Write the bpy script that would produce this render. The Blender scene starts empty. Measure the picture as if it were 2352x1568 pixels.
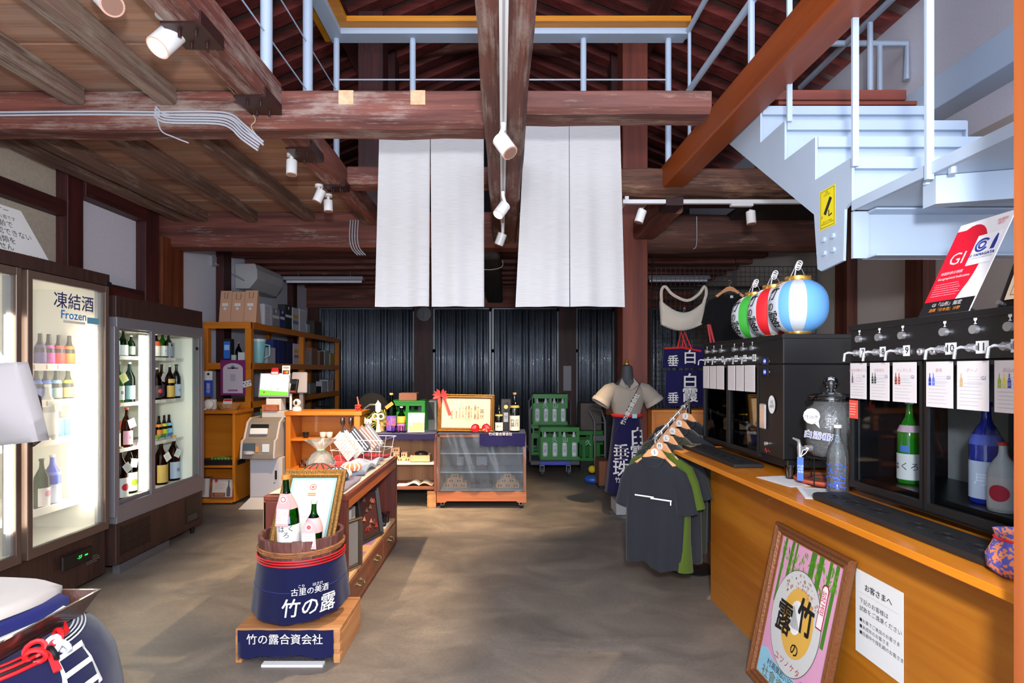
import bpy, math, random
from mathutils import Vector, Matrix
R = math.radians
random.seed(7)
SC = bpy.context.scene
COL = SC.collection
# ------------------------------------------------------------------ camera, world, lights, exposure
F, VX, VY, H = 1250.0, 1165.0, 850.0, 1.4
cam = bpy.data.cameras.new('camera'); cam.sensor_width = 36; cam.lens = 36*F/2352
cam.shift_x = -(VX-1176)/2352; cam.shift_y = (VY-784)/2352
cam.clip_start = .05; cam.clip_end = 60
co = bpy.data.objects.new('camera', cam); COL.objects.link(co)
co.location = (0, 0, H); co.rotation_euler = (R(90), 0, 0); SC.camera = co
SC.view_settings.view_transform = 'Standard'; SC.view_settings.look = 'None'
SC.view_settings.gamma = 1; SC.view_settings.use_curve_mapping = False
SC.view_settings.exposure = 0.0
SC.cycles.max_bounces = 7; SC.cycles.transparent_max_bounces = 16
SC.cycles.caustics_reflective = False; SC.cycles.caustics_refractive = False
SC.cycles.use_denoising = True
w = bpy.data.worlds.new('world'); SC.world = w; w.use_nodes = True
w.node_tree.nodes['Background'].inputs[0].default_value = (.80, .86, 1, 1)
w.node_tree.nodes['Background'].inputs[1].default_value = 4.3
def light(name, kind, loc, power, col, aim=None, **k):
    l = bpy.data.lights.new(name, kind); l.energy = power; l.color = col
    for a, b in k.items(): setattr(l, a, b)
    o = bpy.data.objects.new(name, l); COL.objects.link(o); o.location = loc
    if aim is not None:
        o.rotation_euler = (Vector(aim)-Vector(loc)).to_track_quat('-Z', 'Y').to_euler()
    return o
light('camera_flash', 'POINT', (.06, -.22, 1.73), 400, (.93, .95, 1), shadow_soft_size=.07)
WARM = (1, .74, .46)
# ------------------------------------------------------------------ helpers
def P(x, y, d): return Vector(((x-VX)/F*d, d, H-(y-VY)/F*d))
def lin(h):
    h = h.lstrip('#'); c = [int(h[i:i+2], 16)/255 for i in (0, 2, 4)]
    return tuple((v/12.92 if v <= .04045 else ((v+.055)/1.055)**2.4) for v in c)+(1,)
MC = {}
def mat(name):
    m = bpy.data.materials.new(name); m.use_nodes = True
    nt = m.node_tree; b = nt.nodes['Principled BSDF']
    return m, nt, b
def plain(c, rough=.5, metal=0, bump=0, bs=200, var=0, emit=0, coat=0, spec=.5):
    key = ('p', c, rough, metal, bump, bs, var, emit, coat, spec)
    if key in MC: return MC[key]
    m, nt, b = mat('plain_'+c.strip('#')); b.inputs['Roughness'].default_value = rough
    b.inputs['Base Color'].default_value = lin(c); b.inputs['Metallic'].default_value = metal
    b.inputs['Coat Weight'].default_value = coat; b.inputs['Specular IOR Level'].default_value = spec
    if emit:
        b.inputs['Emission Color'].default_value = lin(c); b.inputs['Emission Strength'].default_value = emit
    if bump or var:
        tc = nt.nodes.new('ShaderNodeTexCoord'); n = nt.nodes.new('ShaderNodeTexNoise')
        n.inputs['Scale'].default_value = bs; n.inputs['Detail'].default_value = 4
        nt.links.new(tc.outputs['Object'], n.inputs['Vector'])
        if bump:
            bp = nt.nodes.new('ShaderNodeBump'); bp.inputs['Strength'].default_value = bump; bp.inputs['Distance'].default_value = .004
            nt.links.new(n.outputs['Fac'], bp.inputs['Height']); nt.links.new(bp.outputs[0], b.inputs['Normal'])
        if var:
            hs = nt.nodes.new('ShaderNodeHueSaturation'); hs.inputs['Color'].default_value = lin(c)
            mr = nt.nodes.new('ShaderNodeMapRange'); mr.inputs[1].default_value = .3; mr.inputs[2].default_value = .7
            mr.inputs[3].default_value = 1-var; mr.inputs[4].default_value = 1+var
            nt.links.new(n.outputs['Fac'], mr.inputs[0]); nt.links.new(mr.outputs[0], hs.inputs['Value'])
            nt.links.new(hs.outputs[0], b.inputs['Base Color'])
    MC[key] = m; return m
def wood(c1, c2, axis=0, sc=1, rough=.6, pale=None, pamt=.5, bump=.3, coat=0, fine=1.0):
    """grained wood: grain along axis; pale = colour of worn scuffs"""
    key = ('w', c1, c2, axis, sc, rough, pale, pamt, bump, coat, fine)
    if key in MC: return MC[key]
    m, nt, b = mat('wood_'+c1.strip('#')); N = nt.nodes.new; L = nt.links.new
    tc = N('ShaderNodeTexCoord'); mp = N('ShaderNodeMapping'); L(tc.outputs['Object'], mp.inputs[0])
    s = [14*sc]*3; s[axis] = .9*sc; mp.inputs['Scale'].default_value = s
    n = N('ShaderNodeTexNoise'); n.inputs['Scale'].default_value = 1.0; n.inputs['Detail'].default_value = 6; n.inputs['Distortion'].default_value = .6
    L(mp.outputs[0], n.inputs['Vector'])
    mp2 = N('ShaderNodeMapping'); L(tc.outputs['Object'], mp2.inputs[0])
    s2 = [90*sc*fine]*3; s2[axis] = 3*sc*fine; mp2.inputs['Scale'].default_value = s2
    n2 = N('ShaderNodeTexNoise'); n2.inputs['Scale'].default_value = 1; n2.inputs['Detail'].default_value = 3
    L(mp2.outputs[0], n2.inputs['Vector'])
    ad = N('ShaderNodeMath'); ad.operation = 'MULTIPLY_ADD'; L(n2.outputs['Fac'], ad.inputs[0]); ad.inputs[1].default_value = .35; L(n.outputs['Fac'], ad.inputs[2])
    cr = N('ShaderNodeValToRGB'); cr.color_ramp.elements[0].position = .48; cr.color_ramp.elements[1].position = .86
    cr.color_ramp.elements[0].color = lin(c1); cr.color_ramp.elements[1].color = lin(c2)
    L(ad.outputs[0], cr.inputs[0]); last = cr.outputs[0]
    if pale:
        mp3 = N('ShaderNodeMapping'); L(tc.outputs['Object'], mp3.inputs[0])
        s3 = [6.0]*3; s3[axis] = 1.6; mp3.inputs['Scale'].default_value = s3
        n3 = N('ShaderNodeTexNoise'); n3.inputs['Scale'].default_value = 1.3; n3.inputs['Detail'].default_value = 9; n3.inputs['Roughness'].default_value = .72
        L(mp3.outputs[0], n3.inputs['Vector'])
        ml = N('ShaderNodeMath'); ml.operation = 'MULTIPLY_ADD'; L(n2.outputs['Fac'], ml.inputs[0]); ml.inputs[1].default_value = .3; L(n3.outputs['Fac'], ml.inputs[2])
        mr = N('ShaderNodeMapRange'); mr.inputs[1].default_value = .78-.2*pamt; mr.inputs[2].default_value = .92-.1*pamt
        mr.inputs[4].default_value = .85; L(ml.outputs[0], mr.inputs[0])
        mx = N('ShaderNodeMixRGB'); L(mr.outputs[0], mx.inputs[0]); L(last, mx.inputs[1]); mx.inputs[2].default_value = lin(pale); last = mx.outputs[0]
    L(last, b.inputs['Base Color']); b.inputs['Roughness'].default_value = rough; b.inputs['Coat Weight'].default_value = coat
    if bump:
        bp = N('ShaderNodeBump'); bp.inputs['Strength'].default_value = bump; bp.inputs['Distance'].default_value = .006
        L(ad.outputs[0], bp.inputs['Height']); L(bp.outputs[0], b.inputs['Normal'])
    MC[key] = m; return m
def cloth(c, rough=.9, weave=900, bump=.25, c2=None, wr=0):
    key = ('c', c, rough, weave, bump, c2, wr)
    if key in MC: return MC[key]
    m, nt, b = mat('cloth_'+c.strip('#')); N = nt.nodes.new; L = nt.links.new
    b.inputs['Base Color'].default_value = lin(c); b.inputs['Roughness'].default_value = rough
    b.inputs['Sheen Weight'].default_value = .15; b.inputs['Specular IOR Level'].default_value = .15
    tc = N('ShaderNodeTexCoord'); n = N('ShaderNodeTexNoise'); n.inputs['Scale'].default_value = weave
    L(tc.outputs['Object'], n.inputs['Vector'])
    bp = N('ShaderNodeBump'); bp.inputs['Strength'].default_value = bump; bp.inputs['Distance'].default_value = .001
    L(n.outputs['Fac'], bp.inputs['Height']); last = bp
    if wr:
        n2 = N('ShaderNodeTexNoise'); n2.inputs['Scale'].default_value = 9; n2.inputs['Detail'].default_value = 1
        L(tc.outputs['Object'], n2.inputs['Vector']); b2 = N('ShaderNodeBump'); b2.inputs['Strength'].default_value = wr; b2.inputs['Distance'].default_value = .02
        L(n2.outputs['Fac'], b2.inputs['Height']); L(bp.outputs[0], b2.inputs['Normal']); last = b2
    L(last.outputs[0], b.inputs['Normal'])
    MC[key] = m; return m
def glassy(c='#ffffff', a=.12, rough=.02, haze=0, hc='#ffffff', bumpy=0, bst=.6):
    """thin clear sheet or bottle wall: tinted transparency under a fresnel gloss"""
    key = ('g', c, a, rough, haze, hc, bumpy)
    if key in MC: return MC[key]
    m = bpy.data.materials.new('glass_'+c.strip('#')); m.use_nodes = True; nt = m.node_tree; nt.nodes.clear(); N = nt.nodes.new; L = nt.links.new
    o = N('ShaderNodeOutputMaterial'); t = N('ShaderNodeBsdfTransparent'); t.inputs[0].default_value = lin(c)
    g = N('ShaderNodeBsdfGlossy'); g.inputs['Roughness'].default_value = rough
    lw = N('ShaderNodeLayerWeight'); lw.inputs['Blend'].default_value = a
    base = t
    if haze:
        d = N('ShaderNodeBsdfTranslucent'); d.inputs[0].default_value = lin(hc)
        d2 = N('ShaderNodeBsdfDiffuse'); d2.inputs[0].default_value = lin(hc)
        dm = N('ShaderNodeMixShader'); dm.inputs[0].default_value = .5; L(d.outputs[0], dm.inputs[1]); L(d2.outputs[0], dm.inputs[2])
        hm = N('ShaderNodeMixShader'); hm.inputs[0].default_value = haze; L(t.outputs[0], hm.inputs[1]); L(dm.outputs[0], hm.inputs[2]); base = hm
    mx = N('ShaderNodeMixShader'); L(lw.outputs['Fresnel'], mx.inputs[0]); L(base.outputs[0], mx.inputs[1]); L(g.outputs[0], mx.inputs[2])
    if bumpy:
        tc = N('ShaderNodeTexCoord'); n = N('ShaderNodeTexNoise'); n.inputs['Scale'].default_value = bumpy; L(tc.outputs['Object'], n.inputs['Vector'])
        bp = N('ShaderNodeBump'); bp.inputs['Strength'].default_value = bst; bp.inputs['Distance'].default_value = .01; L(n.outputs['Fac'], bp.inputs['Height'])
        L(bp.outputs[0], g.inputs['Normal']); L(bp.outputs[0], lw.inputs['Normal'])
    L(mx.outputs[0], o.inputs[0]); MC[key] = m; return m
def frame(O, u, v):
    """matrix with local x along u, local y along v, local z out of the face"""
    u = Vector(u).normalized(); v = Vector(v); v = (v-u*v.dot(u)).normalized(); n = u.cross(v)
    M = Matrix.Identity(4)
    for i in range(3): M[i][0], M[i][1], M[i][2], M[i][3] = u[i], v[i], n[i], O[i]
    return M
FRONT = lambda O: frame(O, (1, 0, 0), (0, 0, 1))           # faces the shop entrance
class MB:
    def __init__(s, T=None): s.T = T; s.v = []; s.f = []; s.mi = []; s.mats = []; s.k = 0
    def m(s, mt):
        if mt not in s.mats: s.mats.append(mt)
        s.k = s.mats.index(mt); return s
    def add(s, vs, fs):
        o = len(s.v)
        for p in vs:
            p = Vector(p); s.v.append(s.T @ p if s.T else p)
        for f in fs: s.f.append(tuple(i+o for i in f)); s.mi.append(s.k)
        return s
    def box(s, a, b, M=None):
        e = .0003*(getattr(s, 'nb', 0) % 4); s.nb = getattr(s, 'nb', 0)+1      # tiny inset so that overlapping boxes never share a plane
        x0, y0, z0 = (q+e if r_-q > .003 else q for q, r_ in zip(a, b)); x1, y1, z1 = (q-e if q-r_ > .003 else q for q, r_ in zip(b, a))
        vs = [Vector(p) for p in ((x0,y0,z0),(x1,y0,z0),(x1,y1,z0),(x0,y1,z0),(x0,y0,z1),(x1,y0,z1),(x1,y1,z1),(x0,y1,z1))]
        if M: vs = [M @ p for p in vs]
        return s.add(vs, [(3,2,1,0),(4,5,6,7),(0,1,5,4),(1,2,6,5),(2,3,7,6),(3,0,4,7)])
    def hexa(s, p): return s.add(p, [(3,2,1,0),(4,5,6,7),(0,1,5,4),(1,2,6,5),(2,3,7,6),(3,0,4,7)])
    def cbox(s, c, d, M=None):
        c = Vector(c); d = Vector(d)/2; return s.box(c-d, c+d, M)
    def bar(s, a, b, w, h, up=(0, 0, 1)):
        a = Vector(a); b = Vector(b); y = (b-a); L = y.length; y.normalize(); up = Vector(up)
        x = y.cross(up)
        if x.length < 1e-4: x = y.cross(Vector((1, 0, 0)))
        x.normalize(); z = x.cross(y); q = []
        for t in (a, b):
            pass
        for sz in (-1, 1):
            q += [a-x*w/2+z*sz*h/2, a+x*w/2+z*sz*h/2, b+x*w/2+z*sz*h/2, b-x*w/2+z*sz*h/2]
        return s.hexa(q)
    def ring(s, c, u, v, r, n): return [c+u*r*math.cos(2*math.pi*i/n)+v*r*math.sin(2*math.pi*i/n) for i in range(n)]
    def tube(s, pts, r, n=8, closed=False, cap=True):
        pts = [Vector(p) for p in pts]; rs = r if isinstance(r, (list, tuple)) else [r]*len(pts); rg = []; pu = None
        for i, p in enumerate(pts):
            a = pts[i-1] if (i or closed) else p; b = pts[(i+1) % len(pts)] if (i < len(pts)-1 or closed) else p
            t = (b-a).normalized()
            if pu is None:
                pu = t.cross(Vector((0, 0, 1)))
                if pu.length < .05: pu = t.cross(Vector((1, 0, 0)))
            pu = (pu-t*pu.dot(t)).normalized(); rg += s.ring(p, pu, t.cross(pu), rs[i], n)
        m = len(pts); fs = []
        for i in range(m if closed else m-1):
            for j in range(n):
                a = i*n+j; b = i*n+(j+1) % n; c = ((i+1) % m)*n+(j+1) % n; d = ((i+1) % m)*n+j; fs.append((a, b, c, d))
        if cap and not closed: fs += [tuple(range(n))[::-1], tuple(range((m-1)*n, m*n))]
        return s.add(rg, fs)
    def cyl(s, a, b, r, r2=None, n=16): return s.tube([a, b], [r, r if r2 is None else r2], n)
    def lathe(s, prof, c=(0, 0, 0), n=20, a0=0, a1=2*math.pi, wav=None, cap=True):
        full = abs(a1-a0) > 6.28; c = Vector(c); vs = []; fs = []; k = n if full else n+1
        for (r, z) in prof:
            for i in range(k):
                a = a0+(a1-a0)*i/n; rr = r*(1+(wav(a, z) if wav else 0)); vs.append(c+Vector((rr*math.cos(a), rr*math.sin(a), z)))
        for j in range(len(prof)-1):
            for i in range(k if full else n):
                fs.append((j*k+i, j*k+(i+1) % k, (j+1)*k+(i+1) % k, (j+1)*k+i))
        if cap and full:
            if prof[0][0] > 1e-4: fs.append(tuple(range(k))[::-1])
            if prof[-1][0] > 1e-4: fs.append(tuple(range((len(prof)-1)*k, len(prof)*k)))
        return s.add(vs, fs)
    def prism(s, poly, z0, z1, M=None):
        n = len(poly); vs = [Vector((x, y, z0)) for x, y in poly]+[Vector((x, y, z1)) for x, y in poly]
        if M: vs = [M @ p for p in vs]
        return s.add(vs, [tuple(range(n))[::-1], tuple(range(n, 2*n))]+[(i, (i+1) % n, n+(i+1) % n, n+i) for i in range(n)])
    def slab(s, q, t):
        q = [Vector(p) for p in q]; n = (q[1]-q[0]).cross(q[-1]-q[0]).normalized()*t; k = len(q)
        return s.add([p-n for p in q]+q, [tuple(range(k))[::-1], tuple(range(k, 2*k))]+[(i, (i+1) % k, k+(i+1) % k, k+i) for i in range(k)])
    def grid(s, fn, nu, nv, t=0, off=None):
        """surface fn(u,v), u,v in 0..1; t gives it thickness along off"""
        vs = [Vector(fn(i/nu, j/nv)) for j in range(nv+1) for i in range(nu+1)]; k = nu+1
        fs = [(j*k+i, j*k+i+1, (j+1)*k+i+1, (j+1)*k+i) for j in range(nv) for i in range(nu)]
        if t:
            o = Vector(off)*t; m = len(vs); vs = vs+[p+o for p in vs]
            fs += [tuple(i+m for i in f)[::-1] for f in fs]
            bd = [i for i in range(k)]+[j*k+nu for j in range(1, nv+1)]+[nv*k+i for i in range(nu-1, -1, -1)]+[j*k for j in range(nv-1, 0, -1)]
            fs += [(bd[i], bd[i]+m, bd[(i+1) % len(bd)]+m, bd[(i+1) % len(bd)]) for i in range(len(bd))]
        return s.add(vs, fs)
    def sphere(s, c, r, n=14, m=9, sc=(1, 1, 1)):
        c = Vector(c); vs = []; fs = []
        for j in range(m+1):
            t = math.pi*j/m
            for i in range(n):
                a = 2*math.pi*i/n; vs.append(c+Vector((r*sc[0]*math.sin(t)*math.cos(a), r*sc[1]*math.sin(t)*math.sin(a), r*sc[2]*math.cos(t))))
        for j in range(m):
            for i in range(n): fs.append((j*n+i, (j+1)*n+i, (j+1)*n+(i+1) % n, j*n+(i+1) % n))
        return s.add(vs, fs)
    def torus(s, c, Rr, r, n=20, m=8, u=(1, 0, 0), v=(0, 1, 0)):
        c = Vector(c); u = Vector(u); v = Vector(v)
        return s.tube([c+u*Rr*math.cos(2*math.pi*i/n)+v*Rr*math.sin(2*math.pi*i/n) for i in range(n)], r, m, closed=True)
    def build(s, name, parent=None, label=None, cat=None, group=None, kind=None, smooth=True, bevel=0, ang=38, mt=None):
        if mt is not None: s.mats = [mt]; s.mi = [0]*len(s.f)
        me = bpy.data.meshes.new(name)
        if parent is not None: base = parent.get('_w', None); base = Vector(base) if base is not None else Vector((0, 0, 0))
        elif kind == 'structure': base = Vector((0, 0, 0))
        else:
            xs = [v.x for v in s.v]; ys = [v.y for v in s.v]; base = Vector(((min(xs)+max(xs))/2, (min(ys)+max(ys))/2, min(v.z for v in s.v)))
        me.from_pydata([v-base for v in s.v], [], s.f)
        for q in s.mats: me.materials.append(q)
        if len(s.mats) > 1: me.polygons.foreach_set('material_index', s.mi)
        if smooth:
            me.polygons.foreach_set('use_smooth', [True]*len(me.polygons)); me.set_sharp_from_angle(angle=R(ang))
        me.update()
        o = bpy.data.objects.new(name, me); COL.objects.link(o)
        if parent is not None: o.parent = parent; o['_w'] = tuple(base)
        else: o.location = base; o['_w'] = tuple(base)
        if bevel:
            bm = o.modifiers.new('bevel', 'BEVEL'); bm.width = bevel; bm.segments = 1; bm.limit_method = 'ANGLE'; bm.angle_limit = R(50)
        tag(o, label, cat, group, kind); return o
def tag(o, label=None, cat=None, group=None, kind=None):
    for k, v in (('label', label), ('category', cat), ('group', group), ('kind', kind)):
        if v: o[k] = v
    return o
def thing(name, label, cat, loc, group=None, kind=None):
    o = bpy.data.objects.new(name, None); COL.objects.link(o); o.location = loc; o.empty_display_size = .05
    o['_w'] = tuple(loc); return tag(o, label, cat, group, kind)
KIDS = {}
def copy_tree(o, loc=None, rz=None, label=None, group=None, parent=None):
    c = o.copy(); COL.objects.link(c)
    if parent: c.parent = parent
    if loc is not None: c.location = loc
    if rz is not None: c.rotation_euler[2] = rz
    if label: c['label'] = label
    if group: c['group'] = group
    for ch in [q for q in bpy.data.objects if q.parent == o]: copy_tree(ch, parent=c)
    return c
def text(s, size, T, mt, parent, name='lettering', bold=0, align='CENTER', ls=1.0, warp=None, sx=1, cs=1.0, ext=.0004, shear=0, va='CENTER', label=None):
    """lettering in the plane of T (x along the line, y up); '\n' starts a line"""
    c = bpy.data.curves.new('t', 'FONT'); c.body = s; c.size = size; c.align_x = align; c.align_y = va; c.space_line = ls
    c.space_character = cs; c.offset = 0; c.resolution_u = 2; c.extrude = 0; c.shear = shear
    o = bpy.data.objects.new('t', c); me = bpy.data.meshes.new_from_object(o)
    bpy.data.objects.remove(o); bpy.data.curves.remove(c)
    base = Vector(parent['_w']) if parent else Vector((0, 0, 0))
    for v in me.vertices:
        p = Vector((v.co.x*sx, v.co.y, ext))
        if warp: p = Vector(warp(p))
        v.co = (T @ p if T is not None else p)-base
    me.materials.clear(); me.materials.append(mt); me.name = name
    if bold:      # thicken the strokes with slightly shifted copies of the outlines
        co_ = [v.co.copy() for v in me.vertices]; pg = [tuple(p.vertices) for p in me.polygons]; n = len(co_)
        ux = Vector((1, 0, 0)); uy = Vector((0, 0, 1))
        if T is not None: ux = (T.to_3x3() @ Vector((1, 0, 0))).normalized(); uy = (T.to_3x3() @ Vector((0, 1, 0))).normalized()
        elif warp: q0 = Vector(warp(Vector((0, 0, 0)))); ux = (Vector(warp(Vector((.01, 0, 0))))-q0).normalized()
        d = bold*size*.42; vs = []; fs = []; uz = (T.to_3x3() @ Vector((0, 0, 1))).normalized() if T is not None else ux.cross(uy)
        for k, (a, c_) in enumerate(((-1, -1), (1, -1), (1, 1), (-1, 1), (0, 0))):
            vs += [p+ux*a*d+uy*c_*d+uz*(.00022*(k-2)+.0004) for p in co_]; fs += [tuple(i+k*n for i in f) for f in pg]
        me = bpy.data.meshes.new(name); me.from_pydata(vs, [], fs); me.materials.append(mt)
    q = bpy.data.objects.new(name, me); COL.objects.link(q); q.parent = parent; q['_w'] = tuple(base)
    if label: q['label'] = label
    return q
def scribble(T, w, h, rows, mt, parent, th=.0012, seed=1, name='print', cols=1, vert=False, z=.0006):
    """small illegible print: rows of word-long dashes"""
    rnd = random.Random(seed); b = MB(T)
    for c in range(cols):
        for i in range(rows):
            y = h*(.5-(i+.5)/rows); x = w*(-.5+c/cols)+w*.02; end = w*(-.5+(c+1)/cols)-w*.04-rnd.random()*w*.25/cols
            while x < end:
                l = w*(.02+.06*rnd.random()); x2 = min(x+l, end)
                if vert: b.add([(y, x, z), (y+th, x, z), (y+th, x2, z), (y, x2, z)], [(0, 1, 2, 3)])
                else: b.add([(x, y, z), (x2, y, z), (x2, y+th, z), (x, y+th, z)], [(0, 1, 2, 3)])
                x = x2+w*.012
    return b.build(name, parent, smooth=False, mt=mt)
def patch(T, x0, y0, x1, y1, mt, parent, name='print', z=.0005, t=0):
    b = MB(T)
    if t: b.box((x0, y0, z-t), (x1, y1, z))
    else: b.add([(x0, y0, z), (x1, y0, z), (x1, y1, z), (x0, y1, z)], [(0, 1, 2, 3)])
    return b.build(name, parent, smooth=False, mt=mt)
def disc(T, x, y, r, mt, parent, name='print', z=.0006, n=24, ry=None):
    ry = ry or r; b = MB(T)
    b.add([(x+r*math.cos(2*math.pi*i/n), y+ry*math.sin(2*math.pi*i/n), z) for i in range(n)], [tuple(range(n))])
    return b.build(name, parent, smooth=False, mt=mt)
# shared materials
STEEL = plain('#a9b9cc', .45, var=.03, bs=3)
BLACK = plain('#0b0b0d', .45); DARKM = plain('#1b1b1e', .5, bump=.1, bs=900)
WHITE = plain('#d6d6d7', .5); PAPER = plain('#d4d4d3', .75); CHROME = plain('#d0d0d4', .24, .8)
INK = plain('#1c1c22', .8); GINK = plain('#77777c', .8); RED = plain('#c4161c', .5); NAVY = cloth('#15163f'); WCL = cloth('#cfccc8')
ORW = lambda ax: wood('#b5630f', '#c97a1e', ax, .6, .38, bump=.04, coat=.15)     # honey-coloured veneer
OLD = lambda ax, p=.5: wood('#46221d', '#7a4437', ax, 1, .75, '#9b8d84', p+.1, .5)   # worn reddish timber
OLDG = lambda ax: wood('#4d3831', '#8a7163', ax, 1, .8, '#97907f', .75, .5)       # greyer timber
DRED = lambda ax: wood('#2a0f10', '#4d1d1b', ax, 1, .55, '#6a4a40', .1, .3)
# ------------------------------------------------------------------ the building
def floor_mat():
    m, nt, b = mat('concrete_floor'); N = nt.nodes.new; L = nt.links.new
    tc = N('ShaderNodeTexCoord'); n = N('ShaderNodeTexNoise'); n.inputs['Scale'].default_value = 2.2; n.inputs['Detail'].default_value = 9; n.inputs['Roughness'].default_value = .62; n.inputs['Distortion'].default_value = .8
    mp = N('ShaderNodeMapping'); mp.inputs['Scale'].default_value = (1, 1.5, 1); mp.inputs['Rotation'].default_value = (0, 0, .4)
    L(tc.outputs['Object'], mp.inputs[0]); L(mp.outputs[0], n.inputs['Vector'])
    cr = N('ShaderNodeValToRGB'); e = cr.color_ramp.elements; e[0].position = .3; e[0].color = lin('#5d564f'); e[1].position = .72; e[1].color = lin('#83786b')
    q = e.new(.5); q.color = lin('#6f665d')
    L(n.outputs['Fac'], cr.inputs[0])
    n2 = N('ShaderNodeTexNoise'); n2.inputs['Scale'].default_value = 60; n2.inputs['Detail'].default_value = 5; L(tc.outputs['Object'], n2.inputs['Vector'])
    mx = N('ShaderNodeMixRGB'); mx.blend_type = 'OVERLAY'; mx.inputs[0].default_value = .25; L(cr.outputs[0], mx.inputs[1]); L(n2.outputs['Fac'], mx.inputs[2])
    L(mx.outputs[0], b.inputs['Base Color'])
    mr = N('ShaderNodeMapRange'); mr.inputs[3].default_value = .38; mr.inputs[4].default_value = .68; L(n.outputs['Fac'], mr.inputs[0]); L(mr.outputs[0], b.inputs['Roughness'])
    bp = N('ShaderNodeBump'); bp.inputs['Strength'].default_value = .12; bp.inputs['Distance'].default_value = .004; L(n2.outputs['Fac'], bp.inputs['Height']); L(bp.outputs[0], b.inputs['Normal'])
    return m
XL, XR, YB = -3.58, 3.35, 10.0
MB().box((-3.8, -1.6, -.1), (3.6, 10.3, 0)).build('floor', label='smooth grey-brown concrete shop floor', kind='structure', smooth=False, mt=floor_mat())
PLAS = plain('#d6d6e2', .9, bump=.15, bs=60, var=.04); PLASW = plain('#b3a796', .9, bump=.2, bs=40, var=.08)
PLASD = plain('#b0a8a2', .9, bump=.15, bs=60, var=.04)
b = MB(); b.m(PLASW).box((XL-.15, -1.6, 0), (XL, 4.45, 3.2)); b.m(PLAS).box((XL-.15, 4.45, 0), (XL, YB+.3, 3.2))
b.m(plain('#2a1a18', .8)).box((XL-.15, -1.6, 3.2), (XL, YB+.3, 4.2))
wl = b.build('wall_left', label='plaster wall behind the drinks fridges', kind='structure', smooth=False)
b = MB(); b.m(PLASD).box((XR, -1.6, 0), (XR+.15, YB+.3, 3.1)); b.m(PLAS).box((XR, -1.6, 3.1), (XR+.15, YB+.3, 4.4))
wr = b.build('wall_right', label='pale plaster wall behind the drink dispensers', kind='structure', smooth=False)
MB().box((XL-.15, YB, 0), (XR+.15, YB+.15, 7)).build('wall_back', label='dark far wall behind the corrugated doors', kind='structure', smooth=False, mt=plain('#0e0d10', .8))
# timber posts and rails set in the left wall
def wallpart(name, parent, a, c, mt, bevel=.004): return MB().box(a, c).build(name, parent, smooth=False, mt=mt, bevel=bevel)
for (y0, y1, z0, z1) in ((4.31, 4.47, 0, 3.1), (5.24, 5.44, 0, 3.0), (6.68, 6.87, 0, 2.95), (8.85, 9.02, 0, 2.95)):
    wallpart('post', wl, (XL+.002, y0, z0), (XL+.1, y1, z1), DRED(2))
wallpart('rail', wl, (XL+.002, .2, 2.62), (XL+.09, 4.31, 2.74), DRED(1))
wallpart('rail', wl, (XL+.002, .2, 2.0), (XL+.09, 5.24, 2.16), DRED(1))
wallpart('rail', wl, (XL+.002, 4.47, 2.83), (XL+.12, 5.24, 3.0), DRED(1))
wallpart('rail', wl, (XL+.002, 5.44, 2.0), (XL+.09, 5.8, 2.12), DRED(1))
wallpart('post', wl, (XL+.002, 5.46, 1.95), (XL+.12, 5.82, 2.75), wood('#4a1f0c', '#7a3a18', 2, 1, .6))
for (y0, y1) in ((5.2, 5.4), (4.25, 4.45)):
    wallpart('post', wr, (XR-.1, y0, 0), (XR-.002, y1, 3.1), wood('#3a1a10', '#5a2c1c', 2, 1, .6))
# far doors: corrugated clear sheets in aluminium frames
sheet = glassy('#5a626c', .32, .12)
sheetm, nt, bb = mat('corrugated_sheet'); bb.inputs['Base Color'].default_value = lin('#474f5a'); bb.inputs['Roughness'].default_value = .19; bb.inputs['Metallic'].default_value = .6
bb.inputs['Specular IOR Level'].default_value = .9; bb.inputs['Coat Weight'].default_value = .6; bb.inputs['Coat Roughness'].default_value = .05
ALU = plain('#6e7276', .4, .6)
def door(i, x0, x1, lab):
    a, c = (x0-VX)/F*9.85, (x1-VX)/F*9.85; zt = H+142/F*9.85
    fr = MB(); y = 9.85
    for q in (a, c-.035): fr.box((q, y-.03, 0), (q+.035, y+.02, zt))
    for z in (0, .62, 1.28+.44, zt-.06): fr.box((a, y-.03, z), (c, y+.02, z+.06))
    d = fr.build('door_%d' % i, label=lab, kind='structure', smooth=False, mt=ALU)
    n = int((c-a)/.058); b = MB()
    def fn(u, v):
        x = a+.035+(c-a-.07)*u; ph = u*n*2*math.pi
        return (x, y-.055+(.013+.006*math.sin(int(u*n)*2.7+i))*math.cos(ph)+.004*math.sin(3*v+u*9), .05+(zt-.07)*v)
    b.grid(fn, n*8, 10); b.build('corrugated_sheet', d, mt=sheetm, ang=80)
    MB().box((c-.05, y-.06, .98), (c-.02, y-.03, 1.2)).build('handle', d, mt=BLACK, bevel=.003)
door(1, 735, 953, 'corrugated clear sliding door behind the black chair')
door(2, 995, 1128, 'corrugated clear sliding door behind the framed award')
door(3, 1130, 1283, 'corrugated clear sliding door behind the black bottles')
door(4, 1322, 1410, 'narrow corrugated door beside the mannequin')
door(5, 1492, 1750, 'dark glazed door behind the wire mesh panel')
for i, (x0, x1) in enumerate(((953, 995), (1283, 1322), (1410, 1492), (700, 735))):
    MB().box(((x0-VX)/F*9.85, 9.75, 0), ((x1-VX)/F*9.85, 9.98, 2.9)).build('trim_%d' % (i+1), label=['dark post carrying the wall clock', 'dark post with a white notice between doors', 'dark post right of the narrow corrugated door', 'dark post behind the tall shelf unit'][i], kind='structure', smooth=False, mt=DRED(2))
MB().box((-3.58, 9.7, 2.52), (3.3, 9.98, 3.0)).build('beam', label='brown lintel over the far sliding doors', kind='structure', smooth=False, mt=OLD(0, .1))
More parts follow.
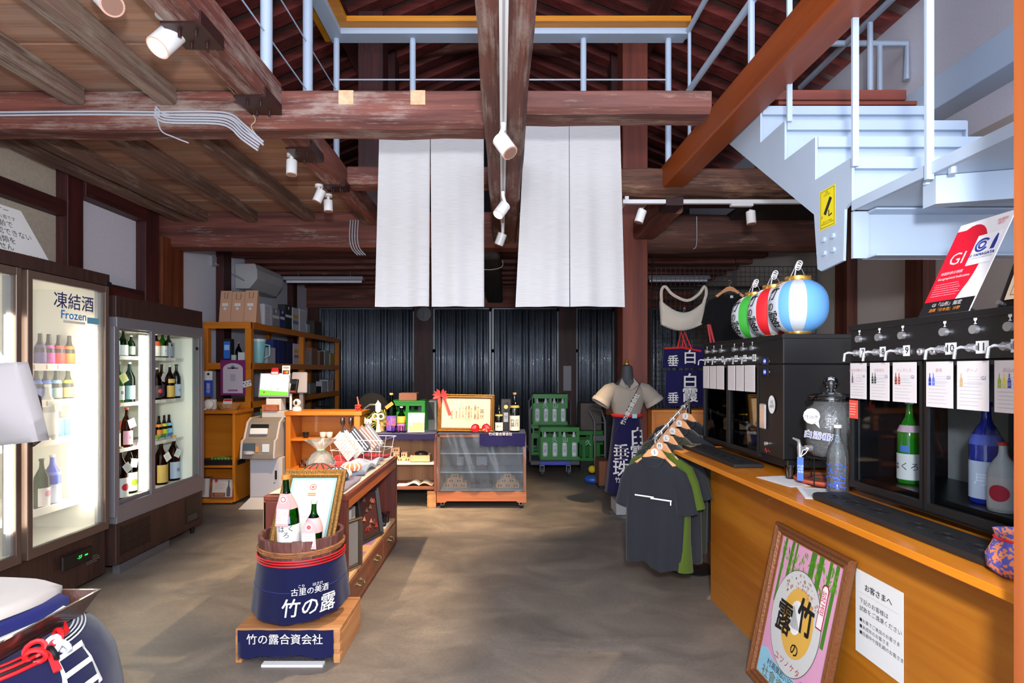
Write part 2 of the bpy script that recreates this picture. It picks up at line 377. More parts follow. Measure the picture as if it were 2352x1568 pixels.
# rear low ceiling
rc = MB().box((XL, 5.9, 2.98), (XR, 10, 3.03)).build('ceiling', label='dark board ceiling over the far end', kind='structure', smooth=False, mt=plain('#33251f', .85))
for k in range(9):
    MB().box((XL, 6.1+k*.44, 2.86), (XR, 6.22+k*.44, 2.979)).build('joist', rc, smooth=False, mt=OLD(0, 0))
MB().box((-.35, 5.86, 2.6), (-.08, 9.72, 2.86)).build('beam', rc, smooth=False, mt=wood('#1e1a18', '#38302b', 1, 1, .8), bevel=.02)
# shop ceiling over the fridges: boards and joists
def ragged(T0, a, c, jit=.01, seg=6, axis=0, mt=None, name='beam', lab=None, parent=None, ch=.02):
    """a hand-hewn timber: box with chamfers and a slightly wavering outline"""
    rnd = random.Random(str(a)); b = MB(); n = seg; pts = []
    a = Vector(a); c = Vector(c); o1, o2 = [k for k in range(3) if k != axis]
    prof = [(ch, 0), (1, 0), (1, 0), (0, ch)]
    for i in range(n+1):
        t = i/n; w0 = c[o1]-a[o1]; w1 = c[o2]-a[o2]; j = [rnd.uniform(-jit, jit) for _ in range(4)]
        lo1, hi1, lo2, hi2 = a[o1]+j[0], c[o1]+j[1], a[o2]+j[2], c[o2]
        for (p, q) in ((lo1+ch, lo2), (hi1-ch, lo2), (hi1, lo2+ch), (hi1, hi2-ch*.3), (hi1-ch*.3, hi2), (lo1+ch*.3, hi2), (lo1, hi2-ch*.3), (lo1, lo2+ch)):
            v = Vector((0, 0, 0)); v[axis] = a[axis]+(c[axis]-a[axis])*t; v[o1] = p; v[o2] = q; pts.append(v)
    fs = []
    for i in range(n):
        for k in range(8): fs.append((i*8+k, i*8+(k+1) % 8, (i+1)*8+(k+1) % 8, (i+1)*8+k))
    fs += [tuple(range(8))[::-1], tuple(range(n*8, n*8+8))]
    b.add(pts, fs)
    return b.build(name, parent, label=lab, kind=None if parent else 'structure', mt=mt, ang=30)
cl = MB().box((XL, .3, 3.062), (-1.35, 5.9, 3.09)).build('ceiling', label='old timber ceiling above the fridges', kind='structure', smooth=False, mt=plain('#3a241c', .9))
BRD = [wood(a, c, 0, .7, .75, '#8f8175', q, .4) for a, c, q in (('#7b5643', '#a67c63', .7), ('#714e3e', '#9b725b', .6), ('#835e4b', '#b0866c', .8))]
y = .3; k = 0
while y < 5.85:
    wd = (.42, .36, .47, .39)[k % 4]; y2 = min(y+wd, 5.88)
    MB().box((XL+.01, y+.003, 3.03+.002*(k % 3)), (-1.38, y2-.003, 3.06)).build('plank', cl, smooth=False, mt=BRD[k % 3], bevel=.003); y = y2; k += 1
for X, y0, y1, m_ in ((-2.49, .4, 3.14, 0), (-1.96, .4, 3.14, 0), (-3.05, .4, 3.14, 0), (-3.36, 3.4, 5.6, 1), (-3.14, 3.4, 5.6, 1), (-2.62, 3.4, 5.6, 1), (-2.04, 3.4, 5.6, 1)):
    ragged(0, (X-.055, y0, 2.925), (X+.055, y1, 3.032), .006, 8, 1, OLDG(1) if not m_ else wood('#4a342b', '#7a5c4d', 1, 1, .8, '#94867a', .5, .5), 'joist', parent=cl, ch=.012)
A_ = 3.15
ragged(0, (-3.58, A_, 2.81), (-.13, A_+.21, 3.022), .005, 14, 0, OLD(0, .55), 'beam', 'long worn timber crossbeam carrying grey cables', ch=.035)
ra = ragged(0, ((1205-VX)/F*A_, A_, 2.895), ((1635-VX)/F*A_, A_+.21, 3.022), .004, 6, 0, wood('#4a2a26', '#76463b', 0, 1, .7, '#9c8470', .5), 'beam', 'short timber crossbeam over the second white cloth pair', ch=.03)
for q in (795, 960):   # pale filled notches in the crossbeam
    MB().box(((q-17-VX)/F*A_, A_-.004, 2.935), ((q+17-VX)/F*A_, A_+.1, 3.018)).build('trim_%d' % (5+(q > 800)), label='pale wood infill block in the crossbeam near '+('the first thin rail post' if q < 800 else 'the second thin rail post'), kind='structure', smooth=False, mt=wood('#b08765', '#d0a985', 1, 1, .7))
# fore-and-aft beam at the void edge, in two lengths
ragged(0, (-1.47, .3, 2.887), (-1.31, A_, 3.06), .005, 9, 1, OLD(1, .75), 'beam', 'worn fore-and-aft beam in front of the cable crossbeam', ch=.015)
ragged(0, (-1.47, A_+.26, 2.887), (-1.31, 5.6, 3.06), .005, 9, 1, OLD(1, .5), 'beam', 'worn fore-and-aft beam beyond the cable crossbeam', ch=.015)
IRON = plain('#2c100f', .45, bump=.1)
def plate(y0, y1, n, lab):
    b = MB().box((-1.475, y0, 2.872), (-1.305, y1, 2.884)); b.box((-1.308, y0, 2.872), (-1.3, y1, 2.93))
    o = b.build('iron_plate', label=lab, cat='bracket', smooth=False, mt=IRON)
    for i in range(2):
        for j in range(2):
            MB().cyl((-1.42+.07*i, y0+.05+j*(y1-y0-.1), 2.872), (-1.42+.07*i, y0+.05+j*(y1-y0-.1), 2.845), .008, n=8).build('bolt', o, mt=IRON)
plate(2.31, 2.5, 0, 'brown iron plate bolted under the fore-and-aft beam, nearest the shop front')
plate(2.93, 3.14, 0, 'brown iron plate where the fore-and-aft beam meets the cable crossbeam')
plate(3.62, 3.86, 0, 'brown iron plate beside the first of the small white ceiling spots')
plate(4.35, 4.5, 0, 'brown iron plate farthest along the fore-and-aft beam')
# crossbeam D behind the cloths, and the deep crossbeam C
ragged(0, (-1.31, 4.46, 2.93), (-.13, 4.66, 3.07), .004, 6, 0, OLD(0, .3), 'beam', 'second crossbeam behind the first white cloth pair', ch=.02)
ragged(0, ((1425-VX)/F*4.46, 4.46, 2.84), (2.8, 4.70, 3.06), .012, 10, 0, wood('#35201a', '#6a4330', 0, 1, .75, '#8a6a50', .55), 'beam', 'rough log crossbeam above the white track on the stair side', ch=.05)
ragged(0, (-3.58, 5.6, 2.67), (1.187, 5.86, 3.03), .008, 12, 0, OLD(0, .25), 'beam', 'deep reddish crossbeam at the end of the joists', ch=.03)
def logf(u, v):
    a = v*2*math.pi; x = 1.44+1.9*u; sag = .10*math.sin(u*3.1)
    return (x, 5.73+.13*math.cos(a)*(1+.08*math.sin(6*u)), 2.82+.03*u+.05*sag+.2*math.sin(a)*(1+.05*math.sin(9*u)))
b = MB(); b.grid(logf, 14, 14); b.build('beam', label='bowed log crossbeam above the wire mesh panel', kind='structure', mt=wood('#38201a', '#5e382c', 0, 1, .75, '#7a6050', .3), ang=70)
# great centre beam carrying the light track (slightly waney)
def cb(t): return (-.11-.02*t, .105+.04*t)
b = MB(); pts = []
for i in range(13):
    t = i/12; y = .4+5.2*t; l, r = -.108-.035*t, .108-.012*t; z = 2.70
    for (x, zz) in ((l+.02, z), (r-.02, z), (r, z+.03), (r, 3.02), (l, 3.02), (l, z+.03)): pts.append((x+.004*math.sin(i*2.1), y, zz))
fs = [(i*6+k, i*6+(k+1) % 6, (i+1)*6+(k+1) % 6, (i+1)*6+k) for i in range(12) for k in range(6)]+[tuple(range(6))[::-1], tuple(range(72, 78))]
b.add(pts, fs); b.build('beam', label='heavy centre beam carrying the white light track', kind='structure', mt=wood('#43221d', '#74473c', 1, 1, .7, '#94867c', .7), ang=30)
# reddish-stained square post at the rack side
MB().box(((1430-VX)/F*5.6, 5.6, 0), ((1488-VX)/F*5.6, 5.86, 4.9)).build('pillar', label='red-brown timber post behind the mannequin', kind='structure', smooth=False, mt=wood('#5a2419', '#7f3b28', 2, .6, .6), bevel=.006)
MB().box(((822-VX)/F*5.6, 5.6, 3.03), ((880-VX)/F*5.6, 5.84, 5.1)).build('pillar', label='dark red upstairs post behind the thin rail posts', kind='structure', smooth=False, mt=DRED(2), bevel=.006)
# smooth orange-brown girder beside the stair
far, near = 4.63, .35
def gx(d, x0): return x0+.028*(4.63-d)
q = []
for z in (2.90, 3.085):
    q += [(gx(near, 1.27), near, z), (gx(near, 1.45), near, z), (gx(far, 1.45), far, z), (gx(far, 1.27), far, z)]
MB().hexa([Vector(p) for p in q]).build('beam', label='smooth orange-brown girder sloping past the steel stair', kind='structure', smooth=False, mt=wood('#7a3510', '#934618', 1, .4, .42, bump=.05), bevel=.01)
ragged(0, (1.30, 4.70, 2.75), (1.52, 5.6, 2.95), .01, 4, 1, OLD(1, .2), 'beam', 'short rough beam between the log and the mannequin post', ch=.02)
# near post at the edge of the picture
MB().box((1.037, 1.0, 0), (1.15, 1.118, 3.4)).build('pillar', label='smooth orange-brown post at the near end of the counter', kind='structure', smooth=False, mt=wood('#84401a', '#9a5226', 2, .5, .5, bump=.05), bevel=.004)
# roof above the void
roof = MB(); RB = plain('#5a4440', .85, var=.25, bs=5)
rz = lambda x: 6.0-.42*abs(x+.1)
for sx in (-1, 1):
    xa = -.1; xb = sx*4.4
    roof.slab([(xa, .2, rz(xa)+.12), (xb, .2, rz(xb)+.12), (xb, 10.1, rz(xb)+.12), (xa, 10.1, rz(xa)+.12)][::sx], .05)
roof = roof.build('ceiling', label='dark boarded roof above the upstairs void', kind='structure', smooth=False, mt=RB)
RF = [wood('#5a2320', '#863a34', 0, 1, .6), wood('#4a1d1a', '#72302a', 0, 1, .65)]
for k in range(27):
    for sx in (-1, 1):
        y = .6+k*.36; xb = sx*4.3
        MB().bar((-.1, y, rz(-.1)+.04), (xb, y, rz(xb)+.04), .17, .13, (0, 0, 1)).build('rafter', roof, smooth=False, mt=RF[k % 2])
for xq in (-3.2, -1.8, 1.6, 3.0):
    MB().box((xq-.09, .3, rz(xq)-.16), (xq+.09, 10, rz(xq)-.03)).build('purlin', roof, smooth=False, mt=wood('#3a1615', '#61302a', 1, 1, .6))
# bowed tie log high above the rail
b = MB(); pts = []; rs = []
for i in range(15):
    t = i/14; x = -3.0+6*t; pts.append((x, 7.3, 5.68+.42*math.sin(math.pi*t)**1.3-.16)); rs.append(.26+.03*math.sin(t*11))
b.tube(pts, rs, 14); b.build('beam', label='bowed tie log high above the upstairs rail', kind='structure', mt=wood('#4a211c', '#8a5346', 0, 1, .65, '#a4796a', .5), ang=60)
for xq in (-1.55, 1.45):
    MB().box((xq-.13, 6.9, 3.03), (xq+.13, 7.15, 5.6)).build('pillar', label='dark red upstairs post '+('over the first white cloth pair' if xq < 0 else 'over the second white cloth pair'), kind='structure', smooth=False, mt=DRED(2))
MB().box((XL, 9.2, 3.03), (XR, 9.3, 3.6)).build('wall_back', label='low dark upstairs wall at the far end', kind='structure', smooth=False, mt=plain('#17100f', .9))
# ------------------------------------------------------------------ upstairs rail around the void
rd = 4.5; zr = H+765/F*rd
g = thing('railing', 'pale blue steel railing with a honey wood cap around the upstairs void', 'railing', (0, rd, 3.07))
xl, xr = (773-VX)/F*rd, (1540-VX)/F*rd
OB = wood('#b8700f', '#d08c22', 0, .7, .4, bump=.05); OB1 = wood('#b8700f', '#d08c22', 1, .7, .4, bump=.05)
b = MB(); b.prism([(xl-.13, rd+.12), (xr+.12, rd+.12), (xr+.12, rd-.16), (xl+.13, rd-.16), (xl+.13, 1.0), (xl-.13, 1.0)][::-1], zr+.03, zr+.075); b.build('wood_cap', g, smooth=False, mt=OB, bevel=.003)
b = MB(); b.prism([(xl-.05, rd+.05), (xr+.12, rd+.05), (xr+.12, rd-.08), (xl+.06, rd-.08), (xl+.06, 1.0), (xl-.05, 1.0)][::-1], zr-.02, zr+.029); b.build('top_rail', g, smooth=False, mt=STEEL, bevel=.002)
for xq, dq, wq in ((773, rd, .025), (948, rd, .025), (1340, rd, .025), (1535, rd, .025)):
    MB().cyl(((xq-VX)/F*dq, dq, 3.03), ((xq-VX)/F*dq, dq, zr-.02), wq, n=12).build('rail_post', g, mt=STEEL)
for xq in (707, 612):
    d = xl*F/(xq-VX); MB().cyl((xl, d, 3.03), (xl, d, zr-.02), .034, n=14).build('rail_post', g, mt=STEEL)
for z in (3.37, 3.71):
    MB().cyl((xl, 1.0, z), (xl, rd, z), .005, n=6).build('wire', g, mt=STEEL)
zq = H+(850-183)/F*rd
MB().cyl((xl, rd, zq), (xr, rd, zq), .006, n=6).build('wire', g, mt=STEEL)
# stair-side rail
g2 = thing('railing', 'pale blue tube railing along the orange girder', 'railing', (1.45, 3.3, 3.09))
MB().cyl((1.47, 4.5, zr), (1.5, 1.2, zr), .021, n=10).build('top_rail', g2, mt=STEEL)
zq = 1.4+1.45/.645
MB().tube([(1.46, 4.5, zq), (1.49, 3.35, zq), (1.5, 1.4, zq)], .024, 10).build('mid_rail', g2, mt=STEEL)
for d in (4.42, 3.3, 2.2):
    MB().cyl((1.48, d, 3.085), (1.48, d, zr), .014 if d > 4 else .02, n=8).build('rail_post', g2, mt=STEEL)
g3 = thing('railing', 'pale blue upstairs railing beyond the stair head', 'railing', (2.8, 3.5, 3.1))
MB().tube([(2.8, 5.2, 4.1), (2.8, 1.2, 4.1)], .025, 10).build('top_rail', g3, mt=STEEL)
MB().tube([(2.62, 4.5, 4.1), (3.3, 4.5, 4.1), (3.3, 4.5, 3.8)], .025, 10).build('top_rail', g3, mt=STEEL)
for (x, y) in ((2.8, 4.2), (2.8, 2.9), (3.08, 4.5)):
    MB().cyl((x, y, 3.1), (x, y, 4.1), .02, n=8).build('rail_post', g3, mt=STEEL)
MB().box((2.45, 5.0, 3.4), (3.3, 5.4, 3.75)).build('wooden_box', label='honey wood box upstairs behind the stair-head railing', cat='box', smooth=False, mt=OB, bevel=.004)
MB().box((1.46, 5.4, 3.05), (3.3, 5.55, 3.12)).build('trim_7', label='upstairs floor edge beyond the stair', kind='structure', smooth=False, mt=DRED(0))
MB().box((2.3, 3.9, 2.95), (3.35, 9, 3.03)).build('ceiling', label='upstairs floor beyond the stair head', kind='structure', smooth=False, mt=plain('#1c1210', .9))
MB().box((2.62, .6, 3.0), (2.80, 3.7, 3.2)).build('steel_beam', label='pale blue steel girder above the landing', cat='beam', smooth=False, mt=STEEL, bevel=.004)
# ------------------------------------------------------------------ steel stair
SX = 1.5
st = thing('staircase', 'pale blue painted steel stair with a turning landing', 'staircase', (1.97, 2.6, 1.88))
td = [3.20, 2.92, 2.63, 2.35]; tz = [2.95, 2.737, 2.526, 2.319]; LZ = 2.10
def up(y0): return (y0)
# stringer plate in the (y, z) plane
poly = [(3.70, 2.955), (2.64, 2.155), (2.61, 1.885), (2.58, 1.87), (2.41, 1.885), (2.40, 2.11), (2.35, 2.13), (2.35, tz[3]), (2.63, tz[3]), (2.63, tz[2]), (2.92, tz[2]), (2.92, tz[1]), (3.2, tz[1]), (3.2, 2.985), (3.70, 2.985)]
MS = Matrix(((0, 0, 1, 0), (1, 0, 0, 0), (0, 1, 0, 0), (0, 0, 0, 1)))
MB().prism(poly, SX-.012, SX, MS).build('stringer', st, smooth=False, mt=STEEL)
poly2 = [(y+.0, z) for y, z in poly]
MB().prism(poly2, 2.46, 2.472, MS).build('stringer', st, smooth=False, mt=STEEL)
for k in range(4):
    d, z = td[k], tz[k]; b = MB()
    b.box((SX, d, z-.012), (2.46, d+.30, z)); b.box((SX, d-.008, z-.05), (2.46, d, z)); b.box((SX, d+.02, z-.20), (2.46, d+.026, z-.012))
    b.box((SX, d, z-.05), (2.46, d+.03, z-.044))
    b.build('tread', st, smooth=False, mt=STEEL)
b = MB(); b.box((1.6, 3.21, 2.965), (2.42, 3.6, 2.99)); b.box((1.5, 3.2, 2.99), (2.35, 3.26, 3.05)); b.build('landing_edge', st, smooth=False, mt=wood('#5a2014', '#7a3422', 0, 1, .5), bevel=.003)
b = MB(); b.box((SX-.012, 1.15, LZ-.008), (2.9, 2.35, LZ+.002)); b.box((SX-.014, 1.15, LZ-.012), (SX-.002, 2.35, LZ+.03)); b.build('landing', st, smooth=False, mt=STEEL)
b = MB(); b.box((1.56, 2.38, 1.885), (2.62, 2.39, 2.085)); b.box((1.56, 2.30, 2.08), (2.62, 2.39, 2.088)); b.box((1.56, 2.30, 1.885), (2.62, 2.39, 1.892)); b.box((1.5, 2.36, 1.885), (1.57, 2.375, 2.09)); b.build('landing_beam', st, smooth=False, mt=STEEL)
b = MB(); b.hexa([Vector(p) for p in ((1.52, 1.93, 1.99), (2.7, 1.6, 1.99), (2.7, 1.66, 1.99), (1.52, 1.99, 1.99), (1.52, 1.93, 2.09), (2.7, 1.6, 2.09), (2.7, 1.66, 2.09), (1.52, 1.99, 2.09))]); b.build('stiffener', st, smooth=False, mt=STEEL)
for (d, z0) in ((2.86, tz[1]), (2.32, tz[3]-.02), (1.913, LZ)):
    MB().box((SX-.03, d-.006, z0-.03), (SX-.012+.008, d+.006, z0+1.1)).build('rail_post', st, smooth=False, mt=STEEL)
b = MB()
for (x, y) in ((1900, 550), (1921, 541), (1901, 581), (1922, 573)):
    d = SX*F/(x-VX); z = H-(y-VY)/F*d; b.cyl((SX-.024, d, z), (SX-.012, d, z), .013, n=10)
for (x, y) in ((2117, 425), (2175, 402)):
    d = SX*F/(x-VX); b.cyl((SX+.02, d, LZ-.03), (SX+.02, d, LZ+.03), .012, n=6)
b.build('bolt_heads', st, mt=STEEL)
# camera warning sticker on the stringer
T = frame((SX-.0125, 2.527, H-(477-VY)/F*2.525), (0, -1, 0), (0, 0, 1))
stk = patch(T, -.06, -.092, .06, .092, plain('#e6d400', .5), st, 'sticker', .0008, .0007)
BK = INK
b = MB(T); b.m(BK)
b.prism([(-.03, -.02), (.018, .048), (.036, .036), (-.012, -.032)], .001, .0014)
b.prism([(.008, -.012), (.014, -.012), (.014, -.036), (.036, -.03), (.036, -.037), (.008, -.043)], .001, .0014)
b.prism([(-.046, -.036), (-.038, -.026), (-.042, -.04)], .001, .0014)
b.prism([(-.054, -.086), (.054, -.086), (.054, -.084), (-.054, -.084)], .001, .0014); b.prism([(-.054, .084), (.054, .084), (.054, .086), (-.054, .086)], .001, .0014)
b.prism([(-.054, -.086), (-.052, -.086), (-.052, .086), (-.054, .086)], .001, .0014); b.prism([(.052, -.086), (.054, -.086), (.054, .086), (.052, .086)], .001, .0014)
b.build('print', stk, smooth=False)
text('注意\nCAUTION', .011, T @ Matrix.Translation((-.005, .068, .001)), BK, stk)
text('防犯カメラ作動中\nSURVEILLANCE CAMERA', .009, T @ Matrix.Translation((0, -.066, .001)), BK, stk)
# ------------------------------------------------------------------ noren cloths
def noren_panel(x0t, x1t, x0b, x1b, yt, yb, d, seed, par):
    zt, zb = H-(yt-VY)/F*d, H-(yb-VY)/F*d
    def fn(u, v):
        x = ((x0t+(x0b-x0t)*(1-v))*(1-u)+(x1t+(x1b-x1t)*(1-v))*u-VX)/F*d
        return (x, d+.02*math.sin(5*u+seed)*(1-v)+.012*math.sin(13*u+seed*2)*(1-v)**.5, zb+(zt-zb)*v)
    MB().grid(fn, 24, 20, .004, (0, 1, 0)).build('cloth_panel', par, mt=NOR, ang=80)
NOR, nt, bb = mat('noren_linen'); N = nt.nodes.new; L = nt.links.new
tc = N('ShaderNodeTexCoord'); mp = N('ShaderNodeMapping'); mp.inputs['Scale'].default_value = (9, 9, 420); n = N('ShaderNodeTexNoise'); n.inputs['Scale'].default_value = 1; n.inputs['Detail'].default_value = 3
L(tc.outputs['Object'], mp.inputs[0]); L(mp.outputs[0], n.inputs['Vector']); cr = N('ShaderNodeValToRGB'); cr.color_ramp.elements[0].position = .3; cr.color_ramp.elements[0].color = lin('#b9b7b6'); cr.color_ramp.elements[1].position = .6; cr.color_ramp.elements[1].color = lin('#c6c4c4')
L(n.outputs['Fac'], cr.inputs[0]); L(cr.outputs[0], bb.inputs['Base Color']); bb.inputs['Roughness'].default_value = .9; bb.inputs['Specular IOR Level'].default_value = .1
nd = 4.22
for i, (xa, xb, xc, xm, xd, xe, lab) in enumerate(((872, 1111, 861, 988, 986, 1112, 'white linen split curtain nearer the cable crossbeam'), (1206, 1424, 1184, 1307, 1308, 1437, 'white linen split curtain nearer the red-brown post'))):
    n_ = thing('split_curtain', lab, 'curtain', ((xa+xb-2*VX)/2/F*nd, nd, H-(705-VY)/F*nd), 'white split curtains')
    noren_panel(xa, xm, xc, xd, 270, 704, nd, i, n_); noren_panel(xm+1, xb, xm+3+(xm-xd)*.3, xe, 270, 704, nd, i+2.5, n_)
    MB().cyl(((xa-8-VX)/F*nd, nd+.02, H-(268-VY)/F*nd), ((xb+8-VX)/F*nd, nd+.02, H-(268-VY)/F*nd), .014, n=8).build('rod', n_, mt=wood('#6b4a2c', '#8d6a42', 0))
# ------------------------------------------------------------------ cables
GC = plain('#a7a9b2', .5)
def crv(q, m=5):
    q = [Vector(p) for p in q]; s = []
    for k in range(len(q)-1):
        a, b_ = q[max(k-1, 0)], q[k]; c, d = q[k+1], q[min(k+2, len(q)-1)]
        for t in range(m):
            t /= m; s.append(.5*((2*b_)+(c-a)*t+(2*a-5*b_+4*c-d)*t*t+(-a+3*b_-3*c+d)*t**3))
    return s+[q[-1]]
def cable(pts, r, lab, mt=GC, n=1, off=(0, 0, 0), grp=None):
    for i in range(n):
        s = crv([Vector(p)+Vector(off)*i for p in pts]); MB().tube(s, r, 6).build('cable', label=lab, cat='cable', group=grp, mt=mt)
dd = A_-.009
for kk in range(2): cable([P(x, y+7*kk, dd) for x, y in ((0, 258), (200, 256), (360, 257), (480, 256), (530, 262), (560, 285), (605, 326))], .006, 'grey cable running along the worn crossbeam, %s of the long pair' % ('upper', 'lower')[kk], grp='cables across the worn beam')
for kk in range(4): cable([P(x-2*kk, y+6*kk, dd) for x, y in ((358, 245), (372, 258), (400, 264), (500, 266), (535, 276), (560, 300), (598, 327))], .006, 'grey cable curving down the worn crossbeam, %s of the four' % ('uppermost', 'second from the top', 'third from the top', 'lowest')[kk], grp='curved cables on the worn beam')
cable([P(x, y, dd) for x, y in ((358, 248), (369, 298), (400, 315), (433, 328))], .004, 'single loose grey cable sagging below the bundle')
cable([P(x, y, dd-.0) for x, y in ((345, 0), (480, 155), (581, 262), (577, 292), (603, 325))][1:], .0025, 'thin yellowish wire along the beam edge', plain('#b8a37c', .6))
for kk in range(4): cable([P(x+6*kk, y, 5.585) for x, y in ((805, 505), (803, 545), (808, 570), (822, 586))], .006, 'grey cable down the deep reddish crossbeam, %s' % ('farthest from the white cloths', 'second of the four from the shelf side', 'third of the four from the shelf side', 'closest to the white cloths')[kk], grp='cables on the deep crossbeam')
cable([P(x, y, 5.55) for x, y in ((1600, 497), (1600, 560), (1592, 572))], .004, 'thin grey wire hanging on the bowed log')
# ------------------------------------------------------------------ bottles and small reusable things
GG = glassy('#86cf62', .2, .03); GDG = glassy('#4d8a3e', .22, .03); GBR = glassy('#8f5226', .22, .03); GBK = plain('#0a0c0b', .08, coat=.5)
GBL = glassy('#1a2cc0', .2, .05); GCL = glassy('#d8ecec', .2, .02); GFR = plain('#a9b9c4', .35); CLEAR = glassy('#f4f8fa', .08, .01)
SHAPES = {'sake': [(0, 0), (.92, 0), (1, .02), (1, .55), (.94, .63), (.6, .74), (.36, .80), (.29, .86), (.27, .95), (.31, .955), (.31, .975), (.27, .98)],
          'slim': [(0, 0), (.92, 0), (1, .02), (1, .50), (.86, .60), (.52, .72), (.38, .80), (.35, .95), (.38, .955), (.38, .975), (.34, .98)]}
def lean(loc, rx=0, ry=0): return Matrix.Translation(Vector(loc)) @ Matrix.Rotation(ry, 4, 'Y') @ Matrix.Rotation(rx, 4, 'X')
def bottle(loc, h, r, gl, lab, face=-90, cap='#d9b98a', label=('#d6d3cc', .12, .5), neck=None, txt=None, tc='#1c1c22', grp=None, shape='sake', ry=0, rx=0, seal=None, tagc=None, arc=150, mark=None, tsz=None, tz=None):
    T = lean(loc, rx, ry); o = thing('sake_bottle', lab, 'bottle', loc, grp)
    M = MB(T); M.lathe([(r*a, h*b) for a, b in SHAPES[shape]], n=18); M.build('body', o, mt=gl)
    MB(T).lathe([(r*.34, h*.955), (r*.37, h*.965), (r*.37, h*1.0), (r*.3, h*1.004)], n=12).build('cap', o, mt=plain(cap, .4))
    def arcp(z0, z1, c, a, nm, rr=None):
        prof = [(p, q) for p, q in SHAPES[shape]]
        def rad(t):
            for (p0, q0), (p1, q1) in zip(prof[1:], prof[2:]):
                if q0 <= t <= q1 and q1 > q0: return p0+(p1-p0)*(t-q0)/(q1-q0)
            return .3
        k = 5; b = MB(T); b.lathe([(r*rad(z0+(z1-z0)*i/k)*(1.012 if z1 < .51 else 1.035)+.0006, h*(z0+(z1-z0)*i/k)) for i in range(k+1)], n=14, a0=R(face-a/2), a1=R(face+a/2))
        return b.build(nm, o, mt=plain(c, .6))
    if label: arcp(label[1], label[2], label[0], arc, 'label')
    if neck:
        arcp(neck[1], neck[2], neck[0], neck[3] if len(neck) > 3 else 359, 'neck_label')
    if seal: arcp(seal[1], seal[2], seal[0], 45, 'seal')
    def wr(p): # wrap flat lettering round the label
        a = R(face)+p.x/r; rr = r*1.04+.0008; return Vector((rr*math.cos(a), rr*math.sin(a), p.y))
    if txt:
        z = h*(tz if tz else (label[1]+label[2])/2)
        text(txt, tsz or h*.085, T, plain(tc, .8), o, warp=lambda p: wr(Vector((p.x, p.y+z, 0))), ls=.85)
    if mark:
        b = MB(T); n = 16; z = h*mark[1]; q = [wr(Vector((mark[2]*math.cos(2*math.pi*i/n), z+mark[2]*math.sin(2*math.pi*i/n), 0))) for i in range(n)]
        q += [wr(Vector((mark[2]*.55*math.cos(2*math.pi*i/n), z+mark[2]*.55*math.sin(2*math.pi*i/n), 0))) for i in range(n)]+[wr(Vector((0, z, 0)))]; b.add(q, [f_ for i in range(n) for f_ in ((i, (i+1) % n, n+(i+1) % n, n+i), (n+i, n+(i+1) % n, 2*n))]); b.build('print', o, mt=plain(mark[0], .6))
    if tagc:
        a = R(face+(8 if tagc[1] > 0 else -10)); c = Vector((r*1.15*math.cos(a), r*1.15*math.sin(a), h*.62)); Tq = T @ Matrix.Translation(c) @ Matrix.Rotation(R(face+90), 4, 'Z') @ Matrix.Rotation(R(90), 4, 'X')
        Tq = Tq @ Matrix.Rotation(tagc[1], 4, 'Z'); q = patch(Tq, -.028, -.036, .028, .03, plain(tagc[0], .7), o, 'paper_tag', 0, .0006); scribble(Tq, .045, .05, 6, GINK, q, .0015, 3)
        MB(T).tube([c, Vector((0, 0, h*.82))+Vector((math.cos(a), math.sin(a), 0))*r*.36], .001, 4).build('string', o, mt=WHITE)
    return o
def box_thing(name, lab, cat, a, c, col, grp=None, bev=.003, parts=()):
    o = MB().box(a, c).build(name, label=lab, cat=cat, group=grp, smooth=False, mt=col if not isinstance(col, str) else plain(col, .75), bevel=bev); return o
def pframe(T, w, h, fw, fm, inner, lab, name='picture_frame', cat='frame', fd=.02, prof=None, glass=False, slip=None, back=None):
    """mitred moulding round a flat picture; T at the middle of the face"""
    o = thing(name, lab, cat, (T @ Vector((0, -h/2, 0)))); P4 = [(-1, -1), (1, -1), (1, 1), (-1, 1)]
    prof = prof or [(0, 0), (0, fd), (.25, fd*1.25), (.55, fd*.8), (.8, fd), (1, fd*.5), (1, 0)]
    b = MB(T); k = len(prof); vs = []
    for sx, sy in P4:
        for t, z in prof: vs.append((sx*(w/2-fw*t), sy*(h/2-fw*t), z))
    b.add(vs, [(i*k+j, ((i+1) % 4)*k+j, ((i+1) % 4)*k+j+1, i*k+j+1) for i in range(4) for j in range(k-1)])
    b.build('moulding', o, mt=fm, ang=25)
    MB(T).box((-w/2+.004, -h/2+.004, -.006), (w/2-.004, h/2-.004, -.001)).build('backing', o, smooth=False, mt=plain('#3a2a1c', .8))
    x, y = w/2-fw, h/2-fw
    c = patch(T, -x, -y, x, y, inner, o, 'picture', .001)
    if slip:
        b = MB(T); t = slip[1]; b.add([(-x, -y, .0025), (x, -y, .0025), (x, y, .0025), (-x, y, .0025), (-x+t, -y+t, .0025), (x-t, -y+t, .0025), (x-t, y-t, .0025), (-x+t, y-t, .0025)], [(0, 1, 5, 4), (1, 2, 6, 5), (2, 3, 7, 6), (3, 0, 4, 7)]); b.build('mount', o, smooth=False, mt=slip[0])
    if glass: MB(T).box((-x, -y, .004), (x, y, .006)).build('glass', o, smooth=False, mt=glassy('#ffffff', .06, .02))
    return o, c
GOLD = plain('#7c5824', .4, .5, bump=1, bs=110, var=.35)
LED = plain('#fff6e2', .5, emit=16)
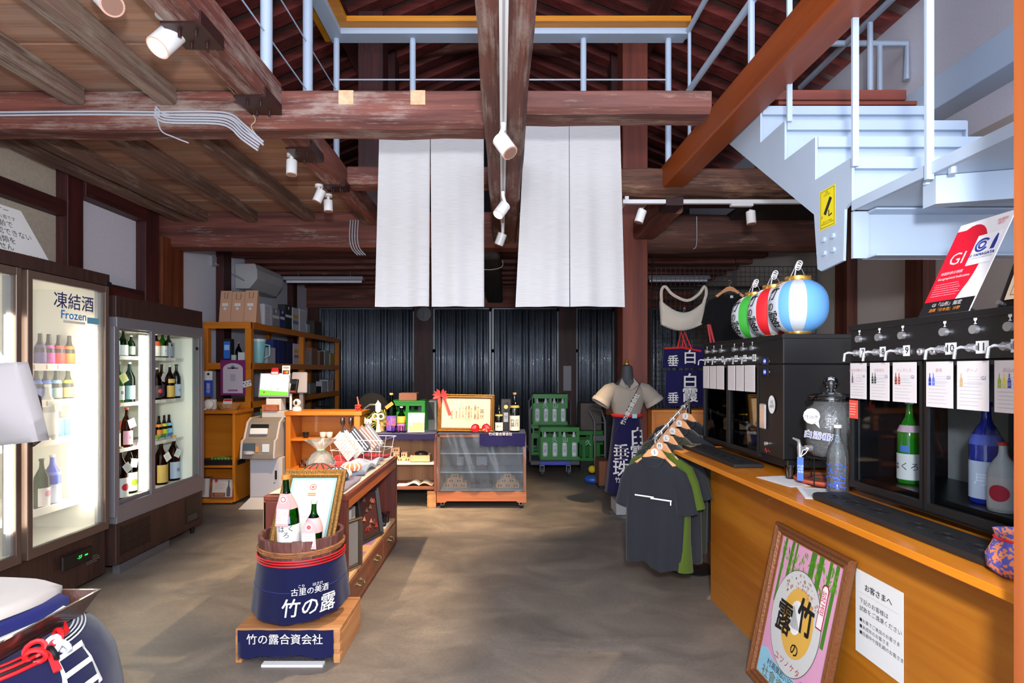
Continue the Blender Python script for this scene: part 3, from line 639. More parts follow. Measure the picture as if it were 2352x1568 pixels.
# ------------------------------------------------------------------ freezer cabinet (two framed glass doors)
BRN = plain('#5f4d44', .4, .3); BRD2 = wood('#241512', '#3a231d', 2, 3, .5, bump=.05); INT = plain('#ecebe2', .5)
FX = -2.67
f1 = thing('display_freezer', 'tall brown framed glass door freezer with frosted bottles inside', 'freezer', (-3.05, 3.0, 0))
b = MB(); xb = -3.44; y0, y1 = 2.2, 3.655
b.m(BRD2); b.box((xb, y1-.04, .04), (FX-.05, y1, 2.0)); b.box((xb, y0, .04), (FX-.05, y0+.04, 2.0)); b.box((xb, y0, 1.965), (FX-.05, y1, 2.02)); b.box((xb, y0, .04), (FX-.03, y1, .33)); b.box((xb-.02, y0, .04), (xb, y1, 2.02))
b.box((FX-.06, y0, 1.965), (FX+.0, y1, 2.04)); b.build('cabinet_body', f1, smooth=False)
b = MB(); b.box((xb, y0+.04, .33), (xb+.02, y1-.04, 1.965)); b.box((xb, y1-.06, .33), (FX-.055, y1-.04, 1.965)); b.box((xb, y0+.04, .33), (FX-.055, y1-.04, .37)); b.box((xb, y0+.04, 1.93), (FX-.055, y1-.04, 1.965)); b.box((-2.85, 3.08, 1.80), (-2.75, 3.13, 1.93)); b.build('inner_lining', f1, smooth=False, mt=INT)
b = MB(); b.box((FX-.05, 3.46, .52), (FX-.03, 3.55, 1.68)); b.build('light_strip', f1, smooth=False, mt=LED)
b = MB(); b.box((FX-.04, 2.93, .52), (FX-.02, 3.0, 1.70)); b.build('light_strip', f1, smooth=False, mt=LED)
for z in (1.425, 1.205, .97, .56):
    s = MB().box((-3.3, 2.3, z-.012), (-2.80, 3.59, z)); s.box((-2.80, 2.3, z-.028), (-2.785, 3.59, z+.016)); s.build('shelf', f1, smooth=False, mt=INT)
    for k, yy in enumerate((3.12, 3.2, 3.29, 3.37)):
        if z > 1.1: MB().box((-2.786, yy, z-.02), (-2.784, yy+.006, z+.008)).build('price_strip', f1, smooth=False, mt=plain('#c7636e', .6))
def fdoor(ya, yb, par, i):
    d = MB(); w = .035; za, zb = .337, 1.962
    d.box((FX-.04, ya, za), (FX, ya+w, zb)); d.box((FX-.04, yb-w, za), (FX, yb, zb)); d.box((FX-.04, ya, za), (FX, yb, za+.055)); d.box((FX-.04, ya, zb-.045), (FX, yb, zb))
    d = d.build('door', par, smooth=False, mt=BRN, bevel=.003)
    MB().box((FX-.022, ya+w, za+.055), (FX-.016, yb-w, zb-.045)).build('glass', d, smooth=False, mt=FROST)
    g = MB(); g.box((FX-.05, yb-w-.03, za+.06), (FX-.03, yb-w, zb-.05)); g.build('gasket', d, smooth=False, mt=plain('#9aa0a6', .4))
    return d
FROST = glassy('#f6f6f4', .06, .03, haze=.16, hc='#fbf8f2')
dA = fdoor(2.36, 2.995, f1, 0); dB = fdoor(3.03, 3.652, f1, 1)
T = frame((FX+.001, 3.357, 1.812), (0, 1, 0), (0, 0, 1))
text('凍結酒', .105, T, plain('#20245c', .5), dB, bold=.012)
text('Frozen', .072, T @ Matrix.Translation((-.005, -.078, 0)), plain('#1f73b8', .5), dB, bold=.02)
patch(T, .10, -.115, .2, -.075, plain('#5f96ad', .5), dB, 'sticker', .001); patch(T, -.085, -.125, .085, -.11, plain('#c4c4bd', .6), dB, 'sticker', .0005)
b = MB(); b.tube([(FX, 3.062, 1.27), (FX+.035, 3.06, 1.25), (FX+.045, 3.06, 1.13), (FX+.035, 3.06, 1.0), (FX, 3.062, .98)], .012, 8); b.build('handle', dB, mt=plain('#3c2f28', .3, .3))
b = MB(); b.box((FX-.012, 3.27, .185), (FX-.001, 3.51, .275)); cp = b.build('control_panel', f1, smooth=False, mt=BLACK, bevel=.006)
T2 = frame((FX, 3.40, .232), (0, 1, 0), (0, 0, 1)); text('-5F', .03, T2, plain('#2adf52', .5, emit=2), cp); patch(T2, .04, -.004, .065, .004, plain('#2adf52', .5, emit=2), cp, 'status_light', .0005)
scribble(frame((FX-.028, 3.55, .17), (0, 1, 0), (0, 0, 1)), .13, .05, 4, plain('#8a8a86', .7), f1, .003, 2)
MB().box((FX-.03, 3.62, 1.965), (FX+.01, 3.66, 1.99)).build('hinge', f1, smooth=False, mt=BLACK)
MB().box((-3.2, 2.3, 0), (-2.8, 3.6, .045)).build('foot', f1, smooth=False, mt=BLACK)
fc = [('#6b5a96', 'purple'), ('#c24a9c', 'magenta'), ('#e2403c', 'red'), ('#f0782e', 'orange')]
for (c, nm), x in zip(fc, (92, 112, 135, 159)):
    d = 1250*2.87/(1165-x); bottle((-2.87, d, 1.425), .2, .031, plain('#33332f', .3), 'dark small bottle with a %s label on the freezer top shelf' % nm, 0, '#2c2a28', (c, .1, .42), (c, .56, .66), grp='small freezer bottles', shape='slim', arc=359)
for (c, nm), x in zip((('#5aa0de', 'sky blue'), ('#a9b3a6', 'silver grey'), ('#d8c27c', 'pale gold'), ('#7b86c4', 'lavender')), (105, 129, 156, 84)):
    d = 1250*2.87/(1165-x); bottle((-2.87, d, 1.205), .2, .031, plain('#3c3c38', .3), 'dark small bottle with a %s label on the freezer second shelf' % nm, 0, '#2c2a28', (c, .1, .42), ({'#a9b3a6': '#8cc1e2', '#d8c27c': '#d9dc52'}.get(c, '#5a78d8'), .56, .66), grp='small freezer bottles', shape='slim', arc=359)
for i, x in enumerate((132, 150)):
    d = 1250*2.92/(1165-x); o = MB().cyl((-2.92, d, .97), (-2.92, d, 1.09), .034, n=16).build('cup_sake', label='blue and white sake cup on the freezer third shelf, '+('nearer the door handle' if i == 0 else 'nearer the light strip'), cat='can', group='cup sake in the freezer', mt=plain('#6f9dcc', .4))
    MB().cyl((-2.92, d, 1.08), (-2.92, d, 1.092), .0345, n=16).build('lid', o, mt=WHITE)
bottle((-2.83, 3.35, .972), .34, .052, plain('#c9c6bf', .5), 'white wrapped bottle with round paper tags behind the freezer handle', 0, '#e8e6de', ('#f2efe8', .1, .5), txt=None, tagc=('#f2f0e6', .2))
bottle((-2.84, 3.32, .56), .30, .04, GDG, 'green bottle with a pink flower label at the freezer bottom', 0, '#2a3524', ('#ece3e4', .05, .42), mark=('#d98aa8', .3, .02))
bottle((-2.85, 3.41, .56), .31, .045, plain('#4a5ad8', .25), 'cobalt blue bottle with a pale label at the freezer bottom', 0, '#d8dde4', ('#c9d2ea', .05, .42), (('#7d8cf0'), .6, .66, 200))
# ------------------------------------------------------------------ fridge with sliding glass doors
f2 = thing('display_fridge', 'grey framed sliding door fridge full of sake bottles', 'fridge', (-3.0, 4.22, 0)); GX = -2.66; ya, yb = 3.70, 4.77
SLV = plain('#77757a', .4, .35); SLD = plain('#55545a', .4, .35)
b = MB(); b.m(BRD2); b.box((-3.36, ya, 1.765), (GX, yb-.02, 1.91)); b.box((-3.36, ya, .07), (GX+.0, yb-.02, .352)); b.box((-3.40, ya, .07), (-3.36, yb, 1.9)); b.box((-3.36, yb-.04, .35), (GX-.02, yb-.02, 1.77)); b.m(SLD).box((-3.36, yb-.035, .352), (GX-.01, yb, 1.765)); b.build('cabinet_body', f2, smooth=False, bevel=.003)
b = MB(); b.box((-3.34, ya, .46), (-3.32, yb-.04, 1.70)); b.box((-3.34, yb-.055, .46), (GX-.07, yb-.036, 1.70)); b.box((-3.34, ya, .43), (GX-.06, yb-.04, .46)); b.box((-3.34, ya, 1.69), (GX-.06, yb-.04, 1.72)); b.build('inner_lining', f2, smooth=False, mt=INT)
b = MB(); b.box((GX-.07, ya, 1.69), (GX+.005, yb, 1.765)); b.box((GX-.07, ya, .352), (GX+.005, yb, .475)); b.box((GX-.07, yb-.045, .4), (GX+.005, yb, 1.7)); b.box((GX-.07, ya-.02, .4), (GX+.005, ya+.03, 1.7)); b.build('door_frame', f2, smooth=False, mt=SLV, bevel=.003)
MB().box((GX-.09, 4.06, .5), (GX-.06, 4.115, 1.66)).build('light_strip', f2, smooth=False, mt=LED)
for (y0, y1, xx) in ((ya+.02, 4.13, -.045), (4.07, yb-.03, -.02)):
    d = MB(); w = .04 if xx < -.03 else .045
    d.box((GX+xx, y0, .47), (GX+xx+.02, y0+w, 1.70)); d.box((GX+xx, y1-w, .47), (GX+xx+.02, y1, 1.70)); d.box((GX+xx, y0, .46), (GX+xx+.02, y1, .5)); d.box((GX+xx, y0, 1.675), (GX+xx+.02, y1, 1.70))
    d = d.build('sliding_door', f2, smooth=False, mt=SLV, bevel=.002); MB().box((GX+xx+.006, y0+.03, .49), (GX+xx+.012, y1-.03, 1.68)).build('glass', d, smooth=False, mt=glassy('#f4f8f6', .05, .01))
MB().cyl((GX+.006, 4.66, 1.585), (GX-.002, 4.66, 1.585), .014, n=14).build('lock', f2, mt=BLACK)
for z, e in ((1.50, 0), (1.16, 0), (.83, 0)):
    s = MB()
    for k in range(9): s.box((-3.3+k*.058, ya+.04, z-.008), (-3.295+k*.058, 4.66, z-.002))
    s.box((-2.79, ya+.04, z-.022), (-2.785, 4.68, z+.004)); s.box((-3.3, ya+.04, z-.012), (-2.79, 4.66, z-.0085)); s.build('shelf', f2, smooth=False, mt=INT)
    for k in range(7): MB().box((-2.784, 3.78+k*.13, z-.018), (-2.782, 3.86+k*.13, z+.0)).build('price_card', f2, smooth=False, mt=PAPER)
MB().box((-3.0, 4.60, .5), (-2.96, 4.63, 1.65)).build('shelf_rail', f2, smooth=False, mt=plain('#9b9b98', .4, .5))
b = MB()
for k in range(14): b.box((GX-.004, 3.75, .13+k*.014), (GX+.004, 4.06, .135+k*.014))
b.box((GX-.004, 3.74, .12), (GX+.004, 3.75, .33)); b.build('grille', f2, smooth=False, mt=BLACK)
MB().box((GX-.002, 4.50, .12), (GX+.004, 4.70, .33)).build('control_panel', f2, smooth=False, mt=BLACK); scribble(frame((GX+.005, 4.6, .16), (0, 1, 0), (0, 0, 1)), .16, .05, 4, plain('#8a8a86', .7), f2, .003, 5)
MB().box((GX-.06, 3.75, .0), (GX-.01, 4.3, .06)).build('kick_rail', f2, smooth=False, mt=plain('#6a6a6e', .4, .5))
for (x, y) in ((GX-.05, 4.68), (-3.3, 4.68), (-3.3, 3.8)): MB().cyl((x, y, 0), (x, y, .075), .014, .024, n=10).build('leg', f2, mt=BLACK)
def fb(x, z, h, r, gl, lab, X=-2.83, **k):
    d = 1250*(-X)/(1165-x); return bottle((X, d, z), h, r, gl, lab, -15, grp='bottles in the sliding door fridge', **k)
Z1, Z2, Z3, Z4 = 1.50, 1.16, .83, .46
fb(262, Z1, .19, .034, GG, 'bright green bottle with a pale blue label on the top shelf', label=('#a7c6e0', .05, .6), cap='#2b6b22')
fb(283, Z1, .19, .03, GDG, 'dark green bottle with a white label on the top shelf', label=('#eceae4', .05, .45), cap='#24301f')
fb(301, Z1, .16, .027, GDG, 'small grey green bottle near the light strip on the top shelf', label=('#6d7a72', .1, .5), cap='#cfd3d0')
fb(258, Z2, .28, .036, GBR, 'brown bottle at the freezer edge of the second shelf', label=('#e9e4e2', .08, .42), cap='#c9c9c2', mark=('#c23a66', .2, .015))
fb(272, Z2, .30, .037, GG, 'green bottle with a white label and yellow tag on the second shelf', label=('#eae8e2', .08, .42), cap='#7fa84e', tagc=('#e4e39a', .5), txt='露')
fb(297, Z2, .30, .037, glassy('#7fa3a3', .25, .03), 'clear blue-green bottle near the light strip on the second shelf', label=('#8fb3b4', .08, .42), cap='#b9c2c4')
fb(262, Z3, .29, .037, GG, 'green bottle with orange neck paper on the third shelf', label=('#e6ecd8', .07, .4), cap='#e9e4d6', neck=('#e0503a', .5, .68), tagc=('#e8705a', -.2))
fb(291, Z3, .29, .037, GBR, 'brown bottle with a pink label and red cap on the third shelf', label=('#e8a9bd', .07, .42), cap='#d8402c', tagc=('#e9c9dc', .3), txt='花', tc='#2a2230')
fb(276, Z4, .38, .05, GBR, 'large brown bottle with a red disc label on the fridge floor', label=('#e4e0dc', .05, .42), cap='#d8b070', tagc=('#e6e2da', .6), mark=('#d92238', .24, .026), X=-2.82)
fb(298, Z4, .38, .05, GBR, 'large brown bottle with a lime green label on the fridge floor', label=('#dfe0d2', .05, .42), cap='#3a2a20', tagc=('#f0eee8', -.2), mark=('#9ab32c', .22, .026), X=-2.9)
fb(313, Z4, .38, .05, GBR, 'large dark bottle behind the light strip on the fridge floor', label=('#5a4c40', .05, .3), cap='#7a7a72', X=-3.1)
fb(359, Z1, .19, .03, GBR, 'small brown bottle with an orange neck paper on the top shelf', label=('#e9e4dc', .07, .5), cap='#d8d8d2', neck=('#e0603a', .5, .7))
fb(373, Z1, .20, .034, GG, 'green bottle with a white label and white cap on the top shelf', label=('#eeece6', .07, .5), cap='#e8e6da', txt='竹')
fb(387, Z1, .20, .032, GBK, 'black bottle with a blue patterned label on the top shelf', label=('#8fa3c8', .07, .5), cap='#26241f')
o = box_thing('can', 'grey printed can at the far side of the top shelf', 'can', (-2.86, 4.52, Z1), (-2.80, 4.58, Z1+.13), '#a9aaa8')
fb(361, Z2, .26, .034, GBR, 'dark bottle with a red disc label on the second shelf', label=('#2e2430', .07, .45), cap='#b7b7b2', mark=('#d94038', .28, .018))
fb(371, Z2, .29, .034, GBR, 'brown bottle with a mauve label and slanted tag on the second shelf', label=('#4d3a5c', .07, .42), cap='#2a2622', tagc=('#e6e4e6', -.4), X=-2.9)
fb(390, Z2, .28, .037, GBR, 'dark bottle with a broad gold label on the second shelf', label=('#c6a452', .06, .4), cap='#c9c2b6', neck=('#c9a75a', .48, .6, 120))
fb(405, Z2, .29, .036, GBK, 'black bottle with a pale blue brushed label on the second shelf', label=('#c2cfe2', .07, .42), cap='#2c2c30', txt='白', tc='#1b1b2a')
for x, c, nm in ((365, '#e98a3a', 'orange'), (377, '#c9cf3c', 'yellow'), (388, '#7ac0e0', 'light blue'), (403, '#9a9ae0', 'lilac')):
    fb(x, Z3, .19, .025, GBR, 'short brown bottle with a %s neck band on the third shelf' % nm, label=(c, .08, .4), cap='#2a1c14', neck=(c, .52, .64), shape='slim', X=-2.9)
for k, (c, nm) in enumerate((('#d8428a', 'pink'), ('#e2503a', 'red-orange'), ('#9ac04a', 'light green'), ('#4a8a50', 'dark green'), ('#5a8fd0', 'blue'))):
    y = 4.16+k*.085; Tn = frame((-2.80, y, Z3+.028), (0, 1, 0), (.5, 0, 1)); q = MB(Tn).box((-.036, -.03, 0), (.036, .03, .003)).build('name_card', label='%s name card at the foot of the short bottles' % nm, cat='card', group='name cards on the third shelf', smooth=False, mt=plain(c, .6)); patch(Tn, -.034, -.028, .034, -.002, PAPER, q, 'print', .0035)
fb(370, Z4, .37, .05, GBR, 'large brown bottle with a gold label and white tag on the fridge floor', label=('#c2a052', .05, .44), cap='#caa04a', tagc=('#efece8', .5), X=-2.86)
fb(399, Z4, .38, .05, GBR, 'large brown bottle with a misty blue label and white tag on the fridge floor', label=('#b9c6dc', .05, .42), cap='#d8a850', tagc=('#efece8', -.5), X=-2.86, txt='龍', tc='#2a2c3c')
for k, y in enumerate((3.8, 3.88)):
    Tn = frame((-2.78, y, Z2-.0), (0, 1, 0), (.1, 0, 1)); o = MB(Tn).cyl((0, 0, 0), (0, 0, .003), .03, n=20).build('round_sign', label='round pink shelf sign '+('nearest the freezer' if k == 0 else 'under the tagged green bottle'), cat='sign', group='pink shelf signs', mt=plain('#c8447a', .6)); text('限定', .02, Tn @ Matrix.Translation((0, 0, .0035)), WHITE, o)
# sign board leaning on top of the freezer
O_ = Vector((-2.79, 3.33, 2.045)); T = frame(O_, (0, 1, 0), (-.1, 0, .31))
q = [(-1.1, 0), (0, 0), (-.10, .315), (-1.1, .315)]
sg = MB(T).prism(q, -.003, 0).build('notice_board', label='leaning white notice with black Japanese lines on top of the freezer', cat='sign', smooth=False, mt=PAPER)
for i, (s, y, x, z) in enumerate((('酒コーナー', .285, -.185, .042), ('並んでいるのはお酒です', .24, -.16, .028), ('20歳以上の年齢で', .195, -.19, .045), ('あることを確認できない', .145, -.085, .045), ('場合は酒類を', .095, -.205, .045), ('販売しません', .05, -.235, .045), ('竹の露合資会社', .018, -.035, .022))):
    text(s, z, T @ Matrix.Translation((x, y, 0)), INK, sg, align='RIGHT')
# ------------------------------------------------------------------ foreground: draped tub with tray and folded cloths, white bag
tb = thing('draped_tub', 'tub draped in a navy apron under the dark wooden tray', 'tub', (-1.45, 1.40, 0))
PR = [(.0, .705), (.22, .70), (.28, .685), (.33, .645), (.362, .58), (.38, .48), (.385, .3), (.37, 0)]
def pr(s):
    for (r0, z0), (r1, z1) in zip(PR, PR[1:]):
        l = math.hypot(r1-r0, z1-z0)
        if s <= l: return r0+(r1-r0)*s/l, z0+(z1-z0)*s/l
        s -= l
    return PR[-1]
def onsurf(a, s, k=0.0):
    r, z = pr(s); return Vector((-1.45+(r+k*.7)*math.cos(a), 1.40+(r+k*.7)*math.sin(a), z+k*.7))
def tubf(u, v):
    a = R(-200+300*u); q = onsurf(a, 1.12*v); w_ = 1+.035*math.sin(9*a)*max(0, v-.3)
    return (-1.45+(q.x+1.45)*w_, 1.40+(q.y-1.40)*w_, q.z)
MB().grid(tubf, 60, 40).build('apron', tb, mt=cloth('#0f1036', wr=.3), ang=80)
MB().lathe([(0, 0), (.30, 0), (.33, .5), (.2, .66), (0, .66)], (-1.45, 1.40, 0), 24).build('tub', tb, mt=wood('#4a2c1c', '#7a5236', 2))
def wrp(p): return onsurf(R(2)+(p.x+.2*p.y)/.34, .372-p.y, .004)
text('白', .16, None, WCL, tb, warp=wrp, bold=.02)
for k, c in enumerate((RED, BLACK, RED, BLACK, RED)):
    MB().tube([onsurf(R(-110+i*9), .262+.009*k, .005) for i in range(13)], .0048, 6).build('striped_cord', tb, mt=c)
SW_ = plain('#cfd4e2', .8)
for k, c in enumerate((SW_, BLACK, SW_, BLACK, SW_, BLACK, SW_)):
    MB().tube([onsurf(R(0+i*5.5), .262+.0046*k+.003*math.sin(i*.5), .004) for i in range(11)], .0026, 6).build('striped_cord', tb, mt=c)
b = MB()
for i, (a, z, c) in enumerate(((-9, .262, RED), (-3, .28, SW_), (4, .265, RED), (-6, .30, BLACK), (0, .295, SW_), (-12, .285, RED))):
    c0 = onsurf(R(a), z, .02); b.m(c).torus(c0, .018, .0065, 12, 6, (math.cos(i), .5, math.sin(i)), (-math.sin(i), .4, math.cos(i)))
b.build('cord_bow', tb)
b = MB(); b.m(RED).tube([onsurf(R(-4), .28, .02), onsurf(R(8), .265, .03), onsurf(R(18), .24, .03)], [.007, .009, .003], 6); b.tube([onsurf(R(-6), .29, .02), onsurf(R(-8), .345, .01)], [.008, .010], 6); b.build('cord_tail', tb)
tr = thing('wooden_tray', 'flared dark wooden tray resting on the draped tub', 'tray', (-1.42, 1.35, .70)); TW = wood('#2b1813', '#4a2c22', 1, 2, .35, coat=.4)
x0, x1, y0, y1, z0, z1, fl = -1.70, -1.215, 1.05, 1.56, .705, .762, .03
b = MB(); b.box((x0, y0, z0), (x1, y1, z0+.008))
for sg_, (p, q) in enumerate((((x1, y0), (x1, y1)), ((x1, y1), (x0, y1)), ((x0, y1), (x0, y0)), ((x0, y0), (x1, y0)))):
    cx, cy = (x0+x1)/2, (y0+y1)/2
    def outp(pt, k): return (pt[0]+(fl if pt[0] > cx else -fl)*k, pt[1]+(fl if pt[1] > cy else -fl)*k)
    ti = .008
    def inn(pt): return (pt[0]-(ti if pt[0] > cx else -ti), pt[1]-(ti if pt[1] > cy else -ti))
    a_, c_ = p, q; A1, C1 = outp(p, 1), outp(q, 1)
    b.hexa([Vector((*a_, z0)), Vector((*c_, z0)), Vector((*inn(c_), z0)), Vector((*inn(a_), z0)), Vector((*A1, z1)), Vector((*C1, z1)), Vector((*inn(C1), z1)), Vector((*inn(A1), z1))])
b.build('tray_body', tr, smooth=False, mt=TW)
def fold(z0, z1, xr, yf, c, lab, seed, nm='folded_cloth'):
    def fn(u, v):
        x = -1.66+(xr+1.66)*u; y = 1.12+(yf-1.12)*v
        return (x+.012*math.sin(v*7+seed), y+.01*math.sin(u*6+seed), z1+.010*math.sin(u*5+seed)*math.sin(v*4)-.05*max(0, u-.82)/.18*(z1-z0)/.03*.4)
    return MB().grid(fn, 14, 14, z1-z0, (0, 0, -1)).build(nm, label=lab, cat='cloth', mt=c, ang=80)
fold(.717, .745, -1.235, 1.53, cloth('#bdbbb9', wr=.3), 'white rolled cloth lowest in the dark wooden tray', 1)
fold(.748, .775, -1.26, 1.55, cloth('#181b55', wr=.3), 'blue folded cloth in the middle of the tray stack', 2)
o = fold(.778, .80, -1.28, 1.57, cloth('#b3aaa2', wr=.3), 'cream folded apron on top of the tray stack', 3)
T = frame((-1.42, 1.42, .812), (1, .4, 0), (-.4, 1, 0)); b = MB(T); b.tube([(-.05, 0, 0), (-.02, .02, .003), (.02, .0, .003), (.06, .02, 0)], .004, 6); b.build('printed_motif', o, mt=plain('#5a4a44', .7))
# hanging bag
bg = thing('tote_bag', 'white canvas shoulder bag hanging beside the freezer', 'bag', (-1.42, 1.42, 1.2))
def bagf(u, v):
    d = 1.45; x = -200+(300*u)*(.80+.0*v)+ (0 if v < .5 else 0); xr = 104-(66*v**1.1); x = -180+(xr+180)*u; y = 1046-(35*u)-(200-20*u)*v
    p = P(x, y, d); return (p.x, d+.03*math.sin(4*u)*(1-v)-.05*math.sin(3.14*u)*math.sin(3.14*v), p.z)
MB().grid(bagf, 20, 14, .035, (0, 1, 0)).build('bag_body', bg, mt=cloth('#7d7878', wr=.2), ang=80)
MB().tube([P(22, 860, 1.46), P(4, 835, 1.47), P(-30, 780, 1.49), P(-90, 700, 1.5)], .012, 8).build('strap', bg, mt=cloth('#c9c2c0'))
b = MB(); b.tube([P(-90, 700, 1.5), P(-90, 1600, 1.5)], .012, 8); b.lathe([(0, 0), (.16, 0), (.16, .015), (0, .015)], (P(-90, 1600, 1.5).x, 1.5, 0), 20); 
b = MB(); px = P(-190, 0, 1.9).x; b.tube([(px, 1.9, .01), (px, 1.9, 1.6)], .012, 8); b.tube([(px, 1.9, 1.6), P(-80, 700, 1.5)], .01, 8); b.lathe([(0, 0), (.12, 0), (.12, .012), (0, .012)], (px, 1.9, 0), 20); b.build('stand', label='black metal stand holding the white bag', cat='stand', mt=BLACK)
# ------------------------------------------------------------------ barrel display in the middle
PINE = lambda ax: wood('#9a6238', '#c08a58', ax, 1.2, .55, bump=.1)
bd, bx = 2.80, (694-VX)/F*2.80
st_ = thing('low_stool', 'low pine stool with finger-jointed corners under the barrel', 'stool', (-1.045, 2.78, 0))
MB().box((-1.30, 2.60, .135), (-.80, 2.97, .165)).build('seat', st_, smooth=False, mt=PINE(0), bevel=.003)
for x in (-1.30, -.83): MB().box((x, 2.60, 0), (x+.03, 2.97, .135)).build('side_panel', st_, smooth=False, mt=PINE(1), bevel=.003)
b = MB()
for k in range(3): b.box((-.829, 2.597, .02+k*.05), (-.797, 2.63, .045+k*.05))
b.build('finger_joints', st_, smooth=False, mt=PINE(0))
def cloth_hang(T, w, h, m, lab, name='towel', cat='towel', wave=.006, fringe=0, n=20, seed=0, bend=None, thick=.003):
    def fn(u, v):
        z = wave*math.sin(u*9+seed)*(1-v)+wave*.5*math.sin(u*23+seed); p = Vector((w*(u-.5), -h*(1-v)-(0.006*math.sin(u*17+seed) if v == 0 else 0), z))
        if bend: p = bend(p)
        return p
    o = MB(T).grid(fn, n, 10, thick, (0, 0, -1)).build(name, label=lab, cat=cat, mt=m, ang=80)
    if fringe:
        b = MB(T); rnd = random.Random(seed)
        for i in range(int(w/.007)):
            x = -w/2+.0035+i*.007; b.tube([(x, -h+.004, 0), (x+rnd.uniform(-.004, .004), -h-fringe*rnd.uniform(.5, 1.1), 0)], .0016, 3)
        b.build('fringe', o, mt=m)
    return o
T = frame((-1.055, 2.588, .163), (1, 0, 0), (0, 0, 1))
tw = cloth_hang(T, .455, .125, cloth('#13153f'), 'navy towel with white lettering hung on the low stool', fringe=.016)
text('竹の露合資会社', .052, T @ Matrix.Translation((.0, -.042, .008)), WCL, tw, bold=.02)
MB().box((-1.16, 2.565, 0), (-.87, 2.60, .012)).build('white_board', label='thin white board on the floor under the navy towel', cat='board', smooth=False, mt=WHITE)
# tub
br = thing('sake_tub', 'old wooden stave tub wrapped in a navy apron on the low stool', 'tub', (bx, bd, .166))
SW = [wood(a, c, 2, 1.4, .7, '#8a7468', .4) for a, c in (('#4a2420', '#74423a'), ('#3e1d1a', '#683a32'), ('#523029', '#7c4f44'))]
zt, zb_ = .575, .17; rt, rb = .205, .168; n = 26
for i in range(n):
    a0, a1 = 2*math.pi*(i+.02)/n, 2*math.pi*(i+.98)/n; j = .002*(i % 3)
    q = []
    for z, r in ((zb_, rb), (zt+.003*math.sin(i*2.3), rt)):
        for (rr, a) in ((r+j, a0), (r+j, a1), (r-.016, a1), (r-.016, a0)): q.append(Vector((bx+rr*math.cos(a), bd+rr*math.sin(a), z)))
    MB().hexa(q).build('stave', br, smooth=False, mt=SW[i % 3])
MB().lathe([(0, .42), (rt-.02, .42), (rt-.02, .44), (0, .44)], (bx, bd, 0), 24).build('inner_lid', br, mt=wood('#3a2418', '#5a3a28', 0))
b = MB()
for k in range(3):
    b.torus((bx, bd, .505+k*.009), .203+.002*k, .006, 30, 6); 
for k in range(3): b.tube([(bx+(.207+.003*math.sin(i*.8+k))*math.cos(i*.21), bd+(.207+.003*math.sin(i*.8+k))*math.sin(i*.21), .517+.006*math.sin(i*.55+k*2)) for i in range(30)], .004, 5, closed=True)
b.build('rope_hoop', br, mt=wood('#6b3f22', '#a3693c', 0, 4, .7))
b = MB(); b.torus((bx, bd, .19), .176, .008, 30, 6); b.torus((bx, bd, .205), .178, .007, 30, 6); b.build('rope_hoop', br, mt=wood('#6b4630', '#9a7350', 0, 4, .7))
def apr(u, v, k=1.0):
    a = R(-90)+R(215)*(u-.5)*1.0; t = v; hem = .20+.055*abs(u-.5)**1.5*2
    z = hem+(.475-hem)*t; r = .205*k+.030*(1-t)**.8+.004*math.sin(a*11)*(1-t)
    return Vector((bx+r*math.cos(a)*(1+.0*t), bd+r*math.sin(a), z))
MB().grid(lambda u, v: apr(u, v), 40, 14, .004, (0, 0, 0)).build('apron', br, mt=cloth('#101238', wr=.2), ang=80)
MB().tube([apr(i/30, .52)+Vector((0, -.001, 0)) for i in range(31)], .0022, 4).build('pocket_seam', br, mt=cloth('#1f2260'))
for k, (c, z) in enumerate(((RED, .486), (BLACK, .480), (RED, .474), (BLACK, .468), (RED, .461))):
    MB().tube([(bx+.211*math.cos(a), bd+.211*math.sin(a), z) for a in [R(-200+i*8) for i in range(28)]], .0042 if k % 2 == 0 else .003, 5).build('waist_cord', br, mt=c)
def wa(dx, z): 
    def f(p):
        zz = z+p.y; t = (zz-.21)/(.475-.21); r = .205+.030*max(0, 1-t)**.8+.006; a = R(-90)+(p.x+dx)/r
        return Vector((bx+r*math.cos(a), bd+r*math.sin(a), zz))
    return f
text('竹の露', .088, None, WCL, br, warp=wa(.118, .27), bold=.025, shear=.1)
text('古里の美酒', .036, None, WCL, br, warp=wa(.12, .345), bold=.02); text('こり       はさけ', .017, None, WCL, br, warp=wa(.12, .372), bold=.02)
# framed certificate leaning in the tub
A0, A1 = Vector((-1.05, 2.742, .452)), Vector((-1.05, 3.01, .847))
up_ = (A1-A0); Tm = frame(Vector((-1.052, (A0.y+A1.y)/2, (A0.z+A1.z)/2)), (1, 0, 0), up_)
fr, pc = pframe(Tm, .335, up_.length, .045, GOLD, plain('#c9cdcb', .35), 'gilt framed certificate standing in the wooden tub', 'certificate', 'certificate', .016, slip=(plain('#7fa6a4', .6), .014), glass=True)
disc(Tm, .0, .14, .018, plain('#d4574a', .6), pc, z=.0032); disc(Tm, .0, .14, .013, plain('#f0e4dc', .6), pc, z=.0036); disc(Tm, .0, .14, .008, plain('#d4574a', .6), pc, z=.004)
patch(Tm, -.022, .10, .022, .107, plain('#e07a3a', .6), pc, z=.003); patch(Tm, -.022, .09, .022, .097, plain('#e07a3a', .6), pc, z=.003)
scribble(Tm @ Matrix.Translation((0, .01, .003)), .16, .09, 5, plain('#b5b9c0', .7), pc, .002, 4)
b = MB(Tm)
for sx in (-1, 1): b.tube([(sx*.095, .17, .003), (sx*.10, .16, .003), (sx*.09, .15, .003)], .0012, 4)
b.build('print', pc, mt=plain('#d9a18c', .6))
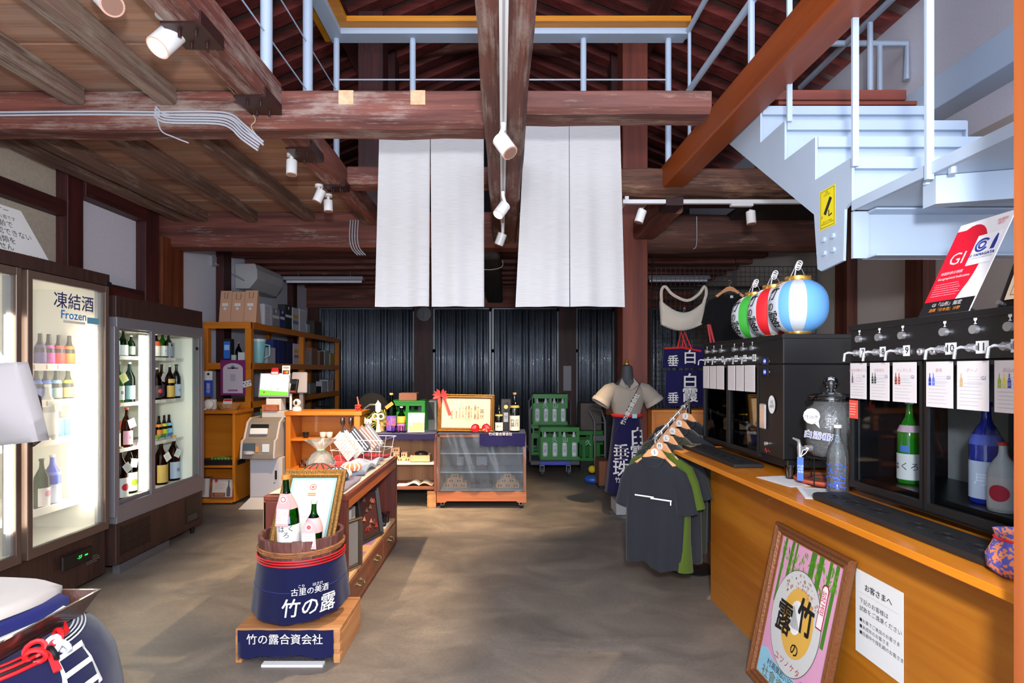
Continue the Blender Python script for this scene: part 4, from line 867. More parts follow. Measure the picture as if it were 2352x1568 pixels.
bottle((-1.062, 2.665, .442), .445, .053, glassy('#3f9a2c', .2, .03), 'large green sake bottle standing in the tub beside its certificate', -80, '#c9823a', ('#cfcecb', .03, .47), ('#d99a98', .64, .80), 'は く\nろ', '#33333a', shape='sake', ry=R(-3), seal=('#6f9ad8', .49, .57), tsz=.034, tz=.40, arc=170)
bottle((-.965, 2.69, .442), .315, .043, glassy('#3f9a2c', .2, .03), 'smaller green sake bottle standing in the tub', -85, '#c9ccc6', ('#cfcecb', .03, .30), ('#e6a7a4', .52, .74), None, shape='sake', ry=R(2), arc=170)
T = frame((-1.075, 2.606, .745), (1, -.15, 0), (.06, .14, 1)); q = MB(T).prism([(-.03, -.09), (.035, -.09), (.036, .02), (.018, .062), (-.018, .062), (-.032, .0)], 0, .001).build('neck_tag', label='pink and white award tag on the large green bottle', cat='tag', smooth=False, mt=plain('#d79a98', .6)); patch(T, -.026, -.078, .03, -.01, plain('#eadcda', .6), q, z=.0015); disc(T, 0, .035, .018, plain('#f2e2de', .6), q, z=.0014); disc(T, 0, .035, .014, plain('#cf5148', .6), q, z=.0018); disc(T, 0, .035, .009, plain('#f2e2de', .6), q, z=.0022); scribble(T @ Matrix.Translation((0, -.045, .0016)), .06, .05, 5, plain('#b56a64', .6), q, .002, 8)
T = frame((-.962, 2.638, .62), (1, -.05, 0), (.0, .08, 1)); q = MB(T).prism([(-.036, -.085), (.04, -.085), (.03, .02), (.015, .045), (-.015, .045), (-.03, .02)], 0, .001).build('neck_tag', label='pink and white award tag on the smaller green bottle', cat='tag', smooth=False, mt=plain('#dba0a0', .6)); patch(T, -.03, -.07, .03, -.01, plain('#f2eceb', .6), q, z=.0015); disc(T, 0, .018, .017, plain('#f2e2de', .6), q, z=.0014); disc(T, 0, .018, .011, plain('#cf5148', .6), q, z=.0018); scribble(T @ Matrix.Translation((0, -.04, .0016)), .05, .04, 4, plain('#b56a64', .6), q, .002, 9)
# ------------------------------------------------------------------ drawer chest with open shelf
CH = wood('#4c1c12', '#6e2c1b', 1, 1, .45, coat=.2); CHZ = wood('#471a12', '#6a2a1c', 2, 1, .45, coat=.2); PALE = wood('#c99a66', '#dcb583', 1, .6, .5, bump=.05)
cx0, cx1, cy0, cy1, ct = -1.34, -.885, 2.99, 4.375, .71
ch = thing('drawer_chest', 'old red-brown chest with an open shelf above three drawers', 'chest', ((cx0+cx1)/2, (cy0+cy1)/2, 0))
MB().box((cx0, cy0, ct-.03), (cx1+.005, cy1, ct)).build('top', ch, smooth=False, mt=CH, bevel=.004)
MB().box((cx1-.02, cy0+.05, ct-.085), (cx1, cy1-.05, ct-.03)).build('top_rail', ch, smooth=False, mt=wood('#8a3b16', '#b0602c', 1, 1, .4), bevel=.003)
for y in (cy0, cy1-.055): MB().box((cx0, y, .02), (cx1, y+.055, ct-.03)).build('side_panel', ch, smooth=False, mt=CHZ, bevel=.004)
MB().box((cx0, cy0, .22), (cx0+.012, cy1, ct-.03)).build('back_panel', ch, smooth=False, mt=wood('#8a5a36', '#a87448', 2, 1, .6))
MB().box((cx0, cy0+.055, .205), (cx1-.006, cy1-.055, .226)).build('shelf', ch, smooth=False, mt=PALE)
MB().box((cx0, cy0, 0), (cx1-.01, cy1, .03)).build('plinth', ch, smooth=False, mt=CH)
MB().box((cx0, cy0+.0, .03), (cx1-.022, cy1, .205)).build('carcase', ch, smooth=False, mt=CH)
BR = plain('#8a8460', .3, .8)
for k in range(3):
    a = cy0+.06+k*(cy1-cy0-.12)/3; c = cy0+.06+(k+1)*(cy1-cy0-.12)/3-.012
    dr = MB().box((cx1-.022, a, .035), (cx1, c, .20)).build('drawer', ch, smooth=False, mt=wood('#5c2a16', '#8a4a2a', 1, 1, .4, coat=.2), bevel=.004)
    m_ = (a+c)/2; b = MB(); b.tube([(cx1, m_-.04, .135), (cx1+.02, m_-.04, .13), (cx1+.025, m_-.03, .115), (cx1+.026, m_+.03, .115), (cx1+.02, m_+.04, .13), (cx1, m_+.04, .135)], .004, 6)
    for s in (-1, 1): b.cyl((cx1, m_+s*.04, .135), (cx1+.006, m_+s*.04, .135), .013, n=10)
    b.build('drawer_pull', dr, mt=BR); 
# in the shelf
T = frame((-1.0, 3.17, .227+.15), (1, 0, 0), (0, .06, 1)); 
def blk(name, lab, cat, a, c, col, bev=.002): return box_thing(name, lab, cat, a, c, col, bev=bev)
o, c = pframe(frame((-.935, 3.19, .375), (.55, 1, 0), (0, 0, 1)), .2, .29, .018, plain('#4a3a2c', .35), plain('#8d8378', .3), 'tall dark framed picture at the near end of the open shelf', glass=True)
o = blk('bottle_box', 'tall silver-grey bottle box on the open shelf', 'box', (-1.03, 3.28, .227), (-.94, 3.37, .56), '#a8a29b')
o, c = pframe(frame((-.965, 3.78, .40), (.35, 1, 0), (-.12, .1, 1)), .26, .34, .028, plain('#2b2724', .4), plain('#4d2a26', .5), 'dark framed picture leaning at the middle of the open shelf')
Tq = frame((-.96, 3.78, .40), (.35, 1, 0), (-.12, .1, 1)); b = MB(Tq); rnd = random.Random(4)
for i in range(14): x, y = rnd.uniform(-.08, .08), rnd.uniform(-.12, .12); b.m(plain(('#a3352c', '#7a5a4a', '#c97a5a')[i % 3], .6)).add([(x-.02, y, .004), (x+.02, y-.01, .004), (x+.01, y+.025, .004)], [(0, 1, 2)])
b.build('print', c, smooth=False)
for i, (y, x) in enumerate(((4.10, -.98), (4.16, -.93), (4.06, -.93))):
    g = MB(); g.lathe([(.022, 0), (.026, .002), (.033, .075), (.031, .075), (.024, .006), (0, .005)], (x, y, .24 if i else .255), 16); g.build('drinking_glass', label=('small clear glass standing highest on the far end of the open shelf', 'small clear glass nearest the drawer front', 'small clear glass nearest the dark leaning picture')[i], cat='glass', group='glasses on the chest shelf', mt=glassy('#e8e6f0', .25, .02))
box_thing('coaster', 'white coaster stack under the small glasses', 'coaster', (-1.02, 4.02, .227), (-.9, 4.2, .238), '#e2e2e0')
for i, (y, w_) in enumerate(((3.42, .1), (3.66, .13))):
    o = MB().box((-.97, y, .2265), (-.91, y+w_, .2285)).build('name_card', label='mauve printed card on the open shelf, '+('beside the silver-grey box' if i == 0 else 'beside the dark leaning picture'), cat='card', smooth=False, mt=plain('#a27aa0', .6)); scribble(frame((-.94, y+w_/2, .229), (0, 1, 0), (-1, 0, 0)), w_*.8, .04, 3, plain('#3a2444', .6), o, .003, i)
# on top of the chest
t0 = ct+.001
def drape(name, lab, cat, quad, m, z=.006, seed=0, h=.012, T=None):
    q = [Vector(p) for p in quad]
    def fn(u, v):
        p = q[0]*(1-u)*(1-v)+q[1]*u*(1-v)+q[2]*u*v+q[3]*(1-u)*v
        return (p.x, p.y, p.z+z+h*abs(math.sin(u*5+seed)*math.sin(v*6+seed*2)))
    return MB().grid(fn, 16, 16, z, (0, 0, -1)).build(name, label=lab, cat=cat, mt=m, ang=80)
drape('table_cloth', 'cream cloth runner along the chest top', 'cloth', [(-1.32, 3.02, t0), (-.90, 3.02, t0), (-.90, 4.33, t0), (-1.32, 4.33, t0)], cloth('#b8ad9a'), .003, 1, .004)
t1 = t0+.009
drape('folded_cloth', 'red folded cloth under the wire rack', 'cloth', [(-1.30, 3.75, t1), (-1.1, 3.7, t1), (-.92, 4.3, t1), (-1.28, 4.3, t1)], cloth('#b01a22', wr=.3), .012, 2, .03)
drape('folded_cloth', 'grey-blue patterned folded cloth in front of the wire rack', 'cloth', [(-1.15, 3.45, t1), (-.92, 3.5, t1), (-.91, 4.0, t1), (-1.13, 3.9, t1)], cloth('#77839a', wr=.5), .02, 3, .035)
drape('folded_cloth', 'dark striped folded cloths at the near end of the chest', 'cloth', [(-1.05, 3.02, t1), (-.91, 3.02, t1), (-.91, 3.4, t1), (-1.05, 3.35, t1)], cloth('#6b6478', wr=.5), .01, 4, .012)
def pouch(c, r, col, c2, lab, seed, sc=(1.1, .8, .5)):
    o = thing('fabric_pouch', lab, 'pouch', c); b = MB(); b.sphere((c[0], c[1], c[2]+r*sc[2]), r, 18, 12, sc); b.build('body', o, mt=cloth(col, wr=.8))
    b = MB(); cc = Vector((c[0], c[1], c[2]+r*sc[2]))
    for k in range(5):
        a = -1.0+k*.5; b.tube([cc+Vector((r*sc[0]*math.sin(t)*math.sin(a)*1.01, -r*sc[1]*math.sin(t)*math.cos(a)*1.01, r*sc[2]*math.cos(t)*1.01)) for t in [x*.26+.2 for x in range(9)]], .005, 5)
    b.build('stripe', o, mt=cloth(c2)); return o
pouch((-1.17, 3.40, t1+.005), .095, '#b3402e', '#2c3a30', 'red and green striped fabric pouch on the chest', 1)
pouch((-1.04, 3.32, t1+.005), .085, '#c9beb4', '#2a3048', 'grey pouch with black stripes at the near end of the chest', 2)
pouch((-1.0, 3.50, t1+.03), .06, '#e07a52', '#f0e4d8', 'orange and white fabric pouch on the chest', 3)
# cellophane gift bag
gc = Vector((-1.24, 3.62, t1+.002)); o = thing('gift_bag', 'cellophane wrapped gift with a gathered frill on the chest', 'gift', gc)
pouch_in = MB().sphere(gc+Vector((0, 0, .065)), .062, 14, 9, (1, 1, .9)).build('contents', o, mt=cloth('#8a7a58', wr=1))
b = MB(); b.lathe([(.02, .002), (.082, .02), (.088, .07), (.06, .12), (.02, .15), (.05, .18), (.098, .215)], gc, 26, wav=lambda a, z: .12*math.sin(a*9+z*40)); b.build('cellophane', o, mt=glassy('#f0f0ea', .35, .05, haze=.35))
MB().torus(gc+Vector((0, 0, .15)), .02, .006, 12, 6).build('ribbon', o, mt=plain('#b9dca0', .5))
# wire rack with packets
wc = Vector((-1.07, 4.0, t1+.012)); o = thing('wire_rack', 'slanting white wire rack holding towel packets', 'rack', wc); b = MB(); Wr = frame(wc, (1, -.25, 0), (-.15, .7, .75))
Wf = frame(wc, (1, -.15, .0), (0, 0, 1)) 
for z in (0, .09, .17):
    e = .02*z/.09; b.tube([Wf @ Vector(p) for p in ((-.17-e, z, .09+e), (.17+e, z, .09+e), (.17+e, z, -.12-e), (-.17-e, z, -.12-e))], .003, 5, closed=True)
for k in range(7):
    x = -.17+k*.0567; b.tube([Wf @ Vector((x*1.12, .17, .13)), Wf @ Vector((x, 0, .09)), Wf @ Vector((x, 0, -.12)), Wf @ Vector((x*1.12, .17, -.16))], .0022, 4)
b.build('wire_basket', o, mt=plain('#d9d9de', .3, .4))
for i, (c, nm, dx, rot) in enumerate((('#c9c6c2', 'white packet with grey print', -.09, .62), ('#bdbab6', 'second white packet', -.04, .66), ('#2b2f45', 'navy and white patterned packet', -.08, .60), ('#3a3f50', 'slate packet with white stripes', 0, .62), ('#8a6a60', 'brown patterned packet', .06, .66), ('#7a7a80', 'silver packet', .10, .60))):
    Tp = Wf @ Matrix.Translation((-.02+dx*.8, .10+.010*i, .07-.03*i)) @ Matrix.Rotation(rot+.2, 4, 'Z') @ Matrix.Rotation(-.3, 4, 'X')
    q = MB(Tp).box((-.045, -.09, 0), (.05, .13, .008)).build('towel_packet', label=nm+' sticking out of the wire rack', cat='packet', group='packets in the wire rack', smooth=False, mt=plain(c, .3), bevel=.003)
    if i < 2: scribble(Tp @ Matrix.Translation((0, .02, .0085)), .08, .2, 9, GINK, q, .003, i)
    else:
        b = MB(Tp)
        for k in range(4): b.box((-.036+k*.021, -.08, .008), (-.026+k*.021, .115, .0095))
        b.build('print', q, smooth=False, mt=plain('#d8dade', .5))
# ------------------------------------------------------------------ row of counters at the back of the shop
OX, OY, OZ = ORW(0), ORW(1), ORW(2)
def panel(p, a, c, m_, nm='panel', bev=.002): return MB().box(a, c).build(nm, p, smooth=False, mt=m_, bevel=bev)
# counter nearest the fridges
D1 = 5.65; x0, x1 = (458-VX)/F*D1, (539-VX)/F*D1; zt1 = H-92/F*D1
k1 = thing('cabinet', 'honey wood open counter beside the sliding door fridge', 'cabinet', ((x0+x1)/2, D1+.18, 0))
panel(k1, (x0-.3, D1, zt1-.035), (x1+.02, D1+.37, zt1), OX, 'top'); panel(k1, (x1-.03, D1+.01, .03), (x1, D1+.36, zt1-.035), OZ, 'side_panel'); panel(k1, (x0-.3, D1+.01, .03), (x0-.27, D1+.36, zt1-.035), OZ, 'side_panel')
panel(k1, (x0-.3, D1+.35, .05), (x1, D1+.37, zt1-.03), OX, 'back_panel'); panel(k1, (x0-.28, D1+.015, H-220/F*D1-.02), (x1-.03, D1+.35, H-220/F*D1), OX, 'shelf'); panel(k1, (x0-.27, D1+.008, .02), (x1-.031, D1+.35, H-295/F*D1), OX, 'base')
MB().box((-3.25, D1+.05, H-220/F*D1), (-2.82, D1+.22, H-220/F*D1+.05)).build('black_tray', label='black tray of small green packets in the fridge-side counter', cat='tray', smooth=False, mt=plain('#141416', .5), bevel=.004)
for k in range(7): box_thing('green_packet', 'green edged packet in the black tray, %s from the fridge side' % ('first', 'second', 'third', 'fourth', 'fifth', 'sixth', 'seventh')[k], 'packet', (-3.12+k*.035, D1+.08, H-220/F*D1+.051), (-3.10+k*.035, D1+.18, H-220/F*D1+.075), '#6f8a3a', grp='packets in the black tray')
ta = frame(((508-VX)/F*D1, D1+.03, H-(1122-VY)/F*D1), (1, 0, 0), (0, .1, 1))
o, c = pframe(ta, .255, .22, .02, wood('#6b3a22', '#8f5636', 0), plain('#c3b8b0', .6), 'brown framed gold award print on the counter base', slip=None)
text('GOLD', .035, ta @ Matrix.Translation((-.03, -.065, .002)), plain('#c98a4a', .6), c, bold=.03); patch(ta, -.105, -.088, .03, -.046, plain('#6b4438', .6), c, z=.0016); disc(ta, -.07, .075, .017, plain('#b8343a', .6), c, z=.002); scribble(ta @ Matrix.Translation((-.02, .02, .001)), .13, .07, 6, plain('#8a7e78', .7), c, .003, 2)
b = MB(ta); b.prism([(.043, -.085), (.083, -.085), (.083, -.01), (.07, .03), (.069, .08), (.057, .08), (.056, .03), (.043, -.01)], .0015, .0022); b.build('print', c, smooth=False, mt=plain('#4a4c5c', .6))
ta = frame(((468-VX)/F*D1, D1+.05, H-(1122-VY)/F*D1), (1, 0, 0), (0, .1, 1)); o, c = pframe(ta, .13, .23, .018, wood('#3a2018', '#5a3324', 2), plain('#cfc6c0', .6), 'narrow dark framed print beside the gold award print'); scribble(ta, .08, .1, 6, GINK, c, .003, 5)
# things on it
zt = zt1+.001
o = thing('table_banner', 'small blue and white banner on a white stick', 'banner', P(470, 940, 5.72)); xx = P(467, 0, 5.72).x
MB().cyl((xx, 5.72, zt), (xx, 5.72, zt+.42), .006, n=8).build('pole', o, mt=WHITE); MB().cyl((xx, 5.72, zt), (xx, 5.72, zt+.015), .03, n=14).build('base', o, mt=WHITE)
Tb = frame((xx+.055, 5.715, zt+.25), (1, 0, 0), (0, 0, 1)); q = patch(Tb, -.045, -.11, .045, .06, plain('#2447a8', .6), o, 'flag', 0, .001); patch(Tb, -.045, .06, .045, .155, PAPER, q, z=.0005); disc(Tb, 0, .125, .014, INK, q, z=.001); text('発\n売\n中', .042, Tb @ Matrix.Translation((0, -.028, .001)), WHITE, q, ls=.85)
o = MB().sphere((P(479, 0, 5.75).x, 5.75, zt+.055), .055, 16, 10, (1, .6, 1)).build('white_ornament', label='round white ornament on the fridge-side counter', cat='ornament', mt=plain('#e8ddd0', .4)); 
MB().lathe([(.0, 0), (.045, 0), (.05, .02), (.045, .10), (0, .11)], (P(487, 0, 5.86).x, 5.86, zt), 16).build('white_jar', label='white jar behind the round white ornament', cat='jar', mt=plain('#e4dccb', .4))
o = thing('wicker_basket', 'shallow wicker basket with a red topped card', 'basket', (P(526, 0, 5.75).x, 5.75, zt)); b = MB(); px = P(526, 0, 5.75).x
for k in range(5): b.torus((px, 5.75, zt+.006+k*.014), .065+.010*k, .004, 22, 5)
for k in range(14):
    a = k*math.pi/7; b.tube([(px+.065*math.cos(a), 5.75+.065*math.sin(a), zt), (px+.108*math.cos(a), 5.75+.108*math.sin(a), zt+.064)], .003, 4)
b.build('basket_weave', o, mt=wood('#b07038', '#d89a5c', 0, 4))
T = frame((px-.02, 5.74, zt+.02), (1, 0, 0), (0, .3, 1)); q = MB(T).prism([(-.055, 0), (.055, 0), (.045, .095), (-.04, .095)], 0, .002).build('price_sign', label='white card with a red heading standing in the wicker basket', cat='card', smooth=False, mt=PAPER); patch(T, -.038, .07, .043, .092, RED, q, z=.0025)
# tall shelf unit running back along the wall
SXX = -2.92; sh = thing('shelf_unit', 'tall honey wood shelf unit running back along the plaster wall', 'shelf', (-3.2, 7.8, 0))
YS = (6.2, 7.8, 9.43)
for y in YS: MB().box((SXX-.07, y, 0), (SXX, y+.07, 1.95)).build('post', sh, smooth=False, mt=ORW(2), bevel=.003)
for y in YS: MB().box((XL+.11, y, 0), (XL+.17, y+.07, 1.95)).build('post', sh, smooth=False, mt=ORW(2), bevel=.003)
LV = (1.95, 1.485, 1.04, .6, .2)
for z in LV:
    MB().box((SXX-.02, 6.27, z-.075), (SXX+.001, 9.5, z)).build('front_rail', sh, smooth=False, mt=ORW(1), bevel=.003)
    MB().box((XL+.17 if z < 1.9 else XL+.12, 6.195, z-.075), (SXX-.0, 6.225, z)).build('end_rail', sh, smooth=False, mt=ORW(0), bevel=.003)
    MB().box((XL+.12, 6.225, z-.02), (SXX-.02, 9.5, z-.001)).build('shelf_board', sh, smooth=False, mt=ORW(1))
z = LV[0]+.001
for i, (xa, xc, y) in enumerate(((502, 529, 663), (529, 559, 665), (559, 588, 662))):
    d = 6.28+.0*i; a, c = P(xa, 0, d).x, P(xc, 0, d).x; h = (737-y)/F*d
    o = thing('paper_bag', 'brown paper carrier bag, '+('nearest the plaster wall' if i == 0 else 'middle of the three' if i == 1 else 'beside the black gift box')+' on the top shelf', 'bag', ((a+c)/2, d+.08, z), 'brown paper bags on the top shelf')
    MB().hexa([Vector(p) for p in ((a+.002, d, z), (c-.002, d, z), (c-.002, d+.14, z), (a+.002, d+.14, z), (a+.002, d+.05, z+h), (c-.002, d+.05, z+h), (c-.002, d+.07, z+h), (a+.002, d+.07, z+h))]).build('bag', o, smooth=False, mt=plain('#c4977a', .8, bump=.4, bs=12))
    T = frame(((a+c)/2, d+.012, z+.16), (1, 0, 0), (0, .12, 1)); patch(T, -.035, .03, .035, .065, PAPER, o, 'paper_label', .002); disc(T, 0, -.0, .016, PAPER, o, 'round_sticker', .002)
    MB().tube([(a+.05, d+.045, z+h-.02), (a+.055, d+.03, z+h-.09), (c-.05, d+.03, z+h-.09), (c-.045, d+.045, z+h-.02)], .004, 5).build('handle', o, mt=plain('#8a6a50', .8))
def row(items, zz, X=None):
    for (d0, d1, h, dep, c, lab, extra) in items:
        x1 = (X or SXX)-.075; o = MB().box((x1-dep, d0, zz), (x1, d1, zz+h)).build('gift_box' if 'box' in lab else 'binder' if 'binder' in lab else 'carton', label=lab, cat='box', smooth=False, mt=plain(c, .7), bevel=.002)
        m = (d0+d1)/2; T = frame((x1+.0006, m, zz+h*.5), (0, 1, 0), (0, 0, 1)); w_ = d1-d0
        if extra == 'l': patch(T, -w_*.45, -.0, w_*.45, .035, PAPER, o); disc(T, 0, h*.38, .022, PAPER, o)
        if extra == 'p': scribble(T, w_*.8, h*.8, 10, GINK, o, .006, int(m*10))
        if extra == 'c':
            patch(T, -w_*.4, h*.05, w_*.4, h*.2, plain('#c9a24a', .6), o); patch(T, -w_*.4, -h*.2, w_*.4, -h*.05, plain('#6a7a9a', .6), o)
xd = lambda x, X=SXX-.075: 1250*(-X)/(1165-x)
row([(6.42, 6.56, .22, .1, '#1d1a1c', 'black gift box with white stickers beside the paper bags', 'l'), (xd(608), xd(624), .27, .09, '#c9cad4', 'tall white gift box on the top shelf', 'p'), (xd(625.5), xd(642), .24, .12, '#86868c', 'grey gift box on the top shelf', 'l'), (xd(643), xd(654), .25, .1, '#26346f', 'blue gift box on the top shelf', 'l'), (xd(655), xd(670.5), .34, .1, '#22282c', 'tall dark gift box on the top shelf', 'l'), (xd(672), xd(686.5), .33, .09, '#b9bac2', 'printed pale gift box on the top shelf', 'c'), (xd(688), xd(704), .34, .09, '#c6c6d2', 'white printed gift box at the second shelf post', 'p'), (xd(722), xd(740), .22, .14, '#3f3630', 'brown carton far along the top shelf', ''), (xd(705.5), xd(712), .14, .05, '#8fb0ae', 'pale green small carton far along the top shelf', '')], z)
z = LV[1]+.001
row([(xd(628), xd(639), .31, .22, '#1f2c6a', 'blue binder on the middle shelf nearest the teal jug', ''), (xd(639.5), xd(650), .31, .22, '#1c2862', 'blue binder on the middle shelf beside the dark pair', ''), (xd(650.5), xd(661), .31, .22, '#161e44', 'dark navy binder on the middle shelf, first of two', ''), (xd(661.5), xd(672.5), .31, .22, '#141c40', 'dark navy binder on the middle shelf, beside the white cartons', ''), (xd(673.5), xd(693), .29, .2, '#bcbcc6', 'white carton on the middle shelf with a blue stripe', 'c'), (xd(694), xd(714), .2, .18, '#b9b4b4', 'white carton near the second shelf post', 'p'), (xd(716), xd(729), .26, .14, '#8a6452', 'brown carton past the second shelf post', ''), (xd(735), xd(744), .22, .14, '#7a5a48', 'small brown carton toward the far end', ''), (xd(746), xd(756), .24, .14, '#9aa0a0', 'grey carton toward the far end', ''), (xd(759), xd(770), .2, .12, '#a89a58', 'mustard carton at the far end of the middle shelf', '')], z)
b = MB(); c0 = (P(594, 0, 6.5).x, 6.5, z); o = thing('insulated_jug', 'large pale teal jug with a handle on the middle shelf', 'jug', c0)
MB().lathe([(0, 0), (.055, 0), (.06, .01), (.075, .2), (.08, .24), (.08, .255), (0, .26)], c0, 20).build('body', o, mt=plain('#7fb9bd', .4)); MB().lathe([(.0, .255), (.082, .255), (.082, .285), (0, .29)], c0, 20).build('lid', o, mt=plain('#c9d2d2', .4))
MB().tube([(c0[0]+.07, c0[1], z+.22), (c0[0]+.13, c0[1], z+.21), (c0[0]+.13, c0[1], z+.09), (c0[0]+.07, c0[1], z+.06)], .011, 8).build('handle', o, mt=plain('#7fb9bd', .4))
box_thing('white_carton', 'white carton behind the pale teal jug', 'box', (-3.12, 6.72, z), (-2.96, 6.95, z+.2), '#b4b4ba')
o = box_thing('poster_tin', 'blue patterned tin at the shelf end', 'tin', (P(512, 0, 6.35).x, 6.35, z), (P(530, 0, 6.35).x, 6.43, z+.28), '#16181e'); T = frame((P(521, 0, 6.349).x, 6.349, z+.15), (1, 0, 0), (0, 0, 1)); patch(T, -.037, -.1, .037, .1, plain('#2c6fd0', .4), o); patch(T, -.03, .0, .03, .06, plain('#9ccaf2', .4), o, z=.001)
bottle((P(548, 0, 6.4).x, 6.4, z), .24, .035, glassy('#1a2a9a', .25, .05), 'small blue bottle with a cork on the middle shelf', label=None, cap='#b98a62')
MB().cyl((P(537, 0, 6.3).x, 6.3, z), (P(537, 0, 6.3).x, 6.3, z+.09), .03, n=14).build('canister', label='small pale green canister on the middle shelf', cat='can', mt=plain('#a9bfb8', .5))
o = box_thing('white_cup_box', 'small white box with a dark print on the middle shelf', 'box', (P(546, 0, 6.26).x, 6.26, z), (P(562, 0, 6.26).x, 6.33, z+.12), '#c9c9cc')
z = LV[2]+.001
row([(xd(740), xd(752), .18, .1, '#b4b4c0', 'pale carton on the third shelf', ''), (xd(753), xd(766), .2, .14, '#c2c3cc', 'white carton far along the third shelf', 'p'), (xd(712), xd(726), .16, .12, '#86807c', 'grey-brown carton on the third shelf', ''), (xd(700), xd(708), .22, .06, '#7fb0b0', 'pale teal carton on the third shelf', ''), (xd(727), xd(738), .1, .14, '#1d1d22', 'black carton on the third shelf', '')], z)
z = LV[3]+.001
row([(xd(705), xd(718), .2, .14, '#5c4638', 'brown carton on the fourth shelf', ''), (xd(719), xd(735), .16, .14, '#6f6258', 'tan carton on the fourth shelf', ''), (xd(740), xd(756), .2, .14, '#4a4038', 'dark brown carton on the fourth shelf', ''), (xd(757), xd(769), .15, .1, '#8a7c4a', 'olive carton on the fourth shelf', '')], z)
# purple poster on the unit
T = frame((P(535, 0, 6.18).x, 6.18, H-(867-VY)/F*6.18), (1, 0, 0), (0, 0, 1)); w_, h_ = 57/F*6.18, 81/F*6.18
o = MB(T).box((-w_/2, -h_/2, -.006), (w_/2, h_/2, 0)).build('poster', label='purple payment poster with a white arch on the shelf end', cat='poster', smooth=False, mt=plain('#7a1f62', .5))
b = MB(T); b.prism([(-w_*.4, -h_*.44), (w_*.4, -h_*.44), (w_*.4, h_*.25)]+[(w_*.4*math.cos(a), h_*.25+h_*.16*math.sin(a)) for a in [R(20*i) for i in range(1, 9)]]+[(-w_*.4, h_*.25)], .0005, .001); b.build('print', o, smooth=False, mt=plain('#c3b9c2', .6))
disc(T, 0, h_*.3, .022, plain('#5a8a84', .6), o, z=.0015); patch(T, -.06, .10, .06, .115, plain('#6b4a68', .6), o, z=.0015); patch(T, -.055, -.155, .055, -.135, plain('#9a5a8a', .6), o, z=.0015); patch(T, -.03, -.04, .03, .04, plain('#a9a2a8', .6), o, z=.0015)
T = frame((P(567, 0, 6.17).x, 6.17, H-(881-VY)/F*6.17), (1, 0, .25), (-.25, 0, 1)); o = MB(T).box((-.05, -.035, -.002), (.05, .035, 0)).build('stamp_card', label='tilted white card with small badges on the shelf post', cat='card', smooth=False, mt=PAPER)
for i in range(5): disc(T, -.035+.0175*i, .012*(-1)**i, .008, plain(('#2c2c34', '#b8343a', '#3a8a54', '#c9a23a', '#2c2c34')[i], .6), o, z=.001)
# ------------------------------------------------------------------ self-service till
pd = 5.6; X0, X1 = P(574, 0, pd).x, P(648, 0, pd).x; po = thing('payment_kiosk', 'white and grey self-service till on a white pedestal', 'kiosk', ((X0+X1)/2, pd+.15, 0)); WK = plain('#c2b9b3', .45); GK = plain('#857a70', .4)
MB().box((X0, pd, .04), (X1, pd+.32, .50)).build('pedestal', po, smooth=False, mt=WK, bevel=.004); MB().box((X0+.012, pd-.006, .1), (X1-.03, pd, .47)).build('pedestal_door', po, smooth=False, mt=plain('#b4b1b6', .45), bevel=.003)
MB().box((X1-.07, pd-.012, .28), (X1-.05, pd-.006, .37)).build('latch', po, smooth=False, mt=BLACK); MB().cyl((X1-.075, pd-.01, .245), (X1-.075, pd, .245), .008, n=8).build('lock', po, mt=CHROME)
b = MB(); b.hexa([Vector(p) for p in ((X0-.06, pd-.13, 0), (X1+.02, pd-.13, 0), (X1+.02, pd+.3, 0), (X0-.06, pd+.3, 0), (X0, pd-.0, .09), (X1, pd-.0, .09), (X1, pd+.3, .09), (X0, pd+.3, .09))]); b.build('base', po, smooth=False, mt=WK, bevel=.003)
xa, xb = P(561, 0, pd).x, P(640, 0, pd).x
prof = [(0, .50), (-.09, .50), (-.09, .545), (-.07, .68), (-.02, .70), (.05, .86), (.12, .90), (.34, .90), (.34, .50)]
MX = lambda X: Matrix(((0, 0, 1, 0), (1, 0, 0, 0), (0, 1, 0, 0), (0, 0, 0, 1)))
MB().prism([(pd+y, z) for y, z in prof], xa+.02, xb-.02, MX(0)).build('till_body', po, smooth=False, mt=GK, bevel=.004)
for x_ in (xa, xb-.02): MB().prism([(pd+y*1.04-.004, z+.004) for y, z in prof], x_, x_+.02, MX(0)).build('side_cheek', po, smooth=False, mt=WK, bevel=.003)
xc = (xa+xb)/2
b = MB(); b.box((xa+.035, pd-.1, .575), (xa+.15, pd-.07, .66)); b.build('note_slot', po, smooth=False, mt=plain('#4a5560', .4)); b = MB(); b.lathe([(0, 0), (.055, 0), (.058, .025), (0, .03)], (xa+.092, pd-.085, .555), 16); b.build('coin_cup', po, mt=WK)
MB().box((xb-.13, pd-.095, .57), (xb-.06, pd-.07, .65)).build('receipt_slot', po, smooth=False, mt=WHITE, bevel=.003); MB().box((xc-.02, pd-.095, .57), (xc+.012, pd-.088, .63)).build('sticker', po, smooth=False, mt=plain('#c98a4a', .5))
b = MB(frame((xc-.01, pd+.0, .765), (1, 0, 0), (0, .32, 1))); b.box((-.1, -.03, .0), (.08, .035, .03)); b.build('coin_tray', po, smooth=False, mt=WHITE, bevel=.006); b = MB(frame((xc-.01, pd+.02, .82), (1, 0, 0), (0, .32, 1))); b.box((-.1, -.02, .0), (.08, .02, .02)); b.build('coin_mouth', po, smooth=False, mt=BLACK, bevel=.004)
zz = .90
MB().box((xa+.12, pd+.13, zz), (xb+.04, pd+.34, zz+.07)).build('printer', po, smooth=False, mt=WK, bevel=.006)
o = box_thing('tissue_box', 'woven red-brown box on the till', 'box', (P(600, 0, 5.7).x, 5.71, zz+.072), (P(636, 0, 5.7).x, 5.76, zz+.072+.065), plain('#a85a3a', .7, bump=1, bs=60, var=.4))
